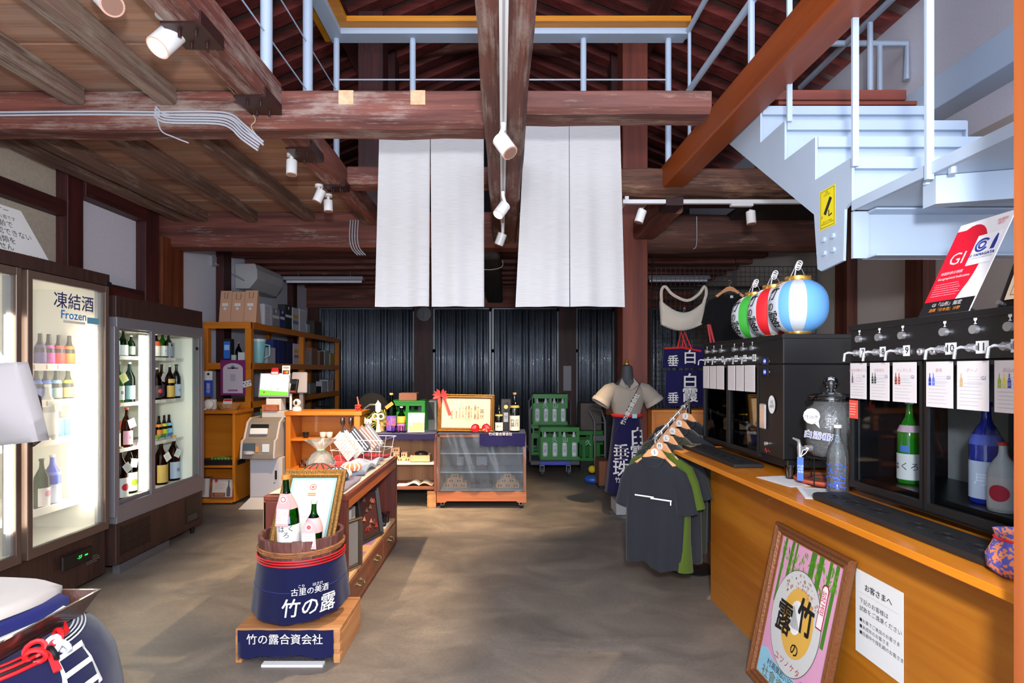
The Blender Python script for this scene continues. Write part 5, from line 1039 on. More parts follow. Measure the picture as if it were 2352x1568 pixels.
o = box_thing('carton', 'white carton with pale print on the till', 'box', (P(611, 0, 5.8).x, 5.80, zz+.072), (P(645, 0, 5.8).x, 5.93, zz+.072+.125), '#d8d4cf')
b = MB(); b.box((P(603, 0, 5.85).x, 5.95, zz+.03), (P(607, 0, 5.85).x, 5.97, 1.2)); b.build('stand_pole', po, smooth=False, mt=WHITE); 
sc = frame((P(630, 0, 5.82).x, 5.82, H-(884-VY)/F*5.82), (1, 0, 0), (.0, .18, 1)); w_, h_ = 70/F*5.82, 56/F*5.82
q = MB(sc).box((-w_/2, -h_/2, -.02), (w_/2, h_/2, 0)).build('screen_housing', po, smooth=False, mt=plain('#c9c9cc', .3, .5), bevel=.003)
scr = patch(sc, -w_/2+.012, -h_/2+.02, w_/2-.012, h_/2-.008, plain('#e4efe8', .4, emit=.75), q, 'screen', .001); b = MB(sc); x = w_/2-.012; b.add([(-x, -h_/2+.02, .0015), (x, -h_/2+.02, .0015), (x, -h_/2+.055, .0015), (-x, -h_/2+.03+.05, .0015)], [(0, 1, 2, 3)]); b.build('print', scr, smooth=False, mt=plain('#6cc83c', .4, emit=.6))
patch(sc, -x, .0, x, .002, plain('#8fc0c8', .4), scr, z=.0018); text('0x        0', .024, sc @ Matrix.Translation((.05, -.028, .002)), INK, scr); patch(sc, -.11, -.085, -.095, -.07, RED, scr, z=.002); patch(sc, .03, -.05, .055, -.043, plain('#e07a3a', .5), scr, z=.002)
T = frame((P(631, 0, 5.8).x, 5.8, H-(852-VY)/F*5.8), (1, 0, 0), (0, .1, 1)); o = MB(T).prism([(-.045, -.035), (.045, -.035), (.035, .035), (-.03, .035)], -.01, 0).build('payment_badge', label='red and white payment badge above the till screen', cat='sign', smooth=False, mt=plain('#c4232a', .5)); patch(T, -.036, -.032, .036, -.008, PAPER, o, z=.001)
T = frame((P(657, 0, 5.8).x, 5.8, H-(850-VY)/F*5.8), (1, 0, 0), (.06, .1, 1)); o = MB(T).box((-.042, -.05, -.005), (.042, .05, 0)).build('card_sign', label='small VISA card sign beside the till screen', cat='sign', smooth=False, mt=plain('#e2e2e0', .5)); patch(T, -.036, .012, .036, .04, PAPER, o, z=.0005); text('VISA', .03, T @ Matrix.Translation((0, .026, .001)), plain('#24304e', .5), o, bold=.03); patch(T, -.034, -.042, .034, -.0, plain('#3a2a24', .5), o, z=.0006); disc(T, -.01, -.021, .015, plain('#d8301e', .5), o, z=.001); disc(T, .011, -.021, .015, plain('#f0931e', .5), o, z=.0012)
o = thing('card_reader', 'black card reader on a white pole by the till', 'card reader', (P(672, 0, 5.75).x, 5.76, .98)); MB().cyl((P(667, 0, 5.75).x, 5.76, .98), (P(667, 0, 5.75).x, 5.76, 1.26), .014, n=10).build('pole', o, mt=WHITE)
T = frame((P(674, 0, 5.73).x, 5.73, H-(886-VY)/F*5.73), (1, -.3, .0), (.12, .2, 1)); MB(T).box((-.04, -.08, -.03), (.04, .075, 0)).build('body', o, smooth=False, mt=BLACK, bevel=.006); patch(T, -.03, .02, .03, .06, plain('#2a3038', .3), o, 'display', .001); patch(T, -.03, -.07, .03, -.05, plain('#a3452e', .5), o, 'keys', .001)
T = frame((P(688, 0, 6.2).x, 6.2, H-(878-VY)/F*6.2), (1, .1, 0), (0, .15, 1)); o = MB(T).prism([(-.10, -.12), (.085, -.12), (.08, .12), (-.09, .12)], -.02, 0).build('monitor', label='back of a white monitor behind the card reader', cat='monitor', smooth=False, mt=plain('#b9b2b6', .5), bevel=.01); MB().box((P(690, 0, 6.2).x-.02, 6.22, 0), (P(690, 0, 6.2).x+.02, 6.26, 1.2)).build('stand', o, smooth=False, mt=plain('#8a8488', .5))
# green tub on the floor glimpsed beside the till
box_thing('green_crate', 'lime green crate behind the self-service till', 'crate', (SXX+.012, 6.4, 0), (SXX+.17, 6.75, .95), '#5a8a1c')
# open back counter
D2 = 5.62; a, c = P(655, 0, D2).x, P(826, 0, D2).x; zt2 = H-95/F*D2
k2 = thing('cabinet', 'honey wood open-fronted counter with glasses beside the till', 'cabinet', ((a+c)/2, D2+.2, 0))
panel(k2, (a-.01, D2, zt2-.04), (c+.02, D2+.36, zt2), OX, 'top'); panel(k2, (a, D2+.01, 0), (a+.05, D2+.35, zt2-.04), OZ, 'side_panel'); panel(k2, (c-.06, D2+.01, 0), (c, D2+.35, zt2-.04), OZ, 'side_panel'); panel(k2, (a, D2+.33, 0), (c, D2+.35, zt2-.04), OX, 'back_panel')
zs1, zs2 = H-158/F*D2, H-226/F*D2
for z in (zs1, zs2, .12): panel(k2, (a+.05, D2+.015, z-.022), (c-.06, D2+.33, z), OX, 'shelf')
for i, (x, cc, nm) in enumerate(((702, '#151416', 'black sake cup on the upper shelf'), (742, '#dedad6', 'white sake cup with a dark mark'), (757, '#dfdcd8', 'plain white sake cup nearest the metal flutes'))):
    MB().lathe([(.018, 0), (.022, .004), (.032, .02), (.034, .058), (.031, .058), (.028, .02), (0, .012)], (P(x, 0, 5.72).x, 5.72, zs1+.001), 16).build('sake_cup', label=nm, cat='cup', group='cups on the upper shelf', mt=plain(cc, .25))
for i, x in enumerate((787, 806)):
    MB().lathe([(.028, 0), (.028, .003), (.004, .008), (.004, .115), (.018, .135), (.026, .165), (.022, .21), (.020, .21), (.024, .165), (0, .13)], (P(x, 0, 5.7).x, 5.7, zs1+.001), 16).build('metal_flute', label='silver flute glass '+('nearer the white cups' if i == 0 else 'nearer the cabinet side'), cat='glass', group='silver flutes', mt=plain('#9a8f88', .15, .9))
for i, (x, y, z) in enumerate(((695, 5.7, 0), (712, 5.72, 0), (727, 5.7, 0), (700, 5.7, .045), (717, 5.71, .045))):
    MB().lathe([(.012, 0), (.034, .003), (.036, .02), (.03, .04), (.006, .042), (0, .044)], (P(x, 0, y).x, y, zs2+.002+z), 14).build('glass_bowl', label='clear small glass bowl on the lower shelf, '+('bottom row, till side', 'bottom row, middle', 'bottom row, drawer chest side', 'top row, till side', 'top row, drawer chest side')[i], cat='glass', group='glass bowls on the lower shelf', mt=glassy('#f2e6d6', .3, .02))
o = thing('webcam', 'white round-headed camera on the counter top', 'camera', (P(682, 0, 5.72).x, 5.72, zt2)); px = P(682, 0, 5.72).x
MB().lathe([(0, 0), (.045, 0), (.048, .02), (.035, .045), (0, .05)], (px, 5.72, zt2+.001), 18).build('base', o, mt=plain('#e8dcd4', .4)); MB().sphere((px, 5.72, zt2+.085), .042).build('head', o, mt=plain('#e8dcd4', .4)); MB().sphere((px+.004, 5.695, zt2+.087), .022, sc=(.8, 1, 1.1)).build('lens', o, mt=BLACK)
px = P(823, 0, 5.72).x; o = thing('miniature_crate', 'tiny red crate ornament with a pencil on the counter top', 'ornament', (px, 5.72, zt2)); b = MB()
for z in (.0, .028, .052): b.box((px-.03, 5.70, zt2+z), (px+.03, 5.745, zt2+z+.014))
for s in (-.03, -.004, .022): b.box((px+s, 5.70, zt2), (px+s+.008, 5.745, zt2+.066))
b.build('crate', o, smooth=False, mt=plain('#d8321e', .5)); MB().cyl((px+.01, 5.72, zt2+.03), (px-.012, 5.72, zt2+.15), .008, .006, n=8).build('pencil', o, mt=plain('#d9694e', .5))
# ------------------------------------------------------------------ dark shelf and glass showcase
D3 = 5.52; DK = wood('#5a3020', '#7c4630', 2, 1, .5); DK0 = wood('#5a3020', '#7c4630', 0, 1, .5); TAN = wood('#8a5c3a', '#a87850', 2, .8, .6)
a, c = P(818, 0, D3).x, P(1003, 0, D3).x; zt3 = H-148/F*D3
k3 = thing('low_shelf', 'dark red-brown low shelf under a fringed navy cloth', 'shelf', ((a+c)/2, D3+.2, 0))
panel(k3, (a, D3, zt3-.03), (c, D3+.36, zt3), DK0, 'top'); panel(k3, (c-.028, D3, .17), (c, D3+.36, zt3-.03), DK, 'side_panel'); panel(k3, (a, D3, .17), (a+.028, D3+.36, zt3-.03), DK, 'side_panel'); panel(k3, (a, D3+.345, .17), (c, D3+.36, zt3-.03), TAN, 'back_panel')
zm, zl = H-213/F*D3, H-268/F*D3
panel(k3, (a+.028, D3+.01, zm-.02), (c-.028, D3+.34, zm), plain('#cfc4b8', .6), 'shelf'); panel(k3, (a+.028, D3+.01, zl-.03), (c-.028, D3+.34, zl), DK0, 'shelf')
for x in (c-.1, a+.02):
    o = panel(k3, (x, D3+.03, 0), (x+.09, D3+.12, .168), PINE(0), 'foot_block')
    b = MB()
    for k in range(4): b.box((x-.002, D3+.027, .01+k*.042), (x+.015, D3+.123, .03+k*.042))
    b.build('finger_joints', o, smooth=False, mt=wood('#8a5530', '#b07848', 1))
def cover(u, v):
    y = D3-.015+.38*v; return (a-.01+(c-a+.0)*u, y, zt3+.006+.003*math.sin(u*14))
o = MB().grid(cover, 12, 6, .004, (0, 0, 1)).build('table_cloth', label='fringed navy cloth over the dark low shelf', cat='cloth', mt=cloth('#221f45', wr=.3), ang=80)
b = MB(); b.box((a+.08, D3-.018, zt3-.045), (c-.015, D3-.013, zt3+.008)); b.build('hanging_edge', o, smooth=False, mt=cloth('#1f1c40'))
b = MB(); rnd = random.Random(2)
for i in range(90): x = a+.085+i*(c-a-.1)/90; b.tube([(x, D3-.0155, zt3-.044), (x+rnd.uniform(-.003, .003), D3-.0155, zt3-.062-rnd.random()*.008)], .0016, 3)
b.build('fringe', o, mt=cloth('#1f1c40'))
MASU = wood('#b98560', '#d6a67e', 0, 1.5, .6, bump=.05)
def masu(x, y, z, s, lab, grp, rz=0, hh=.6):
    T = Matrix.Translation((x, y, z)) @ Matrix.Rotation(rz, 4, 'Z'); h = s*hh; t = .006; o = thing('wooden_cup', lab, 'cup', (x, y, z), grp)
    b = MB(T); b.box((-s/2, -s/2, 0), (s/2, -s/2+t, h)); b.box((-s/2, s/2-t, 0), (s/2, s/2, h)); b.box((-s/2, -s/2+t, 0), (-s/2+t, s/2-t, h)); b.box((s/2-t, -s/2+t, 0), (s/2, s/2-t, h)); b.box((-s/2+t, -s/2+t, 0), (s/2-t, s/2-t, t)); b.build('body', o, smooth=False, mt=MASU)
    b = MB(T); 
    for q in (-.16, .14): b.add([(s*q-.006, -s/2-.0005, h*.3), (s*q+.006, -s/2-.0005, h*.25), (s*q+.009, -s/2-.0005, h*.6), (s*q-.003, -s/2-.0005, h*.75)], [(0, 1, 2, 3)])
    b.build('burned_mark', o, smooth=False, mt=plain('#4a2a1e', .7)); return o
for i, (x, z, lab) in enumerate(((920, 0, 'wooden measure cup at the lower corner of the stack beside the flat box'), (937, 0, 'wooden measure cup next to the flat wooden box'), (905, 0, 'wooden measure cup hidden behind the packets'), (914, .049, 'wooden measure cup in the middle row of the small stack'), (928, .049, 'wooden measure cup at the middle row end of the small stack'), (911, .098, 'wooden measure cup on top of the small stack'))):
    masu(P(x, 0, 5.62).x, 5.62, zm+.001+z, .078, lab, 'measure cups on the dark low shelf')
o = thing('wooden_box', 'flat wooden box holding dark wrapped packets', 'box', (P(966, 0, 5.62).x, 5.62, zm)); xx0, xx1 = P(944, 0, 5.6).x, P(988, 0, 5.6).x
b = MB(); b.box((xx0, 5.56, zm+.001), (xx1, 5.57, zm+.07)); b.box((xx0, 5.72, zm+.001), (xx1, 5.73, zm+.07)); b.box((xx0, 5.57, zm+.001), (xx0+.01, 5.72, zm+.07)); b.box((xx1-.01, 5.57, zm+.001), (xx1, 5.72, zm+.07)); b.box((xx0, 5.56, zm+.001), (xx1, 5.73, zm+.006)); b.build('body', o, smooth=False, mt=MASU)
MB().sphere(((xx0+xx1)/2, 5.65, zm+.075), .06, 12, 8, (1.2, .9, .5)).build('dark_packet', label='dark shiny packet in the flat wooden box', cat='packet', mt=plain('#2a241f', .25))
bx_ = P(964, 0, 5.6).x; o = thing('open_book', 'open photo book on the lowest board of the dark shelf', 'book', (bx_, 5.62, zl+.001))
for s in (-1, 1): MB().grid(lambda u, v: (bx_+s*.14*u, 5.55+.16*v, zl+.006+.03*math.sin(math.pi*min(u*1.2, 1))*(1-u*.3)), 10, 3, .006, (0, 0, 1)).build('page_block', o, mt=plain('#d9d2c8', .6) if s < 0 else plain('#a89a8e', .6), ang=80)
box_thing('leaflet', 'white leaflet beside the open book', 'leaflet', (P(912, 0, 5.6).x, 5.55, zl+.001), (P(932, 0, 5.6).x, 5.68, zl+.008), '#dcdad6')
zc = zt3+.013
pc = lambda x, d: P(x, 0, d).x
bottle((pc(899, 5.7), 5.7, zc), .40, .053, glassy('#2f7a1a', .2, .03), 'large green plum liqueur bottle with a purple label on the navy cloth', -90, '#c9a860', ('#6248a8', .03, .42), None, '古梅\n里酒', '#e8703a', seal=None, tsz=.06)
T = frame((pc(894, 5.64), 5.64, zc+.275), (.8, 0, .6), (-.6, 0, .8)); q = MB(T).box((-.045, -.018, 0), (.045, .018, .002)).build('paper_strip', label='orange paper strip tied on the large plum liqueur bottle', cat='tag', smooth=False, mt=plain('#e8843a', .6))
bottle((pc(922, 5.7), 5.7, zc), .26, .043, glassy('#4a8a2a', .2, .03), 'smaller plum liqueur bottle with a pink label and white cap', -90, '#ece6dc', ('#c86a9a', .04, .34), ('#e8a03a', .36, .62), None)
for i, x in enumerate((904, 915, 928)): MB().lathe([(.018, 0), (.02, .003), (.026, .07), (.024, .07), (.018, .008), (0, .006)], (pc(x, 5.6), 5.6, zc), 12).build('tasting_glass', label='small tasting glass '+('in front of the purple label', 'between the two plum liqueur bottles', 'in front of the pink label')[i], cat='glass', group='tasting glasses on the navy cloth', mt=glassy('#e6e0f6', .3, .02))
T = frame((pc(956, 5.62), 5.62, zc+.1), (1, 0, 0), (0, .15, 1)); o = MB(T).box((-.085, -.10, -.004), (.085, .10, 0)).build('menu_stand', label='white and orange acrylic menu stand beside the plum liqueurs', cat='sign', smooth=False, mt=PAPER); patch(T, -.078, -.085, .078, .0, plain('#e9b26a', .5), o); patch(T, -.05, .04, .0, .08, plain('#cfd8a8', .5), o); disc(T, -.05, -.02, .016, PAPER, o, z=.001); scribble(T @ Matrix.Translation((.03, .03, .0005)), .07, .1, 6, GINK, o, .003, 3); MB(T).box((-.085, -.101, 0), (.085, -.098, .05)).build('acrylic_foot', o, smooth=False, mt=CLEAR)
o = thing('new_year_arrow', 'white feathered decorative arrow on a stand', 'ornament', (pc(869, 5.66), 5.66, zc)); x = pc(869, 5.66)
MB().cyl((x, 5.66, zc), (x-.005, 5.66, zc+.33), .006, n=6).build('shaft', o, mt=plain('#b08a54', .5)); b = MB()
for s in (-1, 1): b.prism([(0, .20), (s*.028, .215), (s*.028, .29), (0, .325)][::s], -.002, .002, frame((x, 5.655, zc), (1, 0, 0), (0, 0, 1)))
b.build('feathers', o, smooth=False, mt=plain('#f0e6da', .6)); b = MB(); b.torus((x-.03, 5.65, zc+.16), .028, .009, 12, 6, (1, 0, 0), (0, 0, 1)); b.torus((x+.03, 5.65, zc+.16), .028, .009, 12, 6, (1, 0, 0), (0, 0, 1)); b.box((x-.01, 5.64, zc+.03), (x+.012, 5.655, zc+.15)); b.build('paper_bow', o, mt=plain('#ead9c6', .6)); MB().lathe([(0, 0), (.03, 0), (.024, .03), (.018, .08), (0, .085)], (x, 5.66, zc), 12).build('base', o, mt=plain('#e0c9a8', .6))
b = MB(); rnd = random.Random(9); x = pc(875, 5.72); b2 = MB()
for i in range(26):
    an = -2.6+5.2*i/25; L_ = .13+rnd.random()*.06; p0 = Vector((x, 5.74, zc+.08)); p1 = p0+Vector((math.sin(an)*L_*.7, -.02, math.cos(an)*L_*.6+.05)); p2 = p0+Vector((math.sin(an)*L_*1.1, -.03, math.cos(an)*L_*.5)); (b if i % 3 else b2).tube([p0, p1, p2], [.007, .006, .002], 4)
o = b.build('straw_ornament', label='fan of straw and leaves behind the decorative arrow', cat='ornament', mt=plain('#b8a04a', .6)); b2.build('leaf', o, mt=plain('#5a7a2a', .6)); MB().lathe([(0, 0), (.035, 0), (.04, .09), (0, .1)], (x, 5.74, zc), 12).build('base', o, mt=plain('#c9a066', .6))
o = thing('cat_figurine', 'small white cat figurine at the end of the navy cloth', 'figurine', (pc(846, 5.62), 5.62, zc)); x = pc(846, 5.62)
MB().sphere((x, 5.62, zc+.04), .04, sc=(1, .8, 1)).build('body', o, mt=plain('#ece0d0', .4)); h_ = MB().sphere((x, 5.61, zc+.105), .038, sc=(1.1, .8, .9)); h_.cyl((x-.026, 5.61, zc+.125), (x-.034, 5.61, zc+.155), .014, .002, 6); h_.cyl((x+.026, 5.61, zc+.125), (x+.034, 5.61, zc+.155), .014, .002, 6); h_.build('head', o, mt=plain('#ece0d0', .4))
b = MB(); b.sphere((x-.014, 5.581, zc+.108), .005); b.sphere((x+.014, 5.581, zc+.108), .005); b.build('eyes', o, mt=BLACK); MB().torus((x, 5.61, zc+.075), .026, .006, 14, 6).build('collar', o, mt=plain('#6a5ac8', .5))
# showcase
a, c = P(1004, 0, 5.5).x, P(1208, 0, 5.5).x; yf, yb_ = 5.5, 5.95; CW = wood('#8a4a2a', '#b0683c', 0, .8, .5, coat=.1); CWZ = wood('#8a4a2a', '#b0683c', 2, .8, .5)
sc_ = thing('showcase', 'low wheeled glass showcase under the framed award', 'showcase', ((a+c)/2, yf+.22, .0))
zb3, zt4 = H-278/F*5.5, H-147/F*5.5
b = MB(); b.prism([(a-.005, .06), (a+.08, .06), (a+.1, .075), (c-.1, .075), (c-.08, .06), (c+.005, .06), (c+.005, zb3), (a-.005, zb3)], 0, .03, Matrix(((1, 0, 0, 0), (0, 0, 1, yf-.002), (0, 1, 0, 0), (0, 0, 0, 1)))); b.box((a-.005, yf+.03, .075), (c+.005, yb_, zb3)); b.build('base', sc_, smooth=False, mt=CW, bevel=.003)
for x in (a, c-.03):
    for y in (yf, yb_-.03): MB().box((x, y, zb3), (x+.03, y+.03, zt4)).build('corner_post', sc_, smooth=False, mt=CWZ, bevel=.003)
b = MB(); b.box((a, yf, zt4-.03), (c, yf+.03, zt4)); b.box((a, yb_-.03, zt4-.03), (c, yb_, zt4)); b.box((a, yf, zt4-.03), (a+.03, yb_, zt4)); b.box((c-.03, yf, zt4-.03), (c, yb_, zt4)); b.build('top_frame', sc_, smooth=False, mt=CW, bevel=.003)
MB().box((a+.03, yf+.03, zt4-.012), (c-.03, yb_-.03, zt4-.002)).build('top_board', sc_, smooth=False, mt=CW)
MB().box((a+.01, yb_-.01, zb3), (c-.01, yb_, zt4-.03)).build('back_panel', sc_, smooth=False, mt=plain('#6f7076', .5))
MB().box((a+.03, yf+.008, zb3), (c-.03, yf+.012, zt4-.03)).build('front_glass', sc_, smooth=False, mt=glassy('#f2f6f8', .05, .02, haze=.06)); MB().box((c-.012, yf+.03, zb3), (c-.008, yb_-.03, zt4-.03)).build('side_glass', sc_, smooth=False, mt=CLEAR)
MB().box((a+.03, yf+.03, zb3-.0), (c-.03, yb_-.02, zb3+.006)).build('floor_board', sc_, smooth=False, mt=plain('#d6d2cc', .5))
za_, zb4 = H-190/F*5.55, H-233/F*5.55
for z in (za_, zb4): MB().box((a+.012, yf+.05, z-.012), (c-.012, yb_-.03, z)).build('glass_shelf', sc_, smooth=False, mt=plain('#b9c0c6', .25))
for (x, y) in ((a+.05, yf+.05), (c-.05, yf+.05), (a+.05, yb_-.05), (c-.05, yb_-.05)):
    q = MB(); q.cyl((x-.012, y, .026), (x+.012, y, .026), .026, n=16); w_ = q.build('caster', sc_, mt=BLACK); b = MB(); b.box((x-.018, y-.012, .03), (x-.014, y+.02, .065)); b.box((x+.014, y-.012, .03), (x+.018, y+.02, .065)); b.box((x-.022, y-.02, .062), (x+.022, y+.022, .076)); b.build('fork', w_, smooth=False, mt=CHROME)
def film(u, v): return (a-.004+(c-a+.008)*u, yf-.012-.01*math.sin(u*19+v*3)*math.sin(v*4+1)-.004*math.sin(u*47+v*9), zb3+.006+(zt4+.0-zb3)*v)
MB().grid(film, 50, 22).build('plastic_sheet', label='clear plastic sheet hung over the showcase front', cat='sheet', mt=glassy('#eef2f6', .30, .08, haze=.05), ang=80)
def pyramid(xc, nm, n0):
    x0 = P(xc, 0, 5.68).x; s = .08
    for r_ in range(3):
        for i in range(3-r_):
            for j in range(2 if r_ < 2 else 1):
                masu(x0+(i-(2-r_)/2)*(s+.001), 5.68+j*.083, zb3+.007+r_*.0485, s, 'wooden measure cup, %s row%s, %s, %s pyramid of the showcase' % (('bottom', 'middle', 'top')[r_], '' if r_ == 2 else ' '+('till end', 'middle', 'cart end')[i+(r_ == 1 and i)], ('front' if j == 0 else 'rear'), nm), 'measure cups in the %s pyramid' % nm)
pyramid(1046, 'clothless side', 0); pyramid(1166, 'navy towel side', 0)
x0 = P(1107, 0, 5.7).x; o = thing('gift_set', 'open dark gift box of small glasses between the cup pyramids', 'box', (x0, 5.7, zb3)); b = MB(); b.box((x0-.11, 5.62, zb3+.007), (x0+.11, 5.75, zb3+.05)); b.box((x0-.08, 5.75, zb3+.007), (x0+.08, 5.765, zb3+.13)); b.build('box', o, smooth=False, mt=plain('#2c303c', .5))
for i in range(4): MB().lathe([(.014, 0), (.018, .035), (.016, .035), (0, .004)], (x0-.08+i*.053, 5.66, zb3+.051), 10).build('glass', o, mt=glassy('#d0d6e6', .3, .03))
for (x, w_, lab) in ((1056, .08, 'small grey lidded case on the upper showcase shelf'), (1106, .125, 'wider grey open case with a red lining on the upper showcase shelf')):
    x0 = P(x, 0, 5.65).x; o = thing('jewellery_case', lab, 'case', (x0, 5.65, zb4)); MB().box((x0-w_/2, 5.62, zb4+.001), (x0+w_/2, 5.70, zb4+.04)).build('base', o, smooth=False, mt=plain('#3a3f50', .5), bevel=.003); MB().box((x0-w_/2+.004, 5.70, zb4+.03), (x0+w_/2-.004, 5.72, zb4+.13)).build('lid', o, smooth=False, mt=plain('#8f9094', .5), bevel=.002)
    if w_ > .1: MB().sphere((x0+.01, 5.64, zb4+.045), .02, sc=(1.4, 1, .6)).build('lining', o, mt=plain('#8a2440', .5))
T = frame((P(1154, 0, 5.47).x, 5.472, zt4+.012), (1, 0, 0), (0, 0, 1)); tw2 = cloth_hang(T, .46, .125, cloth('#1c1a48', wr=.2), 'navy towel hung over the showcase corner', fringe=.014, seed=5)
text('竹の露合資会社', .034, T @ Matrix.Translation((-.02, -.008, .008)), WCL, tw2, bold=.02)
MB().box((a, yf-.01, zt4+.001), (c, yb_-.02, zt4+.006)).build('table_cloth', label='navy cloth covering the showcase top', cat='cloth', smooth=False, mt=cloth('#1c1a40'))
# award certificate with bow
zc2 = zt4+.008
T = frame((P(1070, 0, 5.62).x, 5.64, zc2+.195), (1, .0, -.015), (0, .12, 1))
o, pcx = pframe(T, .585, .385, .035, GOLD, plain('#d9bd96', .6), 'wide gilt framed award certificate on the showcase', 'certificate', 'certificate', .02, slip=(wood('#5a2a1a', '#7a3f28', 0), .006))
text('賞\n状', .05, T @ Matrix.Translation((.165, -.01, .002)), plain('#3a3028', .7), pcx, ls=1.1)
for i, (x, y, s_, t_) in enumerate(((.125, .0, .022, '第十回全国酒類'), (.095, .01, .03, '金賞竹の露殿'), (.055, .0, .018, '貴社出品の酒は'), (.03, .0, .022, '審査の結果優秀な'), (-.0, .0, .022, '成績を収められた'), (-.03, .0, .022, 'のでこれを賞し'), (-.065, .0, .018, '令和二年四月吉日'), (-.10, -.02, .018, '審査会会長'), (-.145, -.02, .022, '品評会名誉'))): text('\n'.join(t_), s_, T @ Matrix.Translation((x, y, .002)), plain('#4a3c30', .7), pcx, ls=.85)
b = MB(T)
for q in range(40):
    t = q/40*2*math.pi; x = max(-.235, min(.235, .33*math.cos(t))); y = max(-.13, min(.13, .19*math.sin(t))); b.box((x-.006, y-.003, .0015), (x+.006, y+.003, .0018))
b.build('printed_border', pcx, smooth=False, mt=plain('#c98a6a', .7)); disc(T, .22, -.11, .014, plain('#6a8a7a', .6), pcx, z=.002)
bw = frame(T @ Vector((-.262, .17, .03)), (1, 0, 0), (0, 0, 1)); RB_ = plain('#d23b38', .5, bump=.4, bs=90, var=.15); o = thing('ribbon_bow', 'red dotted ribbon bow on the corner of the award frame', 'bow', tuple(bw @ Vector((0, 0, 0)))); b = MB(bw)
for an in (15, 65, 115, 165, 195, 345, 40, 140):
    d_ = Vector((math.cos(R(an)), math.sin(R(an)), .25)); n_ = Vector((-math.sin(R(an)), math.cos(R(an)), 0))
    b.add([Vector((0, 0, .01)), d_*.055+n_*.016, d_*.085+n_*.004+Vector((0, 0, .02)), d_*.055-n_*.016], [(0, 1, 2, 3)]); b.add([Vector((0, 0, .0)), d_*.05+n_*.013+Vector((0, 0, -.02)), d_*.085+n_*.004+Vector((0, 0, .02)), d_*.05-n_*.013+Vector((0, 0, -.02))], [(0, 1, 2, 3)])
b.build('loops', o, mt=RB_); b = MB(bw); b.slab([(-.035, 0, 0), (-.005, 0, 0), (-.0, -.21, .0), (-.03, -.21, 0)], .002); b.slab([(.015, 0, 0), (.045, -.01, 0), (.11, -.19, .0), (.08, -.20, 0)], .002); b.build('tails', o, smooth=False, mt=RB_)
for s in (-1, 1):
    x0 = P(1104+s*12, 0, 5.54).x; MB(Matrix.Translation((x0, 5.56, zc2+.044)) @ Matrix.Rotation(R(68), 4, 'X') @ Matrix.Rotation(R(8*s), 4, 'Y')).lathe([(.0, -.012), (.02, -.012), (.04, .0), (.045, .016), (.043, .017), (.036, .003), (.0, -.004)], n=24).build('lacquer_cup', label='glossy red lacquer cup standing on edge, '+('next to the navy towel' if s > 0 else 'next to the bow side'), cat='cup', group='red lacquer cups', mt=plain('#c8141a', .12, coat=.6))
o = box_thing('gift_box', 'dark grey gift box with a white label between the black bottles', 'box', (P(1151, 0, 5.78).x, 5.78, zc2), (P(1173, 0, 5.78).x, 5.87, zc2+.33), '#3c3a40'); T = frame((P(1162, 0, 5.779).x, 5.779, zc2+.14), (1, 0, 0), (0, 0, 1)); patch(T, -.024, -.05, .024, .05, PAPER, o); text('純米\n大吟', .018, T @ Matrix.Translation((0, 0, .001)), INK, o); disc(T, 0, .11, .022, plain('#b8a45a', .4, .6), o); 
bottle((P(1146, 0, 5.66).x, 5.66, zc2), .275, .041, GBK, 'smaller black sake bottle with a white label on the showcase', -90, '#14120f', ('#e9e2cf', .05, .36), ('#b39a4a', .60, .66), '露月', '#2a2620')
bottle((P(1182, 0, 5.66).x, 5.66, zc2), .405, .053, GBK, 'large black sake bottle with a white label on the showcase', -90, '#caa060', ('#e9dfc9', .04, .42), ('#b39a4a', .62, .68), '竹の\n露月', '#2a2620', tsz=.045)
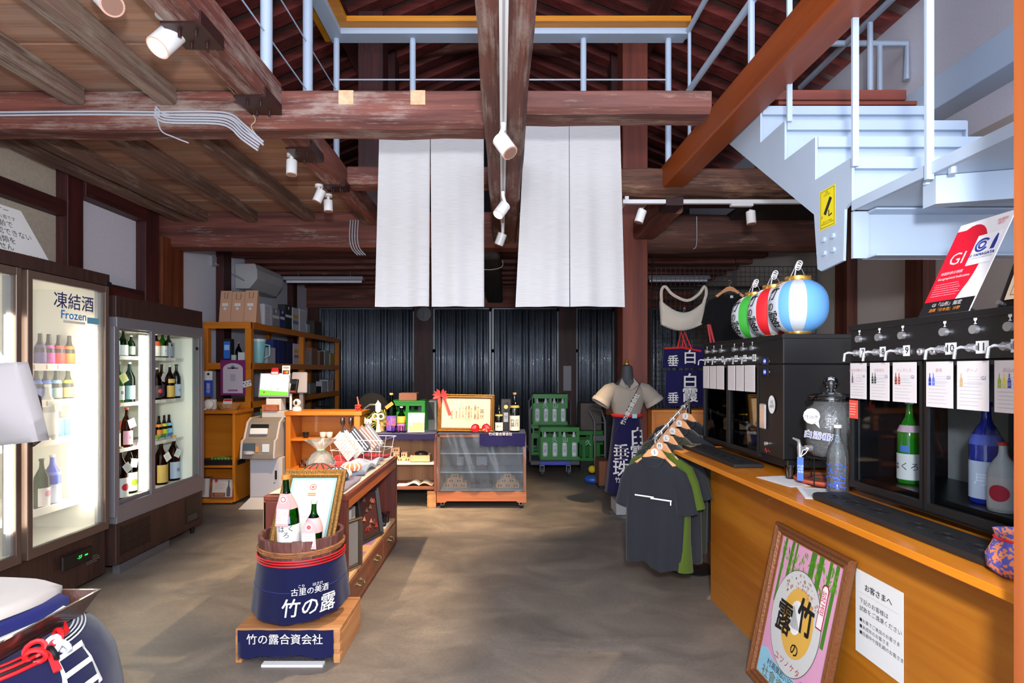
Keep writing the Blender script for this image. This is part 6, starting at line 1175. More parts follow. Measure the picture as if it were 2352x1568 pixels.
# things standing behind the row
box_thing('carton', 'brown carton on top of the green crate behind the row', 'box', (P(916, 0, 6.3).x, 6.3, 1.05), (P(957, 0, 6.3).x, 6.5, 1.05+.085), '#8a5a4a')
def crate(x, y, z, w_, d_, h_, lab, grp=None, rz=0, nb=4, face=True):
    T = Matrix.Translation((x, y, z)) @ Matrix.Rotation(rz, 4, 'Z'); o = thing('bottle_crate', lab, 'crate', (x, y, z), grp); G = plain('#157a1c', .45, bump=.1, bs=60); b = MB(T); t = .018; X, Y = w_/2, d_/2
    for (s) in (-1, 1):
        yy0, yy1 = (-Y, -Y+t) if s < 0 else (Y-t, Y)
        b.box((-X, yy0, 0), (X, yy1, h_*.10)); b.box((-X, yy0, h_*.54), (X, yy1, h_*.70)); b.box((-X, yy0, h_*.86), (X, yy1, h_))
        ws = (2*X)/nb
        for i in range(nb+1):
            xx = -X+i*ws; g = ws*.25
            b.box((max(-X, xx-g), yy0, h_*.1), (min(X, xx+g), yy1, h_*.54))
        for xx in (-X, -.02, X-.04): b.box((xx, yy0, h_*.7), (xx+.04, yy1, h_*.86))
    for s in (-1, 1):
        xx0, xx1 = (-X, -X+t) if s < 0 else (X-t, X); b.box((xx0, -Y, 0), (xx1, Y, h_*.70)); b.box((xx0, -Y, h_*.86), (xx1, Y, h_)); b.box((xx0, -Y, h_*.7), (xx1, -Y+.05, h_*.86)); b.box((xx0, Y-.05, h_*.7), (xx1, Y, h_*.86))
        for k in range(5): b.box((-X-.004 if s < 0 else X, -Y+.02+k*(2*Y-.05)/4, 0), (-X if s < 0 else X+.004, -Y+.03+k*(2*Y-.05)/4, h_))
    b.box((-X-.004, -Y-.004, h_*.95), (X+.004, Y+.004, h_)); b.box((-X, -Y, 0), (X, Y, .01)); 
    b.build('crate_body', o, smooth=False, mt=G)
    if face:
        for i in range(nb):
            xx = -X+(i+.5)*(2*X)/nb; q = MB(T); q.lathe([(0, .012), (.045, .012), (.045, h_*.6), (.015, h_*.8), (.014, h_*.9)], (xx, -Y+t+.05, 0), 12); bo = q.build('bottle', o, mt=plain('#c2c6cc', .35)); 
            b = MB(T); b.lathe([(.046, h_*.14), (.046, h_*.5)], (xx, -Y+t+.05, 0), 10, R(-140), R(-40)); b.build('label', bo, mt=plain('#dfe2e8', .5)); text('竹\n露', .05, T @ Matrix.Translation((xx, -Y+t+.003, h_*.32)) @ Matrix.Rotation(R(90), 4, 'X'), plain('#6a707c', .6), bo, ls=.9, sx=.7)
        text('久   山', .075, T @ Matrix.Translation((0, -Y-.001, h_*.62)) @ Matrix.Rotation(R(90), 4, 'X'), plain('#9fd0b8', .6), o, bold=.01)
    return o
cd = 7.15
ct_ = thing('platform_cart', 'grey platform cart with a blue bumper under the green crates', 'cart', (P(1278, 0, 7.4).x, 7.45, 0)); xa, xb = P(1218, 0, 7.1).x, P(1332, 0, 7.1).x
MB().box((xa, 7.1, .16), (xb, 8.0, .22)).build('platform', ct_, smooth=False, mt=plain('#4a4c55', .6), bevel=.01); MB().box((xa+.13, 7.085, .165), (xb-.13, 7.10, .215)).build('bumper', ct_, smooth=False, mt=plain('#3c44b0', .5), bevel=.004)
for (x, y) in ((xa+.16, 7.2), (xb-.14, 7.2), (xa+.16, 7.85), (xb-.14, 7.85)):
    w_ = MB().cyl((x-.018, y, .065), (x+.018, y, .065), .065, n=18).build('caster', ct_, mt=plain('#3a3c42', .6)); b = MB(); b.box((x-.03, y-.02, .06), (x-.024, y+.03, .15)); b.box((x+.024, y-.02, .06), (x+.03, y+.03, .15)); b.box((x-.03, y-.03, .14), (x+.03, y+.03, .16)); b.build('fork', w_, smooth=False, mt=plain('#8a8c92', .4, .6))
MB().tube([(xa+.02, 7.98, .2), (xa+.02, 7.98, .95), (xa+.06, 7.98, 1.0), (xb-.06, 7.98, 1.0), (xb-.02, 7.98, .95), (xb-.02, 7.98, .2)], .016, 8).build('push_handle', ct_, mt=plain('#7a7c82', .35, .5)); MB().tube([(xa+.0, 7.14, .2), (xa+.0, 7.14, .88), (xa+.03, 7.14, .93)], .014, 8).build('side_handle', ct_, mt=plain('#7a7c82', .35, .5))
x1_, x2_ = P(1286, 0, 7.15).x, P(1268, 0, 7.4).x
crate(x1_, 7.33, .221, .51, .36, .43, 'green bottle crate standing lowest at the front of the cart', 'green bottle crates on the cart')
crate(x2_-.02, 7.75, .221, .51, .36, .43, 'green bottle crate behind the front one on the cart bed', 'green bottle crates on the cart', face=False)
crate(x2_-.02, 7.62, .653, .47, .36, .42, 'green bottle crate on top of the cart stack', 'green bottle crates on the cart')
crate(P(938, 0, 6.3).x-.0, 6.42, .63, .40, .36, .42, 'green bottle crate standing behind the plum liqueurs', face=False)
box_thing('stool', 'dark low stand under the green crate behind the row', 'stand', (P(905, 0, 6.3).x, 6.25, 0), (P(972, 0, 6.3).x, 6.6, .628), '#1d1a18')
o = box_thing('equipment_case', 'grey machine with a dark printed front behind the award', 'machine', (P(960, 0, 6.5).x, 6.5, .35), (P(1003, 0, 6.5).x, 6.8, H-70/F*6.5), '#80838a'); T = frame((P(986, 0, 6.499).x, 6.499, .9), (1, 0, 0), (0, 0, 1)); patch(T, -.07, -.09, .06, .12, plain('#231f22', .5), o); patch(T, -.1, -.12, -.06, -.05, PAPER, o)
MB().box((P(962, 0, 6.5).x, 6.52, 0), (P(1000, 0, 6.5).x, 6.78, .35)).build('stand', o, smooth=False, mt=DARKM)
# black mesh chair
o = thing('office_chair', 'black office chair behind the open-fronted counter', 'chair', (P(855, 0, 6.6).x, 6.7, 0)); x = P(855, 0, 6.6).x
MB().sphere((x, 6.62, .93), .2, 20, 12, (1, .28, 1.0)).build('backrest', o, mt=plain('#08080a', .9)); MB().sphere((x, 6.85, .5), .24, 18, 8, (1, 1, .22)).build('seat', o, mt=plain('#08080a', .9)); b = MB(); b.cyl((x, 6.85, .05), (x, 6.85, .5), .025)
for k in range(5): an = k*1.2566; b.tube([(x, 6.85, .08), (x+.28*math.cos(an), 6.85+.28*math.sin(an), .03)], [.02, .015], 6)
b.build('base', o, mt=BLACK); MB().tube([(x-.15, 6.66, .8), (x+.05, 6.66, .55)], .012, 6).build('back_bar', o, mt=BLACK)
MB().tube([(P(832, 0, 6.3).x, 6.3, .62), (P(838, 0, 6.3).x, 6.3, .96), (P(850, 0, 6.3).x, 6.3, 1.0), (P(866, 0, 6.3).x, 6.3, 1.0)]+[(P(866, 0, 6.3).x, 6.36, 1.0), (P(866, 0, 6.3).x, 6.36, .0)], .013, 8).build('steel_rail', label='bent grey steel tube beside the black chair', cat='rail', mt=plain('#8a8c90', .3, .5))
# cartons and hand truck beside the crates
box_thing('carton', 'large grey-brown carton beside the crate stack', 'box', (P(1334, 0, 7.6).x, 7.62, .56), (P(1382, 0, 7.6).x, 7.98, H-76/F*7.6), plain('#5f5650', .8, var=.1, bs=6))
crate(P(1358, 0, 7.6).x, 7.80, .13, .40, .34, .42, 'green bottle crate under the large grey-brown carton', face=False)
o = MB().box((P(1334, 0, 7.6).x, 7.62, 0), (P(1382, 0, 7.6).x, 7.98, .128)).build('floor_stand', label='dark stand under the single green crate', cat='stand', smooth=False, mt=plain('#1d1c1e', .7))
text('久', .09, frame((P(1352, 0, 7.6).x, 7.627, .38), (1, 0, 0), (0, 0, 1)), plain('#9fd0b8', .6), o, bold=.01)
b = MB(); q = 7.0
b.tube([P(1367, 1075, q), P(1366, 965, q), P(1353, 940, q), P(1358, 937, q), P(1382, 942, q), P(1390, 968, q), P(1390, 1065, q)], .016, 8)
o = b.build('hand_truck', label='grey tube hand truck beside the cartons', cat='hand truck', mt=plain('#77787c', .35, .5)); b = MB()
for y in (970, 1010, 1045): b.tube([P(1366, y, q), P(1390, y, q)], .010, 6)
b.build('crossbar', o, mt=plain('#77787c', .35, .5)); b = MB(); b.slab([P(1362, 1000, q-.01), P(1392, 1000, q-.01), P(1392, 1012, q-.01), P(1362, 1012, q-.01)][::-1], .01); b.box((P(1362, 0, q).x, q-.2, .02), (P(1394, 0, q).x, q, .035)); b.build('toe_plate', o, smooth=False, mt=plain('#5a5b60', .4, .5))
for s in (1362, 1394): MB().cyl((P(s, 0, q).x-.02, q+.06, .09), (P(s, 0, q).x+.02, q+.06, .09), .09, n=16).build('wheel', o, mt=BLACK)
box_thing('carton', 'red-brown printed carton on the floor beside the mannequin', 'box', (P(1376, 0, 6.4).x, 6.4, .04), (P(1400, 0, 6.4).x, 6.7, .33), plain('#7a4a32', .8, var=.1, bs=8))
box_thing('trolley_base', 'dark wheeled base under the red-brown carton', 'base', (P(1377, 0, 6.4).x, 6.42, 0), (P(1399, 0, 6.4).x, 6.68, .038), '#18181a')
box_thing('carton', 'small brown carton hanging half open by the hand truck', 'box', (P(1392, 0, 7.3).x, 7.3, .8), (P(1412, 0, 7.3).x, 7.45, .96), '#8a5a38')
box_thing('shelf_stand', 'dark stand carrying the small brown carton', 'stand', (P(1391, 0, 7.3).x, 7.28, 0), (P(1413, 0, 7.3).x, 7.5, .799), '#16151a')
b = MB(); b.sphere((P(1359, 0, 6.9).x, 6.75, .05), .12, sc=(1, .8, .45)); b.build('plastic_bag', label='blue crumpled plastic bag on the floor by the hand truck', cat='bag', mt=plain('#2c5ab0', .4, bump=1, bs=20)); MB().sphere((P(1361, 0, 6.9).x, 6.93, .14), .05, sc=(1, 1, 1)).build('yellow_cloth', label='yellow cloth bundle above the blue plastic bag', cat='cloth', mt=plain('#d8b820', .7, bump=1, bs=20))
# clock, notices, tube lights, air conditioner
dcl = 9.74; cc = P(974, 721, dcl); o = thing('wall_clock', 'round grey wall clock on the dark post', 'clock', tuple(cc)); T = frame(cc, (1, 0, 0), (0, 0, 1)); r_ = 16.5/F*dcl
MB(T).lathe([(0, -.0), (r_, 0), (r_, .03), (r_*.9, .035), (r_*.88, .022), (0, .02)], n=32).build('case', o, mt=plain('#8a8c90', .3, .3)); disc(T, 0, 0, r_*.87, plain('#74767a', .5), o, 'dial', .023); b = MB(T)
for k in range(12):
    an = k*math.pi/6; p = Vector((math.sin(an), math.cos(an), 0))*r_*.7; b.box((p.x-.006, p.y-.008, .024), (p.x+.006, p.y+.008, .0245))
b.slab([(-.002, 0, .026), (.002, 0, .026), (-.03, .05, .026), (-.034, .046, .026)], .001); b.slab([(-.003, 0, .027), (.003, 0, .027), (-.02, -.09, .027), (-.026, -.09, .027)], .001); b.build('hands_and_marks', o, smooth=False, mt=plain('#1e1e22', .5))
o = MB().slab([P(1294, 897, 9.74), P(1312, 897, 9.74), P(1312, 840, 9.74), P(1294, 840, 9.74)], .004).build('wall_notice', label='narrow white notice on the dark post beside the cart', cat='sign', smooth=False, mt=plain('#a9aaae', .7))
TL = plain('#b9b9c8', .4, emit=.15)  # tubes are off; a faint glow in the material keeps them pale
def tube_light(x0, x1, y, d, lab):
    a_, c_ = P(x0, y, d), P(x1, y, d); o = thing('tube_light', lab, 'light', tuple((a_+c_)/2)); MB().box((a_.x, d, a_.z), (c_.x, d+.12, a_.z+.05)).build('fixture', o, smooth=False, mt=plain('#9a9aa4', .5), bevel=.004); MB().cyl((a_.x+.03, d+.06, a_.z-.02), (c_.x-.03, d+.06, a_.z-.02), .018, n=10).build('tube', o, mt=TL)
    for x in (a_.x+.2, c_.x-.2): MB().cyl((x, d+.06, a_.z+.05), (x, d+.06, 2.98), .006, n=6).build('hanger', o, mt=plain('#55555a', .5))
tube_light(650, 833, 642, 8.0, 'long unlit tube light beside the air conditioner'); tube_light(1490, 1632, 640, 8.0, 'long unlit tube light behind the wire mesh')
ya_, yb2 = 7.13, 7.95; o = thing('air_conditioner', 'white wall mounted air conditioner above the paper bags', 'air conditioner', (-3.4, (ya_+yb2)/2, 2.46)); zA, zB = 2.47, 2.80
pr_ = [(XL+.01, zB), (XL+.27, zB), (XL+.30, zB-.08), (XL+.30, zB-.2), (XL+.2, zA), (XL+.01, zA)]
MB().prism(pr_, ya_, yb2, Matrix(((1, 0, 0, 0), (0, 0, 1, 0), (0, 1, 0, 0), (0, 0, 0, 1)))).build('housing', o, smooth=False, mt=plain('#b9b9bb', .4), bevel=.008)
b = MB()
for k in range(3): b.slab([(XL+.19+k*.035, ya_+.05, zA+.005+k*.045), (XL+.19+k*.035, yb2-.05, zA+.005+k*.045), (XL+.215+k*.035, yb2-.05, zA+.03+k*.045), (XL+.215+k*.035, ya_+.05, zA+.03+k*.045)], .004)
b.build('vanes', o, smooth=False, mt=plain('#4a4a4e', .5)); MB().box((XL, 6.55, 2.66), (XL+.03, 6.65, 2.78)).build('outlet', label='white wall outlet feeding the air conditioner', cat='outlet', smooth=False, mt=plain('#a9a9b0', .5)); cable([(XL+.035, 6.62, 2.70), (XL+.04, 6.8, 2.66), (XL+.12, 7.0, 2.60), (XL+.14, 7.12, 2.57)], .008, 'grey cord from the outlet to the air conditioner')
cable([(-.35, 5.84, 2.58), (-.36, 5.80, 2.50), (-.2, 5.80, 2.47), (-.06, 5.80, 2.50), (-.05, 5.84, 2.58)], .004, 'thin white wire looped under the far centre beam')
# ------------------------------------------------------------------ mannequin
mx, md = P(1440, 0, 5.3).x, 5.3; mq = thing('mannequin', 'headless dark mannequin on a round stand wearing a beige shirt and navy apron', 'mannequin', (mx, md, 0))
def blob(rings, seg=28, T=None, wav=None):
    """rings: (z, rx, ry, cx, cy)"""
    b = MB(T); vs = []
    for j, (z, rx, ry, cx_, cy_) in enumerate(rings):
        for i in range(seg):
            a = 2*math.pi*i/seg; k = 1+(wav(a, j/(len(rings)-1)) if wav else 0); vs.append((cx_+rx*k*math.cos(a), cy_+ry*k*math.sin(a), z))
    fs = [(j*seg+i, j*seg+(i+1) % seg, (j+1)*seg+(i+1) % seg, (j+1)*seg+i) for j in range(len(rings)-1) for i in range(seg)]
    return b.add(vs, fs+[tuple(range(seg))[::-1], tuple(range((len(rings)-1)*seg, len(rings)*seg))])
DG = plain('#33363a', .7)
MB().lathe([(0, 0), (.17, 0), (.17, .012), (.15, .02), (0, .022)], (mx, md, 0), 28).build('stand_base', mq, mt=plain('#7d8084', .25, .3)); MB().cyl((mx, md, .02), (mx, md, .9), .018, n=10).build('pole', mq, mt=CHROME)
box_thing('foam_block', 'white block at the foot of the mannequin', 'block', (mx-.13, md-.13, .024), (mx+.16, md+.14, .14), '#b9b9b6')
blob([(1.24, .16, .09, mx, md), (1.29, .10, .075, mx, md), (1.33, .062, .06, mx, md), (1.41, .055, .055, mx, md), (1.44, .05, .05, mx, md), (1.455, .02, .02, mx, md)]).build('neck', mq, mt=DG)
MB().lathe([(0, 1.452), (.022, 1.455), (.024, 1.47), (.012, 1.48), (.018, 1.495), (.012, 1.51), (0, 1.512)], (mx, md, 0), 14).build('neck_cap', mq, mt=plain('#b9944a', .3, .8))
SH = cloth('#8f857a', wr=.5)
blob([(.90, .125, .095, mx, md), (.96, .125, .095, mx, md), (1.03, .145, .105, mx, md), (1.10, .165, .115, mx, md), (1.16, .178, .12, mx, md), (1.21, .18, .11, mx, md), (1.25, .15, .09, mx, md), (1.285, .09, .07, mx, md), (1.30, .07, .06, mx, md)], wav=lambda a, t: .02*math.sin(a*9)*(1-t)).build('shirt', mq, mt=SH, ang=80)
for s in (-1, 1):
    b = MB(); b.tube([(mx+s*.11, md, 1.235), (mx+s*.165, md-.01, 1.20), (mx+s*.22, md-.02, 1.145), (mx+s*.262, md-.03, 1.085)], [.055, .078, .082, .088], 16, cap=False); sl = b.build('sleeve', mq, mt=SH, ang=80); b = MB(); b.tube([(mx+s*.245, md-.026, 1.112), (mx+s*.267, md-.031, 1.078)], [.091, .094], 16, cap=False); b.build('cuff', sl, mt=cloth('#9a8f84'))
b = MB(); 
for s in (-1, 1): b.slab([(mx+s*.055, md-.03, 1.325), (mx+s*.095, md-.088, 1.262), (mx+s*.04, md-.118, 1.225), (mx+s*.008, md-.112, 1.205)][::s], .006)
b.build('collar', mq, smooth=False, mt=cloth('#9a8f84')); MB().slab([(mx-.045, md-.08, 1.31), (mx+.045, md-.08, 1.31), (mx, md-.112, 1.225)][::-1], .002).build('neck_opening', mq, smooth=False, mt=DG)
MB().tube([(mx-.0, md-.117, 1.2), (mx+.005, md-.122, 1.1), (mx+.008, md-.11, .97)], .002, 4).build('placket', mq, mt=cloth('#8a7e70'))
def ap2(u, v, k=0):
    a = R(-90)+R(250)*(u-.5); t = 1-v; r = .128+.075*t+.004*math.sin(a*13)*t; return Vector((mx+(r+k)*math.cos(a)*(1+.05*t), md+(r*.82+k)*math.sin(a), .22+(.965-.22)*v))
q = MB().grid(ap2, 44, 20, .003, (0, 0, 0)).build('apron', mq, mt=cloth('#17143c', wr=.35), ang=80)
def wm(dx, z, k=.006):
    def f(p):
        zz = z+p.y; v = (zz-.22)/.745; t = 1-v; r = .128+.075*t; a = R(-90)+(p.x+dx)/r; return Vector((mx+(r+k)*math.cos(a)*(1+.05*t), md+(r*.82+k)*math.sin(a), zz))
    return f
text('白\n露', .185, None, WCL, q, warp=wm(.085, .68), bold=.025, ls=.82); text('垂\n珠', .17, None, WCL, q, warp=wm(-.085, .53), bold=.02, ls=.9); text('竹の露合資会社', .055, None, WCL, q, warp=wm(.05, .355), bold=.015)
MB().tube([(mx+.14*math.cos(a), md+.115*math.sin(a), .965) for a in [i*math.pi/12 for i in range(24)]], .016, 6, closed=True).build('red_belt', mq, mt=plain('#c8241c', .6)); MB().box((mx+.02, md-.14, .945), (mx+.065, md-.125, .985)).build('belt_label', mq, smooth=False, mt=plain('#8fb0bc', .5))
b = MB(); b.grid(lambda u, v: (mx+.105-.235*u+.018*(v-.5), md-.125+.03*(u-.2)**2-(.012 if u < .6 else .03), 1.275-.46*u+.012*v*2), 12, 2, .003, (0, 1, 0)); sp = b.build('strap', mq, mt=cloth('#201a2c'), ang=80)
T = frame((mx-.02, md-.152, 1.05), (-.235, 0, -.46), (.46, 0, -.235)); T = frame((mx-.005, md-.158, 1.03), (.235, 0, .46), (-.46, 0, .235)); text('竹の露合資会社', .05, T, WCL, sp, bold=.02, cs=.85)
# ------------------------------------------------------------------ garments
def shirt(T, w_, h_, m, par, sl=.16, fold=1.0, seed=0, name='shirt', vneck=False):
    """flat-hung T-shirt: x across, y down from the collar"""
    seg = 32; rings = []; N = 16
    for j in range(N+1):
        v = j/N; y = -h_*v; hw = w_/2*(.36+.60*min(1, v/.14)) if v < .14 else w_/2*(1+.02*math.sin(v*5+seed)); th = .03+.03*v*fold
        if v == 0: hw = w_*.19
        rings.append((y, hw, th if v > .02 else .02))
    vs = []
    for (y, hw, th) in rings:
        v = -y/h_
        for i in range(seg):
            a = 2*math.pi*i/seg; x = hw*math.cos(a); zz = th*math.copysign(abs(math.sin(a))**.6, math.sin(a))+.026*fold*v*math.sin(x*34+seed)+.012*fold*v*math.sin(x*75+seed*2+v*3)
            yy = y-.014*math.sin(x*20+seed)*v
            if v < .05: yy -= .0
            vs.append((x, yy, zz))
    b = MB(T); fs = [(j*seg+i, (j+1)*seg+i, (j+1)*seg+(i+1) % seg, j*seg+(i+1) % seg) for j in range(N) for i in range(seg)]
    b.add(vs, fs+[tuple(range(seg))]); body = b.build('body', par, mt=m, ang=85)
    Ts = T @ Matrix.Diagonal((1, 1, .55, 1))
    for s in (-1, 1):
        b = MB(Ts); b.tube([(s*w_*.28, -.055, 0), (s*w_*.40, -.10, 0), (s*w_*.47, -.17, .004), (s*(w_*.51), -.17-sl*.45, .006), (s*(w_*.55), -.17-sl*.9, .0)], [.03, .055, .060, .062, .066], 14, cap=False)
        o = b.build('sleeve', par, mt=m, ang=85)
    MB(T).tube([(.085*math.cos(a)*w_/.46, .004-.055*max(0, math.sin(a))*(1), .035) for a in [math.pi*i/10 for i in range(11)]], .006, 6).build('collar', par, mt=m)
    return body
HG = wood('#c98a5a', '#e0a878', 0, 1, .4, coat=.3)
def hanger(T, par, w_=.30, disc_=None, mt_=None):
    b = MB(T); mm = mt_ or HG
    pts = [(-w_/2, -.065), (-w_/2+.02, -.085), (-.05, -.03), (0, -.018), (.05, -.03), (w_/2-.02, -.085), (w_/2, -.065), (w_/2-.05, -.03), (.04, .018), (0, .03), (-.04, .018), (-w_/2+.05, -.03)]
    b.prism(pts, -.008, .008); o = b.build('hanger', par, mt=mm, bevel=.002, smooth=False)
    MB(T).tube([(0, .03, 0), (0, .055, 0), (.016, .07, 0), (.012, .09, 0), (-.008, .092, 0), (-.016, .08, 0)], .0022, 6).build('hook', o, mt=CHROME)
    if disc_:
        disc(T, 0, .004, .023, PAPER, o, 'size_disc', .0095); text(disc_, .03 if len(disc_) == 1 else .024, T @ Matrix.Translation((0, .004, .0102)), INK, o)
rk = thing('clothes_stand', 'black clothes stand with a slanting chrome arm beside the counter', 'clothes rack', (1.29, 3.86, 0)); bp = Vector((1.29, 3.86, 0))
MB().lathe([(0, 0), (.165, 0), (.165, .008), (.15, .014), (0, .016)], bp, 36).build('base_plate', rk, mt=plain('#141415', .5)); MB().cyl(bp+Vector((0, 0, .01)), (1.29, 3.86, 1.17), .016, n=12).build('pole', rk, mt=BLACK)
n0, n1 = Vector((.905, 3.33, .985)), Vector((1.29, 3.86, 1.185)); MB().tube([n0, n0*.5+n1*.5, n1], .010, 10).build('arm', rk, mt=CHROME); MB().tube([n0+Vector((-.0, -.01, .03)), n0, n0+Vector((0, .0, -.03))], .006, 6).build('arm_stop', rk, mt=CHROME)
for t in (.12, .3, .46, .62, .8): MB().torus(n0.lerp(n1, t), .014, .003, 12, 6, (0, 0, 1), (.8, -.6, 0)).build('stop_ring', rk, mt=CHROME)
for i, (t, c, sz, lab, w_, h_) in enumerate(((.0, '#25262b', 'S', 'charcoal T-shirt with a white chest line on the hanger marked S', .36, .65), (.14, '#47591a', 'M', 'olive green T-shirt on the hanger marked M', .44, .70), (.32, '#2b2d30', 'L', 'dark grey T-shirt on the hanger marked L', .46, .70), (.50, '#35352b', 'LL', 'dark khaki T-shirt on the hanger marked LL', .48, .72), (.70, '#26272b', '3L', 'charcoal T-shirt on the hanger marked 3L', .50, .72), (.9, '#1d1e22', '3', 'black T-shirt on the farthest hanger of the clothes stand', .52, .72))):
    p = n0.lerp(n1, t)+Vector((0, 0, -.09)); yaw = (.80, -.60) if i == 0 else (.62, -.78); T = frame(p, (yaw[0], yaw[1], 0), (0, 0, 1)); o = thing('t_shirt', lab, 'T-shirt', tuple(p+Vector((0, 0, -h_))), 'T-shirts on the clothes stand')
    shirt(T @ Matrix.Translation((0, -.03, 0)), w_, h_, cloth(c, wr=.25), o, seed=i*1.7); hanger(T @ Matrix.Translation((0, .0, .0)), o, .26, sz)
    if i == 0:
        b = MB(T); b.box((-.10, -.26, .072), (.02, -.252, .074)); b.box((.0, -.268, .072), (.13, -.259, .074)); b.box((.12, -.29, .072), (.128, -.262, .074)); b.build('chest_print', o, smooth=False, mt=plain('#e0e0e0', .7)); patch(T, .012, -.105, .035, -.085, PAPER, o, 'size_tag', .02)
# ------------------------------------------------------------------ wire mesh display
md_ = 5.75; ax, bx2 = P(1497, 0, md_).x, P(1875, 0, md_).x; zA, zB = H-(940-VY)/F*md_, H-(612-VY)/F*md_; mp_ = thing('wire_mesh_panel', 'black wire mesh display panels hung beside the red-brown post', 'display panel', ((ax+bx2)/2, md_, zA))
xm = P(1688, 0, md_).x
for (l, r_) in ((ax, xm-.01), (xm+.01, bx2)):
    MB().tube([(l, md_, zA), (r_, md_, zA), (r_, md_, zB), (l, md_, zB)], .007, 6, closed=True).build('outer_frame', mp_, mt=BLACK)
    b = MB(); x = l+.05
    while x < r_-.02: b.tube([(x, md_, zA), (x, md_, zB)], .0024, 3, cap=False); x += .05
    z = zA+.05
    while z < zB-.02: b.tube([(l, md_-.003, z), (r_, md_-.003, z)], .0024, 3, cap=False); z += .05
    b.build('wire_grid', mp_, smooth=False, mt=plain('#1a1a1c', .4), kind='stuff')
MB().tube([(ax, md_-.05, 2.26), (3.2, md_-.05, 2.26)], .016, 8).build('hanging_bar', mp_, mt=BLACK)
for x in (ax, xm, bx2): MB().cyl((x, md_-.04, zB-.02), (x, md_+.0, 2.62), .006, n=6).build('hanger_hook', mp_, mt=BLACK)
for x in (ax+.02, bx2-.02): MB().box((x-.012, md_-.012, 0), (x+.012, md_+.012, zA)).build('leg', mp_, smooth=False, mt=BLACK)
dq = 5.62
o = thing('shoulder_bag', 'cream canvas shoulder bag hanging on the wire mesh', 'bag', (P(1570, 0, dq).x, dq, P(0, 758, dq).z))
def bagq(u, v):
    top = 690+28*math.sin(math.pi*u); bot = 745+14*math.sin(math.pi*u); xl_ = 1519-3*v; xr_ = 1611+9*v; x = xl_+(xr_-xl_)*u; p = P(x, top*v+bot*(1-v), dq); return (p.x, dq-.02-.05*math.sin(math.pi*u)*math.sin(math.pi*(v*.9)), p.z)
MB().grid(bagq, 20, 12, .05, (0, 1, 0)).build('bag_body', o, mt=cloth('#c7beb0', wr=.3), ang=80)
MB().tube(crv([P(1520, 700, dq), P(1519, 668, dq-.02), P(1528, 658, dq-.04), P(1545, 676, dq-.05), P(1578, 690, dq-.05), P(1604, 676, dq-.04), P(1618, 658, dq-.03), P(1622, 675, dq-.0), P(1612, 705, dq)], 4), .016, 6).build('strap', o, mt=cloth('#c7beb0'))
T = frame(P(1572, 708, dq-.085), (1, 0, 0), (0, 0, 1)); disc(T, 0, .0, .012, plain('#a8324a', .6), o, z=.0); disc(T, .01, -.02, .006, plain('#2c2c3a', .6), o, z=.0); disc(T, -.008, -.026, .006, plain('#4a7a4a', .6), o, z=.0)
for (x, y, sc_2, lab) in ((1676, 664, 1.0, 'black T-shirt hanging on the wire mesh beside the cream bag'), (1797, 652, .9, 'black T-shirt hanging on the wire mesh behind the blue lantern')):
    p = P(x, y, dq); T = frame(p, (1, 0, 0), (0, 0, 1)); o = thing('t_shirt', lab, 'T-shirt', tuple(p+Vector((0, 0, -.74))), 'T-shirts on the wire mesh'); shirt(T @ Matrix.Translation((0, -.05, 0)), .46*sc_2, .72, cloth('#131316', wr=.3), o, seed=x, fold=.5); hanger(T, o, .30); patch(T, -.01, -.095, .02, -.07, PAPER, o, 'size_tag', .038)
o = thing('red_strap', 'red hanging straps below the black T-shirt', 'strap', tuple(P(1632, 790, 5.5))); b = MB(); b.tube([P(1626, 745, 5.5), P(1633, 790, 5.5)], .012, 6); b.tube([P(1630, 745, 5.5), P(1641, 790, 5.5)], .012, 6); b.tube([P(1628, 745, 5.5), P(1628, 745, 5.72)], .006, 6); b.build('straps', o, mt=plain('#b8323a', .6))
for i, (yt, yb3, x0, x1, lab, xx) in enumerate(((797, 845, 1524, 1612, 'navy apron tote with red handles, upper of the two under the cream bag', 0), (850, 932, 1530, 1614, 'navy apron tote with white characters, lower of the two', 1))):
    d = 5.62; o = thing('apron_bag', lab, 'bag', tuple(P((x0+x1)/2, yb3, d)), 'navy apron totes on the mesh')
    def fn(u, v): p = P(x0+(x1-x0)*u-(4*(v-1) if u > .5 else -4*(v-1)), yb3+(yt-yb3)*v, d); return (p.x, d-.02+.012*math.sin(u*11+i)-.02*math.sin(3.14*u), p.z)
    MB().grid(fn, 18, 10, .03, (0, 1, 0)).build('bag_body', o, mt=cloth('#1a1745', wr=.3), ang=80)
    if i == 0:
        b = MB(); b.tube([P(1526, 800, d-.04), P(1568, 798, d-.05), P(1610, 806, d-.04)], .012, 6)
        b.tube([P(1556, 800, d-.05), P(1564, 762, d-.04), P(1578, 802, d-.05)], .012, 6); b.tube([P(1566, 800, d-.055), P(1572, 762, d-.045), P(1590, 804, d-.055)], .010, 6); b.build('red_handles', o, mt=plain('#c02428', .6))
    T = P(1584, (yt+yb3)/2+4*i, d-.062); text('白' if i == 0 else '白\n霞', .15 if i == 0 else .17, frame(P(1585, 822 if i == 0 else 893, d-.07), (1, 0, 0), (0, 0, 1)), WCL, o, bold=.03, ls=.78, sx=1.0); text('垂', .12, frame(P(1546, 830 if i == 0 else 915, d-.07), (1, 0, 0), (0, 0, 1)), WCL, o, bold=.03)
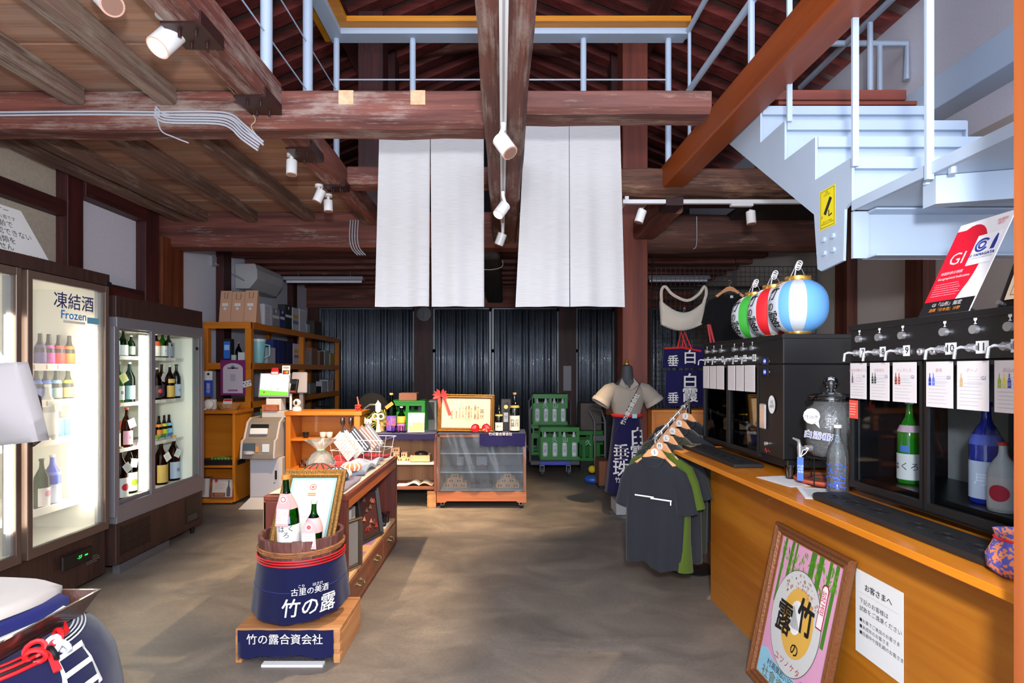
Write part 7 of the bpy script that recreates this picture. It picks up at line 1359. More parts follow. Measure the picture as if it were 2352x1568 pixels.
# honey wood cabinet behind the clothes stand
d = 5.45; a, c = P(1497, 0, d).x, P(1640, 0, d).x; zt5 = H-91/F*d; k5 = thing('cabinet', 'honey wood cabinet under the wire mesh panels', 'cabinet', ((a+c)/2, d+.15, 0)); OXX = ORW(0)
panel(k5, (a, d, zt5-.03), (c, d+.26, zt5), OXX, 'top'); panel(k5, (a, d, 0), (a+.04, d+.26, zt5-.03), ORW(2), 'side_panel'); panel(k5, (c-.04, d, 0), (c, d+.26, zt5-.03), ORW(2), 'side_panel'); panel(k5, (a+.04, d+.02, .0), (c-.04, d+.25, zt5-.03), ORW(0), 'front_panel')
# ------------------------------------------------------------------ tasting counter
U = Vector((.039, -1, 0)).normalized(); NN = Vector((-1, -.039, 0)).normalized()
def CL(x, d): return x-.039*(d-3.33)      # counter line offset
ctz = .9; cn = thing('counter', 'honey wood tasting counter', 'counter', (1.6, 2.2, 0))
OC = wood('#b8660c', '#d0821e', 1, .6, .35, bump=.03, coat=.25)
f = lambda d: 1.245-.039*(d-3.33); e = lambda d: 1.045-.039*(d-3.45)
MB().prism([(e(3.45), 3.45), (1.24, 3.65), (2.1, 3.7), (2.2, 1.12), (e(1.12), 1.12)][::-1], ctz-.024, ctz).build('worktop', cn, smooth=False, mt=OC, bevel=.002)
MB().prism([(f(3.33), 3.33), (2.0, 3.36), (2.1, 1.16), (f(1.16), 1.16)][::-1], 0, ctz-.024).build('body', cn, smooth=False, mt=wood('#93500c', '#ad6c1c', 1, .5, .4, bump=.04, coat=.15))
def disp(O, L_, lab, near_col=True):
    T = frame(O, U, (0, 0, 1)); o = thing('drink_dispenser', lab, 'dispenser', tuple(O)); hh = .64; dep = .5; BKM = plain('#101013', .42, bump=.06, bs=1200); dl = .72
    b = MB(T); b.box((0, .50, -dep), (L_, hh, 0)); b.box((0, 0, -dep), (L_, .04, -.02)); b.box((0, .04, -dep), (.02, .5, -.02)); b.box((dl, .04, -dep), (L_, .5, 0)); b.box((.02, .04, -dep), (dl, .5, -dep+.02)); b.build('cabinet_body', o, smooth=False, mt=BKM, bevel=.004)
    b = MB(T); b.box((-.004, hh-.018, -dep), (L_+.004, hh+.004, .006)); b.build('top_cover', o, smooth=False, mt=plain('#101012', .4), bevel=.002)
    b = MB(T); b.box((.02, .04, -dep+.02), (dl, .06, -.03)); b.box((.02, .06, -dep+.022), (dl, .5, -dep+.026)); b.build('inner_shelf', o, smooth=False, mt=plain('#0c0c0e', .3))
    MB(T).box((dl/2+.1, .06, -.36), (dl-.03, .5, -.34)).build('rear_glass', o, smooth=False, mt=glassy('#dfe6ea', .4, .1, haze=.55, bumpy=60)) ; MB(T).box((.06, .06, -.36), (dl/2-.06, .5, -.34)).build('rear_glass', o, smooth=False, mt=glassy('#dfe6ea', .4, .1, haze=.55, bumpy=60))  # white haze in the panes stands in for bright reflections
    for k in range(2):
        x0, x1 = .004+k*(dl/2), dl/2-.004+k*(dl/2); b = MB(T); w_ = .012
        b.box((x0, .02, -.018), (x0+w_, .5, .006)); b.box((x1-w_, .02, -.018), (x1, .5, .006)); b.box((x0, .02, -.018), (x1, .045, .006)); b.box((x0, .485, -.018), (x1, .5, .006)); dr = b.build('door', o, smooth=False, mt=BLACK); MB(T).box((x0+w_, .045, -.008), (x1-w_, .485, -.004)).build('glass', dr, smooth=False, mt=glassy('#e2e6e8', .1, .015))
    for k, x in enumerate((.05, .155, .265, .435, .54, .645)):
        b = MB(T); b.cyl((x, .535, 0), (x, .535, .02), .012, n=6); b.tube([(x, .535, .02), (x-.004, .537, .04), (x-.010, .532, .050), (x-.012, .503, .052)], .0048, 8); b.build('tap', o, mt=CHROME)
        b = MB(T); b.cyl((x+.004, .588, 0), (x+.004, .588, .012), .013, n=14); b.build('knob', o, mt=CHROME)
        b = MB(T); b.box((x-.001, .605, .0), (x+.005, .607, .0012)); b.box((x+.001, .607, 0), (x+.003, .613, .0012)); b.lathe([(0, .612), (.005, .614), (.006, .624)], (x+.002, 0, 0), 8); b.build('cup_symbol', o, smooth=False, mt=PAPER) if False else MB(T).prism([(x-.002, .604), (x+.006, .604), (x+.006, .606), (x+.003, .607), (x+.003, .612), (x+.007, .616), (x+.007, .625), (x-.003, .625), (x-.003, .616), (x+.001, .612), (x+.001, .607), (x-.002, .606)], 0, .0012).build('cup_symbol', o, smooth=False, mt=PAPER)
        q = patch(T, x+.004, .518, x+.045 if k > 2 else x+.034, .554, PAPER, o, 'number_card', .001); text(str([7, 8, 9, 10, 11, 12][k]), .032, T @ Matrix.Translation((x+.022, .536, .0015)), INK, q, bold=.02)
    for x in (.35, .40): b = MB(T); b.cyl((x, .53, 0), (x, .53, .01), .012, n=14); b.torus((x, .53, .01), .008, .003, 12, 5); b.build('lock', o, mt=CHROME)
    return o, T
def card(T, x0, x1, y0, y1, par, seed, title, cols, name='drink_card'):
    q = MB(T).box((x0, y0, .007), (x1, y1, .009)).build(name, par, smooth=False, mt=plain('#c9c2c2', .6)); w_ = x1-x0; xm_ = (x0+x1)/2
    text(title, w_*.13, T @ Matrix.Translation((xm_, y1-.028, .0095)), plain('#b08a90', .7), q); scribble(T @ Matrix.Translation((xm_, y0+.045, .0092)), w_*.85, .075, 7, plain('#a8a8b0', .7), q, .0016, seed)
    for k, cl_ in enumerate(cols):
        xx = x0+w_*(.10+.14*k); b = MB(T); b.prism([(xx, y1-.075), (xx+w_*.1, y1-.075), (xx+w_*.1, y1-.055), (xx+w_*.065, y1-.047), (xx+w_*.06, y1-.036), (xx+w_*.035, y1-.036), (xx+w_*.03, y1-.047), (xx, y1-.055)], .0093, .0097); b.build('print', q, smooth=False, mt=plain(cl_, .6))
    text('GI', w_*.15, T @ Matrix.Translation((x1-w_*.14, y1-.05, .0097)), plain('#3a4a8a', .7), q); scribble(T @ Matrix.Translation((xm_+w_*.1, y1-.058, .0092)), w_*.5, .03, 4, plain('#b0b0b8', .7), q, .0014, seed+9)
    return q
O2 = Vector((1.337, 2.12, .93)); d2, T2 = disp(O2, .92, 'black multi-tap sake dispenser nearest the end post, with bottles behind glass')
CT = [('純米大吟醸 はくろ', ('#5a4a6a', '#c9b8b0')), ('改良信交', ('#1e2a22', '#2a3c30')), ('ジェネシス', ('#7a2a1e', '#a3402c')), ('垂珠', ('#2a3a9a', '#5a6ac0')), ('ボーノ', ('#b89a70',)), ('月山の酒', ('#8a9a3a', '#c9b83a', '#2a3a9a'))]
for k, ((x0, x1), (t_, c_)) in enumerate(zip(((.012, .10), (.12, .215), (.232, .335), (.376, .475), (.49, .592), (.61, .712)), CT)): card(T2, x0, x1, .362-.008*(k > 2), .497-.0*(k > 2), d2, k, t_, c_)
q = patch(T2, .005, .285, .055, .355, plain('#d84a3a', .6), d2, 'red_notice', .008); scribble(T2 @ Matrix.Translation((.03, .32, .0085)), .04, .05, 5, plain('#f0d0c8', .6), q, .002, 3)
def inside(T, x, depth, h_, r, gl, lab, **k):
    gl = gl if gl not in (GG, GBL) else plain('#1f7a1a' if gl is GG else '#1c2f9a', .12, coat=.6)
    p = T @ Vector((x, .061, -depth)); return bottle(tuple(p), h_, r, gl, lab, 212, **k)
inside(T2, .145, .12, .30, .037, GG, 'green bottle with a white label behind the first glass door of the near dispenser', label=('#e6e4e0', .05, .36), cap='#b9bcb8', neck=('#d9b3c0', .62, .70, 200), seal=('#4a7ac8', .38, .46), txt='はくろ', tsz=.03)
inside(T2, .44, .13, .31, .042, GBL, 'cobalt blue bottle with a jellyfish label behind the second glass door', label=('#c9cfe4', .05, .42), cap='#2a3aa0', neck=('#5a6ad0', .58, .68, 200), txt='月', tc='#e9edf8', tsz=.04)
inside(T2, .545, .08, .2, .035, plain('#d8dad8', .3), 'small bottle with a red disc and red cap at the dispenser corner', label=('#e8e0dc', .05, .5), cap='#d8402c', mark=('#e0324a', .28, .024))
O1 = Vector((1.283, 3.55, .93)); d1, T1 = disp(O1, .95, 'black multi-tap sake dispenser under the three paper lanterns')
for k, (x0, x1) in enumerate(((.01, .10), (.112, .202), (.214, .318), (.372, .462), (.474, .566), (.578, .690))):
    q = MB(T1).box((x0, .355, .007), (x1, .497, .009)).build('drink_card', d1, smooth=False, mt=plain('#c9c2c2', .6)); scribble(T1 @ Matrix.Translation(((x0+x1)/2, .43, .0092)), (x1-x0)*.8, .12, 11, plain('#b8b4b8', .7), q, .0016, k)
MB(T1).box((.74, .17, .001), (.80, .30, .012)).build('cup_slot', d1, smooth=False, mt=CHROME, bevel=.006)
for y in (.52, .465):
    q = MB(T1).box((.755, y-.024, 0), (.815, y+.016, .004)).build('control_panel', d1, smooth=False, mt=BLACK, bevel=.002); patch(T1, .772, y-.016, .797, y+.008, plain('#2a44ff', .4, emit=1.2), q, 'display', .005); text('6.8', .017, T1 @ Matrix.Translation((.785, y-.004, .0055)), plain('#dfe6ff', .4, emit=1.5), q); text('L' if y > .5 else 'R', .016, T1 @ Matrix.Translation((.825, y-.004, .001)), PAPER, q)
MB(T1).cyl((.80, .10, 0), (.80, .10, .012), .010, n=12).build('lock', d1, mt=CHROME)
b = MB(T1); b.tube([(.77, .06, .001), (.785, .075, .001), (.795, .055, .001), (.81, .07, .001), (.83, .06, .001)], .0015, 4); b.build('scribbled_mark', d1, mt=plain('#a8242c', .6))
T = frame((1.32, 2.592, 1.33), (1, 0, 0), (0, 0, 1)); q = disc(frame(T1 @ Vector((.85, .30, .003)), U, (0, 0, 1)), 0, 0, .033, PAPER, d1, 'price_sticker', .001, ry=.045); text('1回\n100円', .02, frame(T1 @ Vector((.85, .30, .0045)), U, (0, 0, 1)), INK, q)
inside(T1, .12, .12, .30, .037, GBK, 'black bottle with a silver label inside the lantern dispenser', label=('#b9bab8', .05, .4), cap='#20202a')
inside(T1, .52, .14, .30, .037, GBR, 'brown bottle with a pale label inside the lantern dispenser', label=('#c9c0b0', .05, .4), cap='#7a5a3a')
inside(T1, .64, .12, .16, .035, plain('#b8442c', .4), 'small orange-red bottle inside the lantern dispenser', label=None, cap='#c9502c')
for nm, O, L_ in (('drip tray along the near dispenser', O2, .86), ('drip tray along the lantern dispenser', O1, .80)):
    T = frame(O, U, (0, 0, 1)) @ Matrix.Translation((-.03, -.029, .0)); t_ = thing('drip_tray', 'black rubber '+nm, 'tray', tuple(T @ Vector((0, 0, 0)))); b = MB(T); n = 8; pts = [(0, .0)]+[(0+.05*(1-math.cos(R(90*i/n)))-.0, .155-.05+.05*math.sin(R(90*i/n))) for i in range(n+1)]+[(L_, .155), (L_, 0)]
    M = T @ Matrix(((1, 0, 0, 0), (0, 0, 1, 0), (0, 1, 0, 0), (0, 0, 0, 1))); MB(M).prism(pts, 0, .02).build('tray_body', t_, smooth=False, mt=plain('#141416', .55, bump=.3, bs=300), bevel=.003)
    for k, x in enumerate((.09, .19, .30, .47, .575, .68)):
        b = MB(M)
        for rr in (.014, .024, .034): b.torus((x, .085, .0205), rr, .0012, 14, 4)
        b.box((x-.018, .08, .0202), (x+.018, .09, .022)); b.build('drain_pattern', t_, mt=BLACK)
# paper lanterns on top of the far dispenser
def lantern(c, r, hh, col, nm, rz=0):
    o = thing('paper_lantern', nm, 'lantern', c, 'paper lanterns on the dispenser'); n = 64; m = 44; b = MB(); W_ = plain('#c6cad2', .55); C_ = plain(col, .55); vs = []; fs = []; zc_ = hh/2
    for j in range(m+1):
        t = -1+2*j/m; z = c[2]+.018+zc_+t*zc_; rr = r*(1-abs(t*.93)**2.5)**.5; rr = max(rr, r*.42)*(1+.010*(1 if j % 2 else -1))
        for i in range(n): a = 2*math.pi*i/n; vs.append((c[0]+rr*math.cos(a), c[1]+rr*math.sin(a), z))
    cd_ = math.degrees(math.atan2(-c[1], -c[0]))
    def gore(i):
        a = (360*(i+.5)/n-cd_+180) % 360-180
        return 1 if (-42 < a < -16 or 17 < a < 88 or 125 < a < 155) else 0
    b.m(W_); b.m(C_); b.v = [Vector(v) for v in vs]
    for j in range(m):
        for i in range(n): b.f.append((j*n+i, j*n+(i+1) % n, (j+1)*n+(i+1) % n, (j+1)*n+i)); b.mi.append(gore(i))
    b.build('paper_shade', o, ang=60)
    for z0, z1 in ((0, .022), (.016+hh-.004, .016+hh+.022)): MB().lathe([(r*.44, z0), (r*.45, z0+.002), (r*.45, z1), (r*.42, z1), (r*.42, z0)], c, 28).build('gilt_ring', o, mt=plain('#c99a4a', .25, .8))
    zt_ = c[2]+.018+hh; MB().tube([(c[0]-.04, c[1], zt_+.015), (c[0]-.02, c[1], zt_+.06), (c[0], c[1], zt_+.075), (c[0]+.02, c[1], zt_+.06), (c[0]+.04, c[1], zt_+.015)], .002, 5).build('wire_handle', o, mt=CHROME)
    b = MB()
    for k in range(3): b.torus((c[0]+.004*k, c[1], zt_+.07+.01*k), .014, .003, 10, 5, (1, 0, .2*k), (0, .3*k, 1))
    b.tube([(c[0]-.01, c[1], zt_+.065), (c[0]-.02, c[1]-.005, zt_+.02)], .003, 5); b.build('cord', o, mt=WHITE)
    for ch, dz, s in (('竹', .24, .30), ('の', -.02, .20), ('露', -.27, .34)):
        def wl(p, dz=dz):
            t = (p.y+dz*hh)/zc_; rr = r*(1-min(.97, abs(t*.93))**2.5)**.5*1.013+.0012; a = R(cd_-63)+p.x/(r*.95); return Vector((c[0]+rr*math.cos(a), c[1]+rr*math.sin(a), c[2]+.018+zc_+p.y+dz*hh))
        text(ch, s*hh, None, plain('#141416', .7), o, warp=wl, bold=.02, shear=.15)
zl_ = 1.5755
lantern((1.485, 2.78, zl_), .138, .262, '#69a9e6', 'blue and white striped paper lantern', R(-107+22.5)); lantern((1.50, 3.06, zl_), .136, .262, '#e0202a', 'red and white striped paper lantern', R(-107+15+22)); lantern((1.52, 3.34, zl_), .134, .26, '#3fae3c', 'green and white striped paper lantern', R(-107+15+20))
# signs leaning on the near dispenser
zt6 = 1.5755
bl, brr, tl, trr = Vector((1.36, 1.80, zt6)), Vector((1.365, 1.61, zt6)), Vector((1.50, 1.93, zt6+.30)), Vector((1.505, 1.715, zt6+.335))
T = frame(bl, brr-bl, tl-bl); w_ = (brr-bl).length; h_ = .335; o = thing('poster_stand', 'red and white GI poster stand on the near dispenser', 'poster', tuple(bl)); MB(T).box((0, 0, -.003), (w_, h_, 0)).build('poster', o, smooth=False, mt=plain('#ecebec', .4))
b = MB(T); n = 14; pts = [(0, .05), (w_*.62, .05)]+[(w_*(.35+.42*math.cos(a)), .175+.145*math.sin(a)) for a in [R(-40+i*11.8) for i in range(n)]]+[(0, .31)]; b.prism(pts, .0003, .0008); b.build('print', o, smooth=False, mt=plain('#d4142e', .4))
patch(T, 0, 0, w_, .05, plain('#141416', .4), o, z=.001); text('GI「山形」指定', .016, T @ Matrix.Translation((w_/2, .035, .0015)), PAPER, o); text('酒類「日本酒」分野', .013, T @ Matrix.Translation((w_/2, .016, .0015)), plain('#e0862a', .5), o)
text('GI', .062, T @ Matrix.Translation((w_*.28, .20, .0015)), PAPER, o); patch(T, w_*.52, .165, w_*.97, .27, plain('#f4f4f6', .4), o, z=.002); NV = plain('#27358a', .5)
b = MB(T)
b.tube([(w_*.68+.021*math.cos(a), .232+.021*math.sin(a), .0025) for a in [R(40+i*18) for i in range(17)]], .0035, 4); b.torus((w_*.68, .232, .0025), .011, .003, 14, 4); b.prism([(w_*.86, .21), (w_*.93, .21), (w_*.93, .235), (w_*.91, .258), (w_*.89, .262), (w_*.87, .25), (w_*.86, .235)], .002, .003); b.build('emblem', o, mt=NV); text('GI YAMAGATA', .0135, T @ Matrix.Translation((w_*.745, .197, .0027)), NV, o, bold=.02); text('GEOGRAPHICAL INDICATION', .006, T @ Matrix.Translation((w_*.745, .186, .0027)), NV, o)
text('地理的表示制度', .012, T @ Matrix.Translation((w_*.3, .15, .0015)), plain('#f3d8dc', .5), o); text('Geographical Indication', .0125, T @ Matrix.Translation((w_*.38, .132, .0015)), plain('#f3e4e6', .5), o); scribble(T @ Matrix.Translation((w_*.36, .09, .001)), w_*.6, .05, 6, plain('#efb6bf', .5), o, .0016, 5)
text('地理的\n表示', .012, T @ Matrix.Translation((w_*.85, .305, .0015)), plain('#d8606a', .5), o)
MB(T).box((.0, 0, -.09), (w_, .012, .0)).build('foot', o, smooth=False, mt=BLACK)
bl, brr = Vector((1.41, 1.575, zt6+.006)), Vector((1.425, 1.30, zt6+.006)); T = frame(bl, brr-bl, (.12, .03, .31)); o = thing('acrylic_plaque', 'clear acrylic plaque with a gold-lined cream certificate beside the end post', 'plaque', tuple(bl)); MB(T).box((0, 0, -.012), (.28, .33, -.004)).build('acrylic_block', o, smooth=False, mt=plain('#1a1614', .15), bevel=.004)
patch(T, .022, .02, .26, .31, plain('#ecd9b8', .5), o, 'certificate', .0); b = MB(T); b.tube([(.036, .034, .001), (.246, .034, .001), (.246, .296, .001), (.036, .296, .001)], .0012, 4, closed=True); b.build('gold_line', o, mt=plain('#8a5a2a', .4)); 
for (x, y) in ((.012, .012), (.012, .318)): MB(T).cyl((x, y, -.004), (x, y, .006), .007, n=12).build('stud', o, mt=CHROME)
# water jar and company
jp = Vector((1.405, 2.36, 1.03)); o = thing('water_jar', 'hammered glass water jar with a lid and tap on a wire stand', 'jar', tuple(jp)); JG = glassy('#e3eaec', .34, .06, bumpy=38, haze=.16, bst=1.0)  # whitish haze in the jar glass stands in for flash highlights
MB().lathe([(0, 0), (.075, 0), (.092, .02), (.098, .06), (.098, .17), (.092, .205), (.07, .222), (.066, .235), (.08, .24)], jp, 32, cap=False).build('jar_body', o, mt=JG, ang=70); MB().lathe([(0, .01), (.085, .012), (.092, .05), (.092, .11), (0, .111)], jp, 24).build('water', o, mt=glassy('#d5e2e4', .2, .05))
MB().lathe([(.084, .238), (.09, .242), (.09, .256), (.075, .266), (.045, .27), (.02, .275), (.016, .285), (.03, .30), (.034, .318), (.022, .336), (0, .342)], jp, 28).build('lid', o, mt=glassy('#eef2f4', .4, .02), ang=70)
tpos = jp+Vector((-.098, -.02, .035)); b = MB(); b.cyl(tpos, tpos+Vector((-.025, -.004, 0)), .014, n=12); b.cyl(tpos+Vector((-.025, -.004, 0)), tpos+Vector((-.055, -.01, 0)), .008, n=10); b.cyl(tpos+Vector((-.055, -.01, .012)), tpos+Vector((-.055, -.01, -.04)), .011, .007, 12); b.tube([tpos+Vector((-.055, -.01, .01)), tpos+Vector((-.06, -.01, .035)), tpos+Vector((-.085, -.014, .045))], [.008, .007, .004], 8); b.build('tap', o, mt=CHROME)
T = frame(jp+Vector((-.11, -.045, .175)), (.75, -.6, 0), (0, 0, 1)); b = MB(T); b.prism([(.032*math.cos(R(i*30)), .034*math.sin(R(i*30))) for i in range(12)], 0, .002); b.prism([(.008, -.025), (.026, -.02), (.030, -.05)], 0, .002); q = b.build('speech_bubble_sign', label='white speech bubble sign reading 仕込水 on the water jar', cat='sign', smooth=False, mt=PAPER); text('仕込水', .018, T @ Matrix.Translation((0, -.004, .0025)), INK, q); text('月山伏流水', .008, T @ Matrix.Translation((0, .014, .0025)), GINK, q)
T = frame(jp+Vector((-.09, -.085, .092)), (.75, -.6, -.12), (0, 0, 1)); q = text('白露垂珠', .034, T, plain('#f0f0f4', .6), o, bold=.10); text('白露垂珠', .034, T @ Matrix.Translation((0, 0, .0012)), plain('#2a2f78', .6), o, bold=.01)
b = MB()
for z in (.0+.905, .905+.12):
    b.tube([(jp.x+.10*math.cos(a), jp.y+.10*math.sin(a), z) for a in [i*math.pi/10 for i in range(20)]], .0025, 5, closed=True)
for a in (.3, 1.9, 3.5, 5.0): b.tube([(jp.x+.10*math.cos(a), jp.y+.10*math.sin(a), .903), (jp.x+.10*math.cos(a), jp.y+.10*math.sin(a), 1.03)], .0025, 5)
b.tube([(jp.x-.1, jp.y, 1.025), (jp.x+.1, jp.y, 1.025)], .0025, 5); b.tube([(jp.x, jp.y-.1, 1.025), (jp.x, jp.y+.1, 1.025)], .0025, 5)
b.build('jar_stand', label='thin black wire stand under the water jar', cat='stand', mt=BLACK)
T = frame(jp+Vector((-.155, -.04, -.02)), (.8, -.6, 0), (.08, 0, 1)); q = MB(T).box((-.012, -.08, 0), (.012, .02, .0015)).build('blue_tag', label='blue tag hanging from the water jar tap', cat='tag', smooth=False, mt=plain('#2a5aa8', .5)); text('仕込水\nどうぞ', .012, T @ Matrix.Translation((0, -.03, .002)) @ Matrix.Rotation(R(-90), 4, 'Z'), PAPER, q, bold=.0); MB(T).tube([(0, .02, 0), (.01, .05, .01), (.03, .06, .0), (.02, .04, -.01), (0, .02, 0)], .002, 5).build('string', q, mt=WHITE)
bp_ = Vector((1.345, 2.215, .903)); o = bottle(tuple(bp_), .275, .04, glassy('#dfe9ec', .3, .04, haze=.12), 'clear glass bottle with a blue printed pattern beside the water jar', -150, '#e2e2e2', None); b = MB(); rnd = random.Random(6)  # haze in this bottle's glass imitates flash glints, as on the jar
for i in range(70):
    a = R(-150)+rnd.uniform(-1.3, 1.3); z = .903+rnd.uniform(.02, .12); l = rnd.uniform(.002, .007); b.add([Vector((bp_.x+.0408*math.cos(a+s*l/.04), bp_.y+.0408*math.sin(a+s*l/.04), z+t*.0025)) for s, t in ((-1, -1), (1, -1), (1, 1), (-1, 1))], [(0, 1, 2, 3)])
b.build('blue_print', o, smooth=False, mt=plain('#2f55b8', .5))
b = MB(); c_ = Vector((1.42, 2.42, .902))
mats_ = [plain('#7a2a20', .8), plain('#2e5a3a', .8), plain('#b0482c', .8), plain('#3a2420', .8), plain('#8a2a24', .8)]
for k in range(8): b.m(mats_[k % 5]).torus(c_+Vector((0, 0, .006+.001*k)), .03+k*.0135, .008, 30, 6)
b.m(mats_[0]).lathe([(0, 0), (.12, 0), (.12, .005), (0, .005)], c_, 24); b.build('woven_mat', label='round woven red and green mat under the water jar', cat='mat')
MB().lathe([(.016, 0), (.018, .002), (.024, .055), (.0225, .055), (.016, .005), (0, .004)], (1.30, 2.50, .904), 18).build('plastic_cup', label='small clear tasting cup at the dispenser corner', cat='cup', mt=glassy('#e9ecee', .3, .03))
for i, (x, y, r_, lab) in enumerate(((1.26, 2.45, 12, 'white paper sheet under the small tasting cup'), (1.27, 2.20, -20, 'white printed sheet in front of the clear bottle'))):
    T = Matrix.Translation((x, y, .9005+.0*i)) @ Matrix.Rotation(R(r_), 4, 'Z'); q = MB(T).box((-.075, -.11, 0), (.075, .11, .0015)).build('paper_sheet', label=lab, cat='paper', smooth=False, mt=PAPER)
    if i: scribble(T @ Matrix.Translation((0, 0, .0018)), .12, .16, 7, INK, q, .004, 4)
# pouch at the near end of the counter
pp = Vector((1.235, 1.31, .9005)); o = thing('fabric_pouch', 'purple and orange brocade pouch at the near end of the counter', 'pouch', tuple(pp)); PM, nt, bb = mat('brocade'); N = nt.nodes.new; L = nt.links.new
tc = N('ShaderNodeTexCoord'); bk = N('ShaderNodeTexVoronoi'); bk.inputs['Scale'].default_value = 150; bk.distance = 'CHEBYCHEV'; L(tc.outputs['Object'], bk.inputs['Vector']); cr = N('ShaderNodeValToRGB'); cr.color_ramp.interpolation = 'CONSTANT'; cr.color_ramp.elements[0].color = lin('#4a4a9a'); cr.color_ramp.elements[1].position = .55; cr.color_ramp.elements[1].color = lin('#c9764a'); L(bk.outputs['Color'], cr.inputs[0]); L(cr.outputs[0], bb.inputs['Base Color']); bb.inputs['Roughness'].default_value = .8
MB().lathe([(.0, 0), (.04, 0), (.06, .02), (.062, .05), (.05, .08), (.045, .095), (.05, .11), (.046, .11), (.04, .09), (0, .03)], pp, 20, wav=lambda a, z: .05*math.sin(a*5+z*30)).build('pouch_body', o, mt=PM, ang=80); MB().torus(pp+Vector((0, 0, .093)), .048, .003, 18, 5).build('drawstring', o, mt=RED)
# notice and leaning poster on the counter front
T = frame((f(2.02)-.002, 2.02, .668), Vector((.039, -1, 0)), (0, 0, 1)); w_, h_ = .232, .305
o = MB(T).box((0, -h_, .0), (w_, 0, .001)).build('paper_notice', label='white paper notice taped to the counter front', cat='sign', smooth=False, mt=PAPER)
text('お客さまへ', .027, T @ Matrix.Translation((w_/2, -.055, .0015)), INK, o, bold=.01); patch(T, .02, -.08, w_-.02, -.0794, GINK, o, z=.0014)
for i, (s, y, z) in enumerate((('下記のお客様は', -.11, .0205), ('試飲をご遠慮ください', -.138, .0205), ('■お車でご来店のお客さま', -.180, .0165), ('■未成年のお客さま', -.203, .0165), ('■妊娠中や授乳期のお客さま', -.226, .0165))): text(s, z, T @ Matrix.Translation((.022, y, .0015)), INK, o, align='LEFT')
pb = Vector((f(2.27)-.135, 2.27, .362)); UU = Vector((.039, -1, 0)).normalized(); up2 = Vector((.135/.69, 0, 1))
Tp = frame((f(2.27)-.012-.135/2, 2.265, .345), UU, Vector((.14, 0, .675)))
o, pcx = pframe(Tp, .525, .715, .042, plain('#7a4a2a', .4, .3, bump=.8, bs=90), plain('#d59ab8', .4), 'framed bamboo sake poster leaning against the counter front', 'framed_poster', 'poster', .02, slip=(plain('#a8683a', .4, .3), .008), glass=True)
GRN = plain('#3f7a1c', .5); X_, Y_ = .22, .31
b = MB(Tp)
for (x, wd, y0, y1) in ((-.185, .016, .02, .31), (-.13, .02, .12, .31), (-.10, .012, .15, .31), (.02, .034, .10, .31), (.07, .03, .08, .31), (.13, .018, .05, .31), (.17, .02, -.02, .31), (.085, .02, -.31, -.22), (-.12, .018, -.17, -.09)): b.add([(x-wd/2, y0, .002), (x+wd/2, y0, .002), (x+wd/2+.006, y1, .002), (x-wd/2+.006, y1, .002)], [(0, 1, 2, 3)])
b.build('print', pcx, smooth=False, mt=GRN); b = MB(Tp); rnd = random.Random(3)
for i in range(95):
    x, y = rnd.uniform(-.20, .20), rnd.uniform(.17, .30); an = rnd.uniform(-2.4, -.7); l = rnd.uniform(.02, .045); dx, dy = math.cos(an)*l, math.sin(an)*l; b.add([(x, y, .0026), (x+dx*.5-dy*.12, y+dy*.5+dx*.12, .0026), (x+dx, y+dy, .0026), (x+dx*.5+dy*.12, y+dy*.5-dx*.12, .0026)], [(0, 1, 2, 3)])
b.build('print', pcx, smooth=False, mt=plain('#5c9a26', .5)); b = MB(Tp); pts = [(-X_, -Y_), (X_, -Y_), (X_, -.20), (.14, -.17), (.08, -.225), (.0, -.20), (-.10, -.215), (-.17, -.185), (-X_, -.20)]; b.prism(pts, .001, .0021); b.build('print', pcx, smooth=False, mt=plain('#8fc3d8', .5))
b = MB(Tp)
for k in range(4): b.tube([(.06+.03*k, -.22+.02*math.sin(k*2), .0025), (.10+.02*k, -.19, .0025), (.12+.02*k, -.23, .0025), (.17+.01*k, -.20, .0025)], .0011, 4)
b.build('print', pcx, mt=plain('#3a6ab8', .5))
disc(Tp, -.015, -.005, .172, plain('#5a5a5e', .5), pcx, z=.0029, n=48, ry=.217); disc(Tp, -.015, -.005, .169, plain('#c9c9c6', .5), pcx, z=.0032, n=48, ry=.214); disc(Tp, -.0, -.0, .108, plain('#d9a94a', .5), pcx, z=.0036, n=40, ry=.143); disc(Tp, -.01, .02, .046, plain('#ececea', .5), pcx, z=.004, n=30, ry=.07)
b = MB(Tp); rnd = random.Random(8)
for i in range(60):
    a, r_ = rnd.uniform(.5, 2.4), rnd.uniform(.7, .97); x, y = -.015+.16*r_*math.cos(a), -.005+.205*r_*math.sin(a); s = rnd.uniform(.002, .009); b.add([(x-s, y, .0038), (x, y-s, .0038), (x+s, y, .0038), (x, y+s, .0038)], [(0, 1, 2, 3)])
b.build('print', pcx, smooth=False, mt=plain('#b08a7c', .6))
K_ = plain('#121212', .6); text('竹', .145, Tp @ Matrix.Translation((.055, .035, .0044)), K_, pcx, bold=.05, sx=.75, shear=-.1); text('露', .145, Tp @ Matrix.Translation((-.085, -.02, .0044)), K_, pcx, bold=.04, sx=.8); text('の', .06, Tp @ Matrix.Translation((.02, -.105, .0044)), K_, pcx, bold=.02)
text('タケノツユ', .036, Tp @ Matrix.Translation((-.015, -.175, .0044)), plain('#b8283a', .6), pcx, cs=1.15) if False else text('ユツノケタ', .034, Tp @ Matrix.Translation((-.01, -.178, .0044)), plain('#b8283a', .6), pcx, cs=1.2)
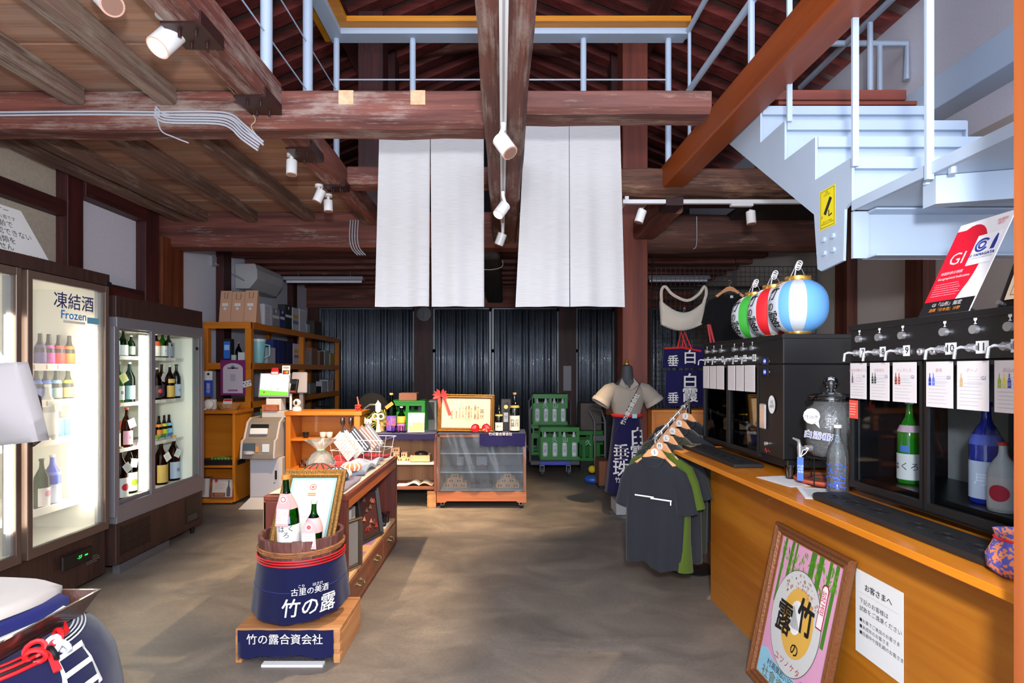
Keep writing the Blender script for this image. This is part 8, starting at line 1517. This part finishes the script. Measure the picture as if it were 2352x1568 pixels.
b = MB(Tp); b.prism([(.115, .04), (.155, .04), (.155, .20), (.145, .215), (.125, .215), (.115, .20)], .0036, .004); b.build('print', pcx, smooth=False, mt=plain('#c0304a', .5)); b = MB(Tp); b.prism([(.119, .045), (.151, .045), (.151, .197), (.142, .21), (.128, .21), (.119, .197)], .0041, .0044); b.build('print', pcx, smooth=False, mt=plain('#f0dfe2', .5)); text('銘\n酒', .05, Tp @ Matrix.Translation((.135, .14, .0048)), plain('#c0304a', .5), pcx, sx=.6)
text('村瀬廣郡川田東縣形山', .034, Tp @ Matrix.Translation((.02, -.235, .003)), INK, pcx, cs=.95); text('社會資合露の竹', .055, Tp @ Matrix.Translation((.02, -.283, .003)), plain('#6a6a50', .5), pcx, cs=1.0)
# ------------------------------------------------------------------ spotlights and tracks
tk = thing('light_track', 'white light track along the heavy centre beam', 'light track', (-.01, 3.0, 2.68)); q = [(-.017, .6, 2.698), (-.033, 5.5, 2.698)]
MB().bar((.0, .6, 2.684), (-.045, 5.5, 2.684), .034, .03).build('rail', tk, smooth=False, mt=WHITE, bevel=.002)
MB().bar((.0, .6, 2.668), (-.045, 5.5, 2.668), .010, .004).build('slot', tk, smooth=False, mt=plain('#9a9a9e', .5))
za6, d6 = H-(463-VY)/F*4.40, 4.40; t2_ = thing('light_track', 'white light track under the rough log crossbeam', 'light track', (P(1650, 0, d6).x, d6, za6)); MB().box((P(1430, 0, d6).x, d6-.017, za6-.018), (P(1872, 0, d6).x, d6+.017, za6+.014)).build('rail', t2_, smooth=False, mt=WHITE, bevel=.002); MB().box((P(1678, 0, d6).x, d6-.022, za6-.04), (P(1728, 0, d6).x, d6+.02, za6-.018)).build('feed_box', t2_, smooth=False, mt=WHITE, bevel=.002)
MB().box((P(1528, 0, d6).x, d6-.02, za6-.035), (P(1568, 0, d6).x, d6+.2, za6+.03)).build('cable_clamp', label='brown iron bracket across the stair-side light track', cat='bracket', smooth=False, mt=IRON); MB().bar((P(1440, 0, d6).x, d6+.0, za6+.03), (P(1440, 0, d6).x, d6+.3, za6+.03), .03, .03).build('bracket', t2_, smooth=False, mt=WHITE)
def spot(top, head, aim, r, L_, lab, lit=0, mount=None):
    o = thing('spotlight', lab, 'spotlight', tuple(head)); top = Vector(top); head = Vector(head); a = Vector(aim).normalized()
    e0, e1 = head-a*L_/2, head+a*L_/2; MB().cyl(e0, e1, r, n=24).build('lamp_head', o, mt=plain('#e6e6e6', .35)); b = MB(); b.cyl(e1-a*.004, e1+a*.002, r*.99, n=24); b.build('rim', o, mt=plain('#c9a090', .4))
    MB().cyl(e1+a*.001, e1+a*.004, r*.82, n=20).build('lamp', o, mt=plain('#ffe2b8', .4, emit=lit) if lit else plain('#8a6a5c', .3))
    b = MB(); b.tube([top, Vector((top.x, top.y, top.z-.03)), e0+Vector((0, 0, .02)), e0+a*L_*.25], [r*.35, r*.3, r*.3, r*.3], 10); b.build('bracket', o, mt=plain('#e6e6e6', .35))
    if mount: MB().cyl(top, top+Vector((0, 0, .02)), r*.9, n=16).build('ceiling_plate', o, mt=plain('#e6e6e6', .35))
    return e1
def aimto(h, t): return Vector(t)-Vector(h)
E = []
def sp(x, y, d, topy, aim, r, L_, lab, lit=0, power=0, tgt=None, dz=None):
    h = P(x, y, d); tp = (h.x if dz is None else dz, d, H-(topy-VY)/F*d); e = spot(tp, h, aim, r, L_, lab, lit, mount=dz is None and x < 800)
    if power: light('spot_beam', 'SPOT', e+Vector(aim).normalized()*.02, power, WARM, e+Vector(tgt if tgt else aim)*1.0, spot_size=R(52), spot_blend=.6, shadow_soft_size=.03)
dC = 2.79; sp(1160, 335, dC, 283, (.45, -.3, -.75), .042, .105, 'white spotlight nearest on the centre track', 0, dz=-.02)
sp(1152, 482, 3.84, 440, (-.5, -.4, -.8), .040, .10, 'lit white spotlight second along the centre track', 14, 300, (-.38, -.25, -.8), dz=-.03)
sp(1150, 549, 4.7, 512, (-.35, .2, -.9), .040, .10, 'white spotlight farthest along the centre track', 0, 330, (-.30, .35, -.9), dz=-.04)
sp(382, 92, 2.38, 40, (-.25, -.5, -.8), .048, .13, 'large lit white spotlight on the boards nearest the shop front', 14, 300, (.1, .55, -.8))
sp(670, 385, 3.8, 360, (.02, -.1, -1), .036, .10, 'white ceiling spotlight beside the iron plate', 0, 320, (.1, .3, -1))
sp(733, 450, 4.35, 430, (-.35, -.1, -.9), .036, .10, 'white ceiling spotlight tilted toward the fridges', 0, 320, (-.15, .7, -.9))
sp(754, 473, 4.5, 452, (.05, -.05, -1), .036, .09, 'white ceiling spotlight last along the fore-and-aft beam', 0, 360, (.05, .55, -.8))
sp(245, -2, 2.2, -20, (.5, -.3, -.5), .045, .12, 'white ceiling spotlight cut by the upper edge of the view')
sp(1471, 497, 4.38, 478, (-.3, .0, -.9), .036, .10, 'white spotlight on the stair-side track near the split curtain', 0, 330, (-.5, .5, -1))
sp(1725, 500, 4.38, 482, (.03, -.1, -1), .036, .10, 'white spotlight on the stair-side track near the stair', 0, 300, (-.2, -.9, -1))
# tidy
for o in list(bpy.data.objects):
    if '_w' in o: del o['_w']
seen = {}
for o in bpy.data.objects:
    if o.type == 'MESH' and o.parent is None and 'kind' not in o and 'category' not in o: print('UNTAGGED', o.name)
    if o.parent is None and 'label' in o:
        seen.setdefault(o['label'], []).append(o.name)
for k, v in seen.items():
    if len(v) > 1: print('DUP LABEL', k, len(v))
